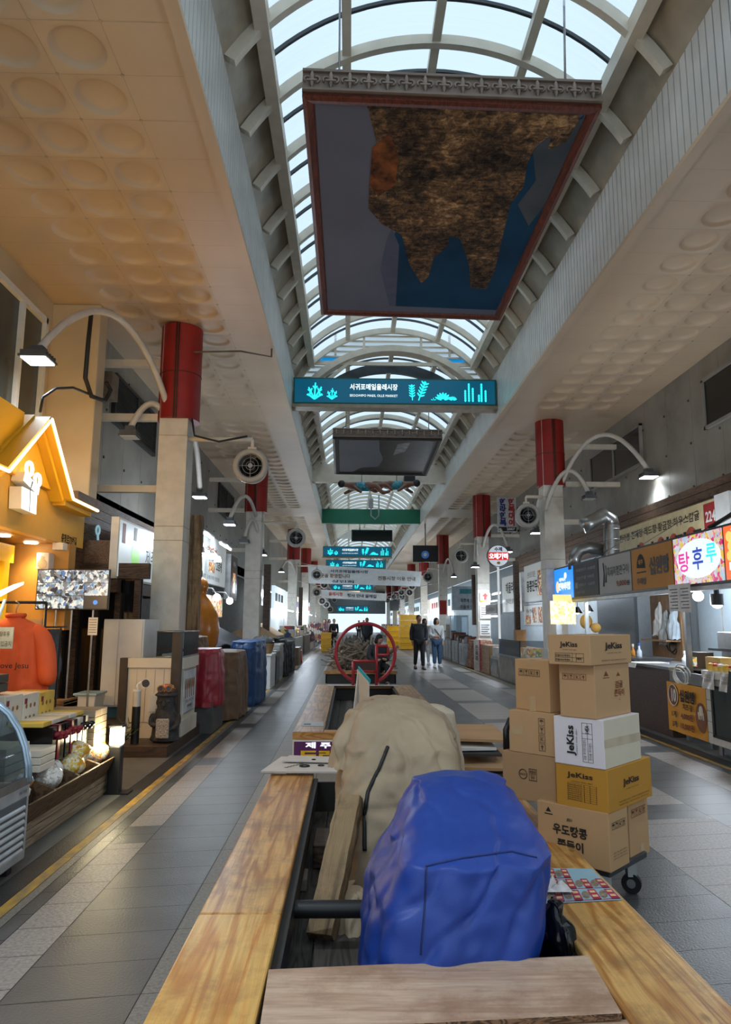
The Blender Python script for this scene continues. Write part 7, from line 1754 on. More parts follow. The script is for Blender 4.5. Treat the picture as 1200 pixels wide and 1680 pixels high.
# goods on and behind the counter
def thing1(name,label,cat,mb,m,**k): return single(name,mb,m,label,cat,**k)
mb = MB(); mb.box(4.75,5.05,8.75,9.25,.86,.95); mb.box(4.8,5.0,8.9,9.2,.95,1.12); thing1('steel_pan','square steel pan block behind the silver post','pan',mb,steel)
mb = MB(); mb.box(4.7,5.1,8.6,9.35,1.121,1.15); thing1('black_tray','flat black tray on the steel pan block','tray',mb,dark)
mb = MB(); mb.box(4.75,5.05,8.75,9.2,1.151,1.36); thing1('steel_container','deep steel container standing on the black tray','container',mb,steel,bevel=.01)
t = thing('food_box','dark box with a red food picture beside the silver post','box',(4.55,9.35,.90)); mb = MB(); mb.box(4.45,4.65,9.12,9.42,.897,1.10); part('carton', mb, mat('dark_box',(72,56,48),.5), t); mb = MB(); mb.box(4.445,4.449,9.16,9.38,.92,1.04); part('picture', mb, foodb, t)
t = thing('food_box','yellow food box right of the silver post','box',(4.5,8.7,.86)); mb = MB(); mb.box(4.42,4.62,8.52,8.88,.861,1.06); part('carton', mb, mat('yellow_box',(236,196,110),.5), t); mb = MB(); mb.box(4.415,4.419,8.56,8.80,.95,1.0); part('red_words', mb, mat('red_words',(190,50,40),.5), t)
mb = MB(); mb.cyl((4.55,8.2,.931),(4.55,8.2,1.09),.06,.075,n=18); thing1('red_cup','bright red cup on the kiosk counter','cup',mb,mat('red_plastic',(200,40,36),.35))
mb = MB(); mb.box(4.4,4.7,7.75,8.05,.931,.99); thing1('white_tray','small white tray on the kiosk counter by the red cup','tray',mb,white_pl,bevel=.01)
for k,(y,r,h,c,n_,lb) in enumerate(((11.6,.035,.20,(226,150,60),'amber_sauce','amber sauce bottle on the brown counter'),(11.35,.04,.22,(206,216,226),'clear_spray','white spray bottle on the brown counter'),(11.85,.03,.24,(214,80,110),'pink_bottle','pink bottle on the brown counter'),(9.8,.045,.16,(220,226,230),'clear_jar','clear jar on the brown counter near the silver post'))):
    t = thing('bottle',lb,'bottle',(4.6,y,.90)); mb = MB(); mb.lathe(V((4.6,y,.896)),[(r,0),(r,h*.6),(r*.4,h*.8),(r*.4,h)],14); part('body', mb, mat(n_,c,.25), t)
    mb = MB(); mb.cyl((4.6,y,.896+h),(4.6,y,.896+h+.04),r*.5,n=10); part('cap', mb, white_pl if k != 1 else mat('blue_cap',(60,90,170),.4), t)
for k,(y,l) in enumerate(((12.9,.7),(12.0,.6),(10.9,.8))):
    mb = MB(); mb.box(4.4,4.9,y,y+l,.896,.93); mb.box(4.36,4.94,y-.03,y+l+.03,.93,.945); thing1('griddle',['far steel griddle on the brown counter','middle steel griddle on the brown counter','near wide steel griddle on the brown counter'][k],'griddle',mb,mat('dark_steel',(96,96,96),.3,.8),group='griddles on the brown counter')
# back of the right stall: pale panels, plywood, hanging bags
mb = MB(); mb.box(5.9,6.0,8.9,12.0,0,2.4); mb.m=1
for y in (9.6,10.4,11.2): mb.box(5.895,5.9,y,y+.012,0,2.4)
struct('wall_stall_panels', mb, [mat('pale_blue_panel',(196,212,222),.35,var=.03),seam])
mb = MB(); mb.box(5.6,5.68,12.0,13.2,0,2.3); struct('wall_stall_plywood', mb, wood('raw_ply',(156,120,82),(192,152,110),grain=(9,9,1),knots=False))
mb = MB(); mb.box(5.3,5.36,13.2,15.2,0,2.2); struct('wall_stall_shutter', mb, mat('dark_shutter',(84,92,98),.4,.3,stretch=(1,1,14)))
mb = MB(); mb.box(5.66,5.72,11.9,12.0,0,2.3); struct('trim_stall_post', mb, dark)
for k,(y,z,c,n_,lb) in enumerate(((12.15,1.55,(206,220,230),'pale_blue_apron','pale blue apron hanging on the plywood partition'),(12.7,1.6,(214,214,210),'white_bag','bunched white plastic bag hanging on the plywood partition'),(12.45,1.45,(176,182,184),'grey_bag2','grey plastic bag hanging on the plywood partition'))):
    t = cover([(z-.35,5.52,y,.08,.14,2.4),(z-.1,5.53,y,.075,.13,2.4),(z+.12,5.55,y,.045,.07,2.2),(z+.25,5.56,y,.02,.03,2)],nu=30,nv=16,wr=.03,fold=.06,seed=60+k); single('hanging_bag',t,mat(n_,c,.5),lb,'bag',sub=1)
mb = MB(); mb.torus(V((5.55,12.3,1.12)),(1,.2,0),.13,.012,n=24,k=5); mb.torus(V((5.55,12.25,1.05)),(1,.1,.2),.10,.010,n=20,k=5); single('cable_coil', mb, dark, 'black cable coil hanging under the pale blue apron', 'cable')
mb = MB(); mb.box(5.35,5.6,12.05,13.1,1.16,1.19); single('wall_shelf', mb, MATS['raw_ply'], 'small plywood shelf on the partition of the right stall', 'shelf')
# menu sheets and lamps
t = thing('menu_sheet','two laminated grey menu sheets hung beside the silver post','menu',(4.2,9.0,1.6)); mb = MB(); mb.box(4.19,4.196,8.98,9.28,1.62,1.96); mb.box(4.19,4.196,8.68,8.97,1.60,1.96); part('sheets', mb, mat('laminate',(176,168,160),.3), t)
mb = MB()
for ya in (9.0,8.7):
    for k in range(7): mb.box(4.187,4.19,ya+.03,ya+.24-.05*(k%2),1.65+k*.04,1.662+k*.04)
part('print', mb, mat('grey_ink'), t)
c = PX(1146,978,4.7); t = thing('stall_bulb','glaring round bulb of the right stall below the candied-fruit sign','lamp',c); mb = MB(); mb.sph(c,.07,14,8); part('bulb', mb, emat('bulb_bright',(245,250,255),14), t); mb = MB(); mb.cyl(c+V((0,0,.06)),c+V((0,0,.2)),.03,n=10); part('socket', mb, dark, t)
lamp('POINT','bulb_light',c+V((-.1,0,-.12)),60,(235,244,255),.08,None,t)
c = PX(1177,985,4.6); t = thing('pendant_lamp','black cylinder pendant lamp at the right edge of the stall','lamp',c); mb = MB(); mb.cyl(c+V((0,0,-.06)),c+V((0,0,.08)),.075,n=18); mb.cyl(c+V((0,0,.08)),c+V((0,0,.2)),.035,n=12); part('shade', mb, dark, t); mb = MB(); mb.sph(c+V((0,0,-.06)),(.06,.06,.04),14,8); part('bulb', mb, emat('bulb_soft',(250,244,230),4), t)
for k,(px,lb) in enumerate(((948,'left black cone lamp in the dark part of the right stall'),(966,'right black cone lamp in the dark part of the right stall'))):
    c = PX(px,1002-k*3,4.75); t = thing('cone_lamp',lb,'lamp',c,'cone lamps in the right stall'); mb = MB(); mb.cyl(c+V((0,0,-.05)),c+V((0,0,.08)),.10,.03,n=16,cap=False); part('shade', mb, dark, t); mb = MB(); mb.sph(c+V((0,0,-.03)),.045,12,8); part('bulb', mb, emat('bulb_soft'), t); mb = MB(); mb.tube([c+V((0,0,.08)),c+V((0,0,.5))],.008,5); part('cord', mb, dark, t)
fill_tube(5.2,10.4,2.32,55,'added fill tube inside the right stall above the griddles'); fill_tube(5.2,8.6,2.32,40,'added fill tube inside the right stall above the tiled kiosk')
a,b = PY(905,1024,13.6),PY(944,986,13.6); t = thing('lit_menu','warm glowing food menu panel standing left on the right stall counter','menu',a); mb = MB(); mb.box(a.x,b.x,13.6,13.64,a.z,b.z); part('panel', mb, mosaic('warm_menu',[(250,226,170),(255,244,214),(236,196,120),(250,236,196)],30,1.0), t); mb = MB(); mb.box(a.x+.06,b.x-.06,13.6,13.64,b.z,b.z+.12); part('top_card', mb, emat('warm_card',(250,220,140),1.0), t); mb = MB(); mb.box(a.x+.1,a.x+.2,13.6,13.64,.86,a.z); part('stand', mb, steel, t)
mb = MB(); mb.sph(PY(962,1020,13.4),(.12,.08,.14),14,8); mb.sph(PY(978,1030,13.3),(.10,.08,.09),12,8); single('yellow_mitt', mb, mat('yellow_mitt',(232,180,90),.6,var=.1), 'yellow kitchen mitt hanging beside the warm glowing menu', 'mitt')

# ------------------------------------------------------------------ right side, beyond the nearest right column
mb = MB(); mb.box(4.10,4.22,17.6,17.75,1.3,3.0); single('dark_post', mb, dark_wood, 'dark timber post at the left of the right sign row', 'post')
wallsign('white board with brush words right of the round sign',4.35,17.9,20.2,1.75,2.75,coolg,[('해물라면',.5,.66,.56,.3,'black_ink',.02),('전복라면 성게라면',.5,.3,.6,.14,'grey_ink',.01)],s_=-1,pics=[(.72,.92,.1,.5,food)])
wallsign('white board with bold words above a picture menu on the right',4.3,15.6,17.4,1.95,2.85,coolg,[('몽콩만두',.42,.42,.55,.3,'black_ink',.03),('손으로 빚은',.4,.72,.4,.16,'grey_ink',.01)],s_=-1,pics=[(.7,.92,.15,.8,food)])
wallsign('lower white picture menu under the bold word board',4.3,15.7,17.5,1.40,1.90,coolg,[('메뉴 안내',.3,.7,.3,.2,'grey_ink',.02)],s_=-1,pics=[(.1,.35,.1,.5,food),(.45,.65,.15,.85,food),(.72,.92,.15,.85,food)])
wallsign('small grey sign with raised letters between white tubes',4.25,20.5,22.2,1.72,2.02,mat('sign_dim',(120,112,104),.5),[('은갈치국',.5,.5,.6,.4,'grey_ink2',.03)],s_=-1)
for k,z in enumerate((1.66,2.10)):
    mb = MB(); mb.tube([V((4.2,20.3,z)),V((4.2,22.4,z))],.022,8); single('tube_light', mb, emat('tube_white',(240,248,255),3.5), ['lower white tube light framing the small grey sign','upper white tube light framing the small grey sign'][k], 'light')
t = thing('round_sign','round red white and blue rice-cake sign on a white pole','sign',PY(818,1046,20.0))
c = PY(818,912,20.0); r = .31
mb = MB(); mb.cyl(c+V((0,0,0)),c+V((0,.14,0)),r,n=40); part('drum', mb, dark, t)
mb = MB(); mb.cyl(c+V((0,-.01,0)),c,r*.95,n=40,smooth=False); part('face', mb, emat('round_white',(216,226,236),.5), t)
mb = MB(); q = r*.9; z0_,z1_ = -.12,.10
mb.box(c.x-r*.92,c.x+r*.92,c.y-.016,c.y-.01,c.z+z0_,c.z+z1_); part('red_band', mb, emat('round_red',(206,30,36),.8), t)
mb = MB(); mb.text('오메기떡', c+V((0,-.02,-.01)), X3, Z3, w=r*1.72, h=.17, bold=.05); part('lettering', mb, ww, t)
mb = MB(); mb.text('수제', c+V((0,-.02,.19)), X3, Z3, w=r*.72, h=.12, bold=.04); part('lettering', mb, mat('navy_letter',(30,40,120),.5), t)
mb = MB(); mb.sph(c+V((.0,-.014,-.2)),(.05,.006,.04),10,6); part('cake_picture', mb, mat('cake_orange',(226,170,80),.5), t)
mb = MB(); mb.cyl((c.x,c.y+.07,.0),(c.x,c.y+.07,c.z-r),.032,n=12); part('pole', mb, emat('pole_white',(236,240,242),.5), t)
# hanbok sign
t = thing('vertical_sign','white vertical sign with navy and red hangul columns behind the right duct fan','sign',PY(832,872,22.5))
a,b = PY(818,872,22.5),PY(847,816,22.5); mb = MB(); mb.box(a.x,b.x,22.5,22.62,a.z,b.z); part('case', mb, mat('sign_offwhite',(196,198,200),.5), t)
w_,h_ = b.x-a.x,b.z-a.z
for s,u,m in (('한\n라\n한\n복',.27,MATS['navy_letter']),('한\n복\n대\n여',.74,mat('red_letter',(176,44,40),.5))):
    mb = MB(); mb.text(s, V((a.x+w_*u,22.49,a.z+h_*.56)), X3, Z3, w=w_*.36, h=h_*.80, bold=.05); part('lettering', mb, m, t)
mb = MB(); mb.box(a.x+.02,b.x-.02,22.47,22.5,a.z+.01,a.z+h_*.13); dk_ = part('number_strip', mb, dark, t); mb = MB(); mb.text('2007', V(((a.x+b.x)/2+.1,22.465,a.z+h_*.07)), X3, Z3, w=w_*.45, h=h_*.08, bold=.03); part('lettering', mb, paper, dk_)
# papers on the second right column
for k,(y0,y1,fm,lb) in enumerate(((987,973,mat('arrow_cream',(226,206,180),.6),'cream sheet with a red up arrow on the second right column'),(1015,993,paper,'middle notice sheet on the second right column'),(1043,1018,paper,'lowest notice sheet on the second right column'))):
    a,b = PY(788,y0,23.75),PY(805,y1,23.75); t = thing('notice_sheet',lb,'notice',a); mb = MB(); mb.box(a.x,b.x,23.74,23.755,a.z,b.z); part('sheet', mb, fm, t)
    cx = (a.x+b.x)/2; mb = MB()
    if k == 0:
        cz=(a.z+b.z)/2+.03; mb.add([V((cx-.11,23.735,cz)),V((cx,23.735,cz+.11)),V((cx+.11,23.735,cz)),V((cx+.04,23.735,cz)),V((cx+.04,23.735,cz-.11)),V((cx-.04,23.735,cz-.11)),V((cx-.04,23.735,cz))],[tuple(range(7))]); part('arrow', mb, mat('arrow_red',(190,40,36),.5), t)
        mb = MB(); mb.box(a.x,b.x,23.735,23.74,a.z,a.z+.05); part('yellow_strip', mb, mat('strip_yellow',(220,166,60),.5), t)
    else:
        for j in range(5): mb.box(a.x+.04,b.x-.04-.05*(j%2),23.735,23.74,a.z+.06+j*.07,a.z+.085+j*.07)
        part('print', mb, mat('grey_ink'), t)
mb = MB(); mb.box(4.2,4.32,24.3,24.45,1.4,3.1); single('dark_post', mb, dark_wood, 'dark timber post beside the second right column', 'post')
t = thing('white_board','pale board with black handwritten village words past the second right column','sign',PY(762,1002,27)); a,b = PY(742,1001,27),PY(782,962,27); mb = MB(); mb.box(a.x,b.x,27,27.06,a.z,b.z); part('panel', mb, mat('board_pale',(188,200,210),.5), t)
mb = MB(); mb.text('제주에 있는', V((a.x+.62,26.99,a.z+.36)), X3, Z3, w=.60, h=.15, bold=.01); mb.text('마을에 있는', V((a.x+.62,26.99,a.z+.12)), X3, Z3, w=.60, h=.15, bold=.01); part('lettering', mb, ink, t)
mb = MB(); mb.box(a.x+.3,a.x+.85,26.99,27,a.z+.62,a.z+.8); part('teal_mark', mb, mat('teal_mark',(70,150,160),.5), t)
t = thing('flat_screen','black hanging screen with a round blue badge by the third right column','screen',PY(698,922,31)); a,b = PY(678,922,31),PY(719,895,31); mb = MB(); mb.box(a.x,b.x,31,31.1,a.z,b.z); part('case', mb, dark, t); mb = MB(); c = PY(698,910,30.98); mb.cyl(c,c+V((0,.02,0)),.17,n=24); mb2 = MB(); part('badge', mb, emat('badge_dim',(50,90,150),.5), t); mb = MB(); mb.cyl(c+V((0,-.01,0)),c,.08,n=16); part('badge_mark', mb, paper, t); mb = MB(); mb.tube([V(((a.x+b.x)/2,31.05,b.z)),V(((a.x+b.x)/2,31.05,5.8))],.03,6); part('hanger', mb, galv, t)
# stalls on the right between columns
film = glass('film_wrap',(226,232,236),.3,.12)
t = counter('stall_counter','steel counter wrapped in clear film near the round sign pole','counter',4.05,4.8,17.0,19.4,.62,mat('film_boxes',(150,138,120),.3,rgb2=(96,90,84),vs=5),steel)
mb = MB(); mb.box(4.04,4.06,17.0,19.4,.66,1.05); mb.box(4.04,4.8,17.0,17.02,.66,1.05); single('clear_screen', mb, film, 'clear film screen standing on the wrapped steel counter', 'screen')
mb = MB(); mb.box(4.3,4.75,17.3,19.0,.66,.86); single('goods_tray', mb, foodb, 'trays of packed goods behind the clear film screen', 'tray')
mb = MB(); mb.box(4.25,4.5,18.2,18.5,.86,1.30); single('cardboard_sheet', mb, card, 'tan cardboard panel standing behind the clear film screen', 'cardboard')
counter('stall_counter','grey foam-box counter after the film-wrapped counter','counter',4.05,4.7,19.6,20.6,.55,mat('foam_grey',(176,172,166),.7),None,mat('foil_door',(140,136,130),.25,.5))
mb = MB(); mb.box(4.08,4.6,19.7,20.5,.551,.80); single('foam_box', mb, mat('foam_white',(206,204,198),.7), 'white foam box on the grey foam-box counter', 'box', bevel=.02)
counter('stall_counter','tan wooden counter with a leaning menu stand','counter',4.05,4.7,20.8,22.0,.82,wood('tan_counter',(150,110,70),(186,146,100),knots=False))
t = thing('menu_stand','tall narrow pink-edged menu stand leaning on the tan wooden counter','stand',(3.98,22.3,0)); mb = MB(); mb.box(3.86,4.02,22.2,22.24,.02,.95); part('board', mb, mat('stand_white',(206,206,204),.5), t); mb = MB(); mb.box(4.02,4.06,22.2,22.24,.02,.95); part('pink_edge', mb, mat('pink_edge',(190,50,110),.5), t); mb = MB(); mb.text('전\n복\n죽', V((3.94,22.19,.55)), X3, Z3, w=.09, h=.5, bold=.03); part('lettering', mb, mat('grey_ink'), t)
stall_cover('rust-brown patterned cloth stall beyond the menu stand', mosaic('rust_cloth',[(140,84,54),(110,64,44),(160,110,70),(96,60,44)],30,0,.7), 4.0,4.6,22.6,24.8,.92,71)
for k,(y0,y1,h,c,lb) in enumerate(((25.0,26.2,.75,(150,156,160),'grey steel cabinet with a blue box on top'),(26.4,28,.8,(124,126,126),'dull grey goods counter past the blue box'),(28.2,30.5,.85,(96,92,88),'dark goods counter under the pale village board'),(30.8,33.5,.9,(150,146,140),'pale goods counter by the third right column'))):
    counter('stall_counter',lb,'counter',4.0,4.7,y0,y1,h,mat(f'right_counter_{c[0]}',c,.5),None,mat('panel_door',(130,130,128),.4))
    mb = MB(); R5 = random.Random(k+20)
    gm = [mat('goods_a',(120,70,50),.6,var=.3,vs=9),mat('goods_b',(50,46,46),.6,var=.3,vs=9),mat('goods_c',(196,190,180),.6,var=.2,vs=9)]
    n = int((y1-y0)/.36)
    for j in range(n):
        hh = R5.uniform(.08,.26); ya = y0+(y1-y0)*j/n+.02; mb = MB(); mb.box(4.05+R5.uniform(0,.1),4.6,ya,ya+(y1-y0)/n-.05,h+.002,h+hh)
        single('goods_pack', mb, gm[j%3] if not (k == 0 and j == 1) else mat('blue_goods',(40,76,140),.5), ['first','second','third','fourth','fifth','sixth','seventh','eighth'][j]+' goods pack from the near end on the '+lb.split(' with')[0].split(' past')[0].split(' under')[0].split(' by')[0], 'pack', 'packed goods on the right counters', bevel=.015)
t = thing('glass_case','tall lit glass display case under the pale village board','case',(4.3,25.6,0)); mb = MB(); mb.box(4.05,4.75,28.6,28.62,.86,1.75); mb.box(4.05,4.06,28.62,30,.86,1.75); mb.box(4.05,4.75,28.6,30,1.75,1.77); part('panes', mb, glass('case_glass',(220,232,240),.3), t); mb = MB()
for x in (4.05,4.4,4.75): mb.box(x-.015,x+.015,28.58,28.62,.86,1.78)
part('frame', mb, white_pl, t)
mb = MB(); mb.box(4.72,4.75,28.65,30,.87,1.7); part('lit_back', mb, emat('case_glow',(196,214,228),.7), t)

# ------------------------------------------------------------------ stall fronts farther along, both sides
ordb = ['first','second','third','fourth','fifth','sixth','seventh','eighth','ninth','tenth','eleventh','twelfth','thirteenth','fourteenth']
R6 = random.Random(11)
for side in (-1,1):
    y = 28.0 if side < 0 else 34.5; i = 0
    while y < 92:
        ln = R6.uniform(4.5,6.5); x = -2.95 if side < 0 else 4.95
        nm = 'left' if side < 0 else 'right'
        c = [(206,226,238),(230,236,236),(214,206,190),(190,214,228)][i%4]
        t = thing('market_stall', f'{ordb[i]} far lit stall of the {nm} row, counted down the aisle', 'stall', (x,y+ln/2,0))
        mb = MB(); mb.box(min(x,x+side*.12),max(x,x+side*.12),y+.2,y+ln-.2,2.0,2.9); part('sign_panel', mb, emat(f'far_sign_{i%4}',c,.85), t)
        mb = MB(); ys0 = y+.5
        for k in range(3): 
            mb.box(x-side*.012-.004,x-side*.012+.004,ys0+k*ln*.22,ys0+k*ln*.22+ln*.15,2.3,2.62)
        part('sign_letters', mb, [ink,mat('far_red',(170,60,50),.6),mat('far_blue',(40,70,140),.6)][i%3], t)
        mb = MB(); mb.box(min(x+side*.1,x+side*.2),max(x+side*.1,x+side*.2),y,y+ln,0,2.0); part('glow_panel', mb, emat('far_glow',(206,220,228),.45), t)  # panel glows by itself to give the look of a lit stall
        mb = MB(); mb.box(min(x-side*.85,x),max(x-side*.85,x),y+.3,y+ln-.5,0,.85); part('counter', mb, mat(f'far_counter_{i%3}',[(150,150,148),(96,90,84),(176,160,140)][i%3],.5), t)
        mb = MB()
        for k in range(9): 
            q = y+.5+(ln-1.1)*k/9; mb.box(x-side*.45-.3,x-side*.45+.3,q,q+.42,.851,.9+R6.uniform(.05,.45))
        part('goods', mb, mosaic(f'far_goods_{i%3}',[(150,70,50),(200,190,170),(60,60,64),(190,150,80),(110,120,90),(214,214,210)] if i%2 else [(90,90,96),(206,206,200),(170,60,60),(40,60,110),(230,200,120)],5), t)
        if i < 5:
            mb = MB(); mb.tube([V((x-side*.4,y+.8,1.95)),V((x-side*.4,y+ln-.8,1.95))],.03,6); part('tube_light', mb, emat('far_tube',(245,250,255),7), t)
            lamp('POINT','fill_tube',(x-side*.6,y+ln*.5,2.0),70,(224,238,255),.3,None,t)
        y += ln+.4; i += 1
# yellow crates
ycr = mat('yellow_crate',(236,178,30),.4,var=.05)
def crate_stack(x,y,n,w,label,h=.32):
    t = thing('crate_stack',label,'crates',(x,y,0))
    for k in range(n):
        mb = MB(); z = k*h; mb.box(x-w/2,x+w/2,y-w/2,y+w/2,z+.02,z+h-.05); mb.box(x-w/2-.03,x+w/2+.03,y-w/2-.03,y+w/2+.03,z+h-.06,z+h)
        part('crate', mb, ycr, t)
a = PZ(668,1062,0); crate_stack(3.35,40.5,6,1.0,'tall stack of bright yellow crates behind the walking people')
crate_stack(2.75,43.5,4,.9,'shorter stack of yellow crates left of the tall yellow one')
crate_stack(-1.15,36.5,3,.5,'small stack of yellow crates on the left past the driftwood')
mb = MB(); mb.box(3.92,4.08,39.2,41.9,.0,.9); single('red_box_pile', mb, mosaic('red_boxes',[(190,50,50),(226,90,110),(230,200,190),(150,40,40)],6), 'red and pink boxes beside the tall yellow crates', 'boxes')
# far end wall of the arcade, with the bright opening
mb = MB(); mb.box(-3,5,99,99.3,2.7,7.8); struct('wall_far_end', mb, mat('far_wall',(150,156,160),.6))
mb = MB(); mb.box(XM-2.2,XM+2.2,84,84.2,4.4,5.7); single('far_board', mb, mat('far_grey_board',(140,150,156),.6), 'grey board hanging at the far end of the aisle', 'board')
a,b = PY(567,1001,86),PY(590,993,86); mb = MB(); mb.box(a.x,b.x,83.8,83.9,4.6,5.2); single('far_lit_sign', mb, emat('far_warm_sign',(255,226,190),1.3), 'small warm lit sign at the far end of the aisle', 'sign')
# more market signs high up at distance read as small teal strips: black boxes on the right
mb = MB(); a,b = PY(640,1002,60),PY(655,985,60); mb.box(a.x,b.x,60,60.2,a.z,b.z); mb.tube([V(((a.x+b.x)/2,60.1,b.z)),V(((a.x+b.x)/2,60.1,5.8))],.04,6); single('flat_screen', mb, dark, 'small black screen hanging far down the right side', 'screen')
# fire hydrant red boxes
mb = MB(); a,b = PY(722,1008,33),PY(733,985,33); mb.box(a.x,b.x,33,33.2,a.z,b.z); single('hydrant_box', mb, mat('fire_red',(176,40,34),.4), 'red fire box on the wall right of the third right column', 'box')

# ------------------------------------------------------------------ people
skin_m = mat('skin', (196,150,122), .55, var=.05, vs=9); skin_d = mat('skin_tan', (170,124,98), .55, var=.05, vs=9)
def person(loc, face, h, label, pose, cl, hair='short', skin_mat=None, extra=None):
    """pose joints in metres for a 1.70 m figure: x right, y forward, z up"""
    k = h/1.70; loc = V(loc); cf, sf = math.cos(face), math.sin(face)
    def w(p): return loc+V((p[0]*cf-p[1]*sf, p[0]*sf+p[1]*cf, p[2]))*k
    J = {n: V(p) for n,p in pose.items()}
    t = thing('person', label, 'person', loc)
    sm = skin_mat or skin_m
    # one continuous body
    names = ['pel','bel','che','nec','hd0','hd1','shl','ell','wrl','hal','fil','shr','elr','wrr','har','fir','hil','knl','anl','tol','hir','knr','anr','tor']
    rad = dict(pel=.125,bel=.115,che=.13,nec=.052,hd0=.075,hd1=.07,shl=.06,ell=.042,wrl=.03,hal=.034,fil=.018,shr=.06,elr=.042,wrr=.03,har=.034,fir=.018,hil=.085,knl=.055,anl=.034,tol=.018,hir=.085,knr=.055,anr=.034,tor=.018)
    ed = [('pel','bel'),('bel','che'),('che','nec'),('nec','hd0'),('hd0','hd1'),('che','shl'),('shl','ell'),('ell','wrl'),('wrl','hal'),('hal','fil'),('che','shr'),('shr','elr'),('elr','wrr'),('wrr','har'),('har','fir'),('pel','hil'),('hil','knl'),('knl','anl'),('anl','tol'),('pel','hir'),('hir','knr'),('knr','anr'),('anr','tor')]
    ix = {n:i for i,n in enumerate(names)}
    me = skin([w(J[n]) for n in names], [(ix[a],ix[b]) for a,b in ed], [rad[n]*k for n in names], 2)
    mb = MB(); mb.mesh(me)
    hc = (J['hd0']+J['hd1'])/2; fd = J['face'].normalized()
    up = V((0,0,1)); rt = fd.cross(up).normalized(); up = rt.cross(fd)
    Mh = Matrix(((rt.x*cf-rt.y*sf, fd.x*cf-fd.y*sf, up.x*cf-up.y*sf),(rt.x*sf+rt.y*cf, fd.x*sf+fd.y*cf, up.x*sf+up.y*cf),(rt.z,fd.z,up.z)))
    mb.sph(w(hc),(.077*k,.095*k,.115*k),18,14,Mh)
    mb.sph(w(hc+fd*.095-up*.012),(.013*k,.018*k,.02*k),8,6,Mh)
    for s in (-1,1): mb.sph(w(hc+rt*(.077*s)-up*.005),(.012*k,.02*k,.03*k),8,6,Mh)
    part('body', mb, sm, t)
    mb = MB()
    for s in (-1,1): mb.sph(w(hc+fd*.088+rt*(.032*s)+up*.012),(.012*k,.008*k,.006*k),8,5,Mh)
    mb.sph(w(hc+fd*.088-up*.048),(.024*k,.008*k,.006*k),8,5,Mh)
    part('face_features', mb, mat('face_dark',(70,44,38),.5), t)
    # hair
    mb = MB(); hm = cl.get('hair',hair_b)
    mb.sph(w(hc-fd*.018+up*.03),(.088*k,.098*k,.105*k),18,12,Mh)
    if hair == 'bob':
        for s in (-1,1): mb.sph(w(hc-fd*.01+rt*(.072*s)-up*.035),(.03*k,.07*k,.085*k),10,8,Mh)
        mb.sph(w(hc-fd*.06-up*.05),(.08*k,.05*k,.09*k),12,8,Mh)
    keep = []
    for f in range(len(mb.f)):
        c = sum((mb.v[i] for i in mb.f[f]), V())/len(mb.f[f]); q = (c-w(hc))/k
        lf_ = V((q.x*cf+q.y*sf, -q.x*sf+q.y*cf, q.z)); a,b = lf_.dot(fd), lf_.dot(up)
        keep.append(not (a > .045 and b < .055))
    mb.f = [f for f,kp in zip(mb.f,keep) if kp]; mb.mi = mb.mi[:len(mb.f)]; mb.sm = mb.sm[:len(mb.f)]
    part('hair', mb, hm, t)
    # clothing follows the body
    def garment(nm, nodes, edges, grow, m, rr={}):
        pts = []; rr_ = []
        for n in nodes:
            if isinstance(n, tuple): a,b,f = n; pts.append(w(J[a].lerp(J[b],f))); rr_.append((rad[a]+(rad[b]-rad[a])*f+grow)*k)
            else: pts.append(w(J[n])); rr_.append((rr.get(n, rad[n])+grow)*k)
        me = skin(pts, edges, rr_, 2); q = MB(); q.mesh(me); return part(nm, q, m, t)
    slv = cl.get('sleeve',.93)
    garment('top', ['che',('bel','che',.4),('pel','bel',.35),('che','nec',.72),'shl','ell',('ell','wrl',slv),'shr','elr',('elr','wrr',slv)], [(0,1),(1,2),(0,3),(0,4),(4,5),(5,6),(0,7),(7,8),(8,9)], cl.get('loose',.022), cl['top'], {'che':.135})
    if 'coat' in cl:
        garment('coat', ['che',('bel','che',.3),'pel',('che','nec',.4),'shl','ell',('ell','wrl',.95),'shr','elr',('elr','wrr',.95),('hil','knl',.25),('hir','knr',.25)], [(0,1),(1,2),(0,3),(0,4),(4,5),(5,6),(0,7),(7,8),(8,9),(2,10),(2,11)], .042, cl['coat'])
    garment('trousers', ['pel','hil','knl',('knl','anl',1.0),'hir','knr',('knr','anr',1.0)], [(0,1),(1,2),(2,3),(0,4),(4,5),(5,6)], cl.get('leg',.024), cl['trousers'], {'pel':.13,'hil':.09})
    for s in ('l','r'):
        mb = MB(); a,b = w(J['an'+s]), w(J['to'+s]); d = (b-a); d.z = 0; d = d.normalized() if d.length > 1e-5 else V((0,-1,0)); sd = V((-d.y,d.x,0)); zf = min(a.z,b.z)-.045*k
        o = a-d*.06*k; pr = [(-.03,.036),(.07,.046),(.17,.055),(.24,.048),(.285,.02)]
        rings = []
        for z_,sh in ((0,1),(.03,1.03),(.06,.95),(.10,.72)):
            ln = 1 if z_ < .05 else (.8 if z_ < .06 else .5)
            rings.append([o+d*(x*k*ln)+sd*(y*k*sh)+V((0,0,zf-o.z+z_*k)) for x,y in pr]+[o+d*(x*k*ln)-sd*(y*k*sh)+V((0,0,zf-o.z+z_*k)) for x,y in reversed(pr)])
        mb.loft(rings); part('shoe', mb, cl['shoes'], t)
    if extra: extra(t, w, J, k, Mh)
    return t
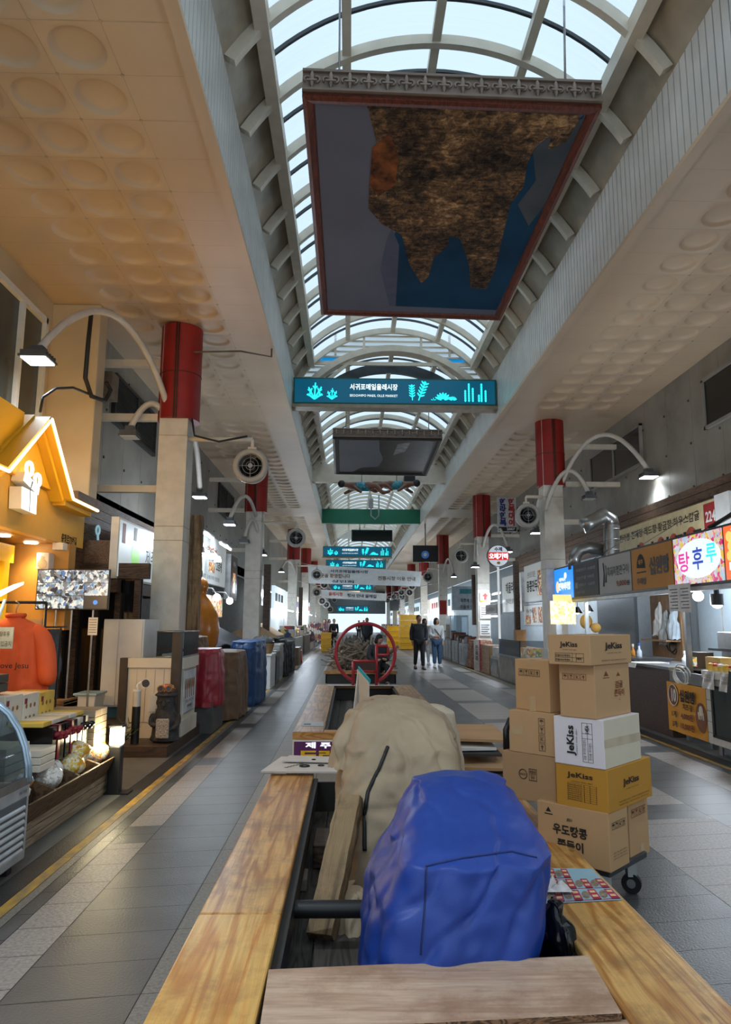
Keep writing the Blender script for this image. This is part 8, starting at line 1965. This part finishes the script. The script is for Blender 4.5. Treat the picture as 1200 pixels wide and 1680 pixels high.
WALK = dict(pel=(0,0,.93),bel=(0,.0,1.10),che=(0,.0,1.30),nec=(0,.0,1.46),hd0=(0,.015,1.55),hd1=(0,.02,1.63),
    shl=(-.19,0,1.38),ell=(-.225,-.03,1.12),wrl=(-.215,.06,.88),hal=(-.21,.09,.81),fil=(-.205,.11,.74),
    shr=(.19,0,1.38),elr=(.225,-.07,1.12),wrr=(.22,-.03,.88),har=(.215,-.01,.81),fir=(.21,.01,.74),
    hil=(-.09,.0,.88),knl=(-.10,.10,.50),anl=(-.10,.16,.09),tol=(-.11,.28,.04),hir=(.09,0,.88),knr=(.10,.0,.50),anr=(.10,-.14,.12),tor=(.11,-.03,.045),face=(0,1,0))
navy = mat('navy_jacket',(34,38,48),.7,var=.1); charc = mat('charcoal_shirt',(52,54,58),.7); blackt = mat('black_trousers',(22,22,26),.7); blsh = mat('black_shoes',(20,20,20),.4); wsh = mat('white_trainers',(220,220,216),.5)
p = PZ(688,1098,0); m_ = dict(WALK); m_['face'] = (-.25,1,0)
person((p.x,p.y,.0), PI+.12, 1.70, 'older man walking in a dark navy jacket and black trousers', m_, dict(top=charc,coat=navy,trousers=blackt,shoes=blsh,hair=mat('grey_black_hair',(60,56,54),.6)), 'short', skin_d)
p = PZ(717,1094,0); m_ = dict(WALK); m_.update(face=(-.75,.9,-.05), elr=(.24,.02,1.12), wrr=(.08,.20,1.05), har=(.02,.22,1.06), fir=(-.04,.22,1.08), anl=(-.10,.05,.08), knl=(-.10,.05,.5), tol=(-.13,.17,.04), anr=(.1,.14,.1), knr=(.1,.09,.5), tor=(.12,.27,.05))
def strap(t,w,J,k,Mh):
    mb = MB(); mb.tube([w((.16,.03,1.42)),w((.05,.165,1.28)),w((-.10,.16,1.08)),w((-.17,.08,.95))],.012*k,6); part('bag_strap', mb, mat('dark_strap',(50,44,44),.6), t)
person((p.x,p.y,0), PI+.05, 1.62, 'woman walking in a white sweatshirt and blue jeans with a shoulder strap', m_, dict(top=mat('white_sweat',(214,216,214),.8,var=.04),trousers=mat('blue_jeans',(62,92,124),.8,var=.12,vs=10),shoes=wsh,loose=.038,leg=.034), 'bob', skin_m, strap)
p = PZ(700,1091,0); m_ = dict(WALK); m_['face'] = (-.8,.8,0)
person((p.x-.02,p.y+.3,0), PI+.1, 1.60, 'woman in light trousers half hidden between the other two walkers', m_, dict(top=mat('grey_knit',(150,146,144),.8),trousers=mat('pale_trousers',(170,174,176),.8),shoes=wsh), 'bob', skin_m)
SIT = dict(pel=(0,0,.47),bel=(0,.0,.62),che=(0,.04,.84),nec=(0,.08,1.0),hd0=(0,.12,1.08),hd1=(0,.15,1.15),
    shl=(-.19,.04,.92),ell=(-.24,.08,.66),wrl=(-.12,.30,.62),hal=(-.06,.34,.64),fil=(-.02,.36,.66),
    shr=(.19,.04,.92),elr=(.24,.08,.66),wrr=(.12,.30,.60),har=(.06,.34,.62),fir=(.02,.36,.64),
    hil=(-.10,.04,.44),knl=(-.13,.44,.46),anl=(-.12,.44,.08),tol=(-.13,.56,.03),hir=(.10,.04,.44),knr=(.13,.44,.46),anr=(.12,.44,.08),tor=(.13,.56,.03),face=(-.35,.8,-.55))
def phone(t,w,J,k,Mh):
    pass
ps = PY(620,1100,17.25)
sp = person((ps.x,17.35,-.0), PI+.25, 1.62, 'person seated on the third bench end in a black quilted coat, head bent over hands', SIT, dict(top=charc,coat=mat('quilted_black',(34,34,40),.6,var=.3,vs=26),trousers=blackt,shoes=blsh,hair=hair_b), 'bob', skin_m)
mb = MB(); q = V((ps.x-.06,17.0,.70)); mb.obox(q,V((.11,0,0)),V((0,-.05,.05)),V((0,.006,.006))); single('mobile_phone', mb, dark, 'dark phone held in the hands of the seated person', 'phone')
p = PZ(603,1062,0)
LEAN = dict(WALK)
person((PY(603,1060,33.8).x,34.6,0), PI-.2, 1.68, 'person in a dark coat standing beyond the driftwood', LEAN, dict(top=charc,coat=navy,trousers=blackt,shoes=blsh), 'short', skin_d)
far = [(548,40.0,.2,'figure in a dark coat beside the small yellow crates',blackt),(540,44,.5,'figure in a pale top standing far left by the white columns',mat('far_pale_top',(200,196,190),.8)),(533,47,-.2,'figure in a rust-coloured top far left along the stalls',mat('far_rust_top',(140,60,50),.8)),(589,62,0,'small dark figure near the bright far end of the aisle',navy),(597,58,.3,'second small dark figure near the bright far end of the aisle',charc)]
for px,yy,f,lb,m in far:
    q = PY(px,1050,yy); person((q.x,yy,0), PI+f, 1.65, lb, WALK, dict(top=m,trousers=blackt,shoes=blsh), 'bob' if px < 545 else 'short', skin_m)
for k,(px,yy,lb) in enumerate(((528,43,'draped coat stand crowded with garments on the far left'),(524,39,'rail of mixed garments on the far left beside the columns'))):
    c = PY(px,1040,yy); mb = MB()
    for j in range(9): mb.box(c.x-.5+j*.1,c.x-.42+j*.1,yy-.25,yy+.25,.4+.05*(j%3),1.5-.08*(j%2))
    single('garment_rail', mb, mosaic('garments',[(150,60,60),(226,220,206),(50,50,56),(190,150,120),(110,70,90)],7), lb, 'garments')
# fill tubes added over stalls and an unseen fill point in the yellow shop
fill_tube(4.75,18.6,2.3,45,'added fill tube over the film-wrapped counter'); fill_tube(4.75,23.0,2.4,45,'added fill tube over the rust cloth stall'); fill_tube(-2.75,20.6,2.5,45,'added fill tube over the charcoal covered boxes'); fill_tube(-2.75,24.5,2.5,45,'added fill tube over the far end of the green tarp')
lamp('POINT','shop_interior',(-3.3,6.3,1.9),28,(255,206,130),.2)
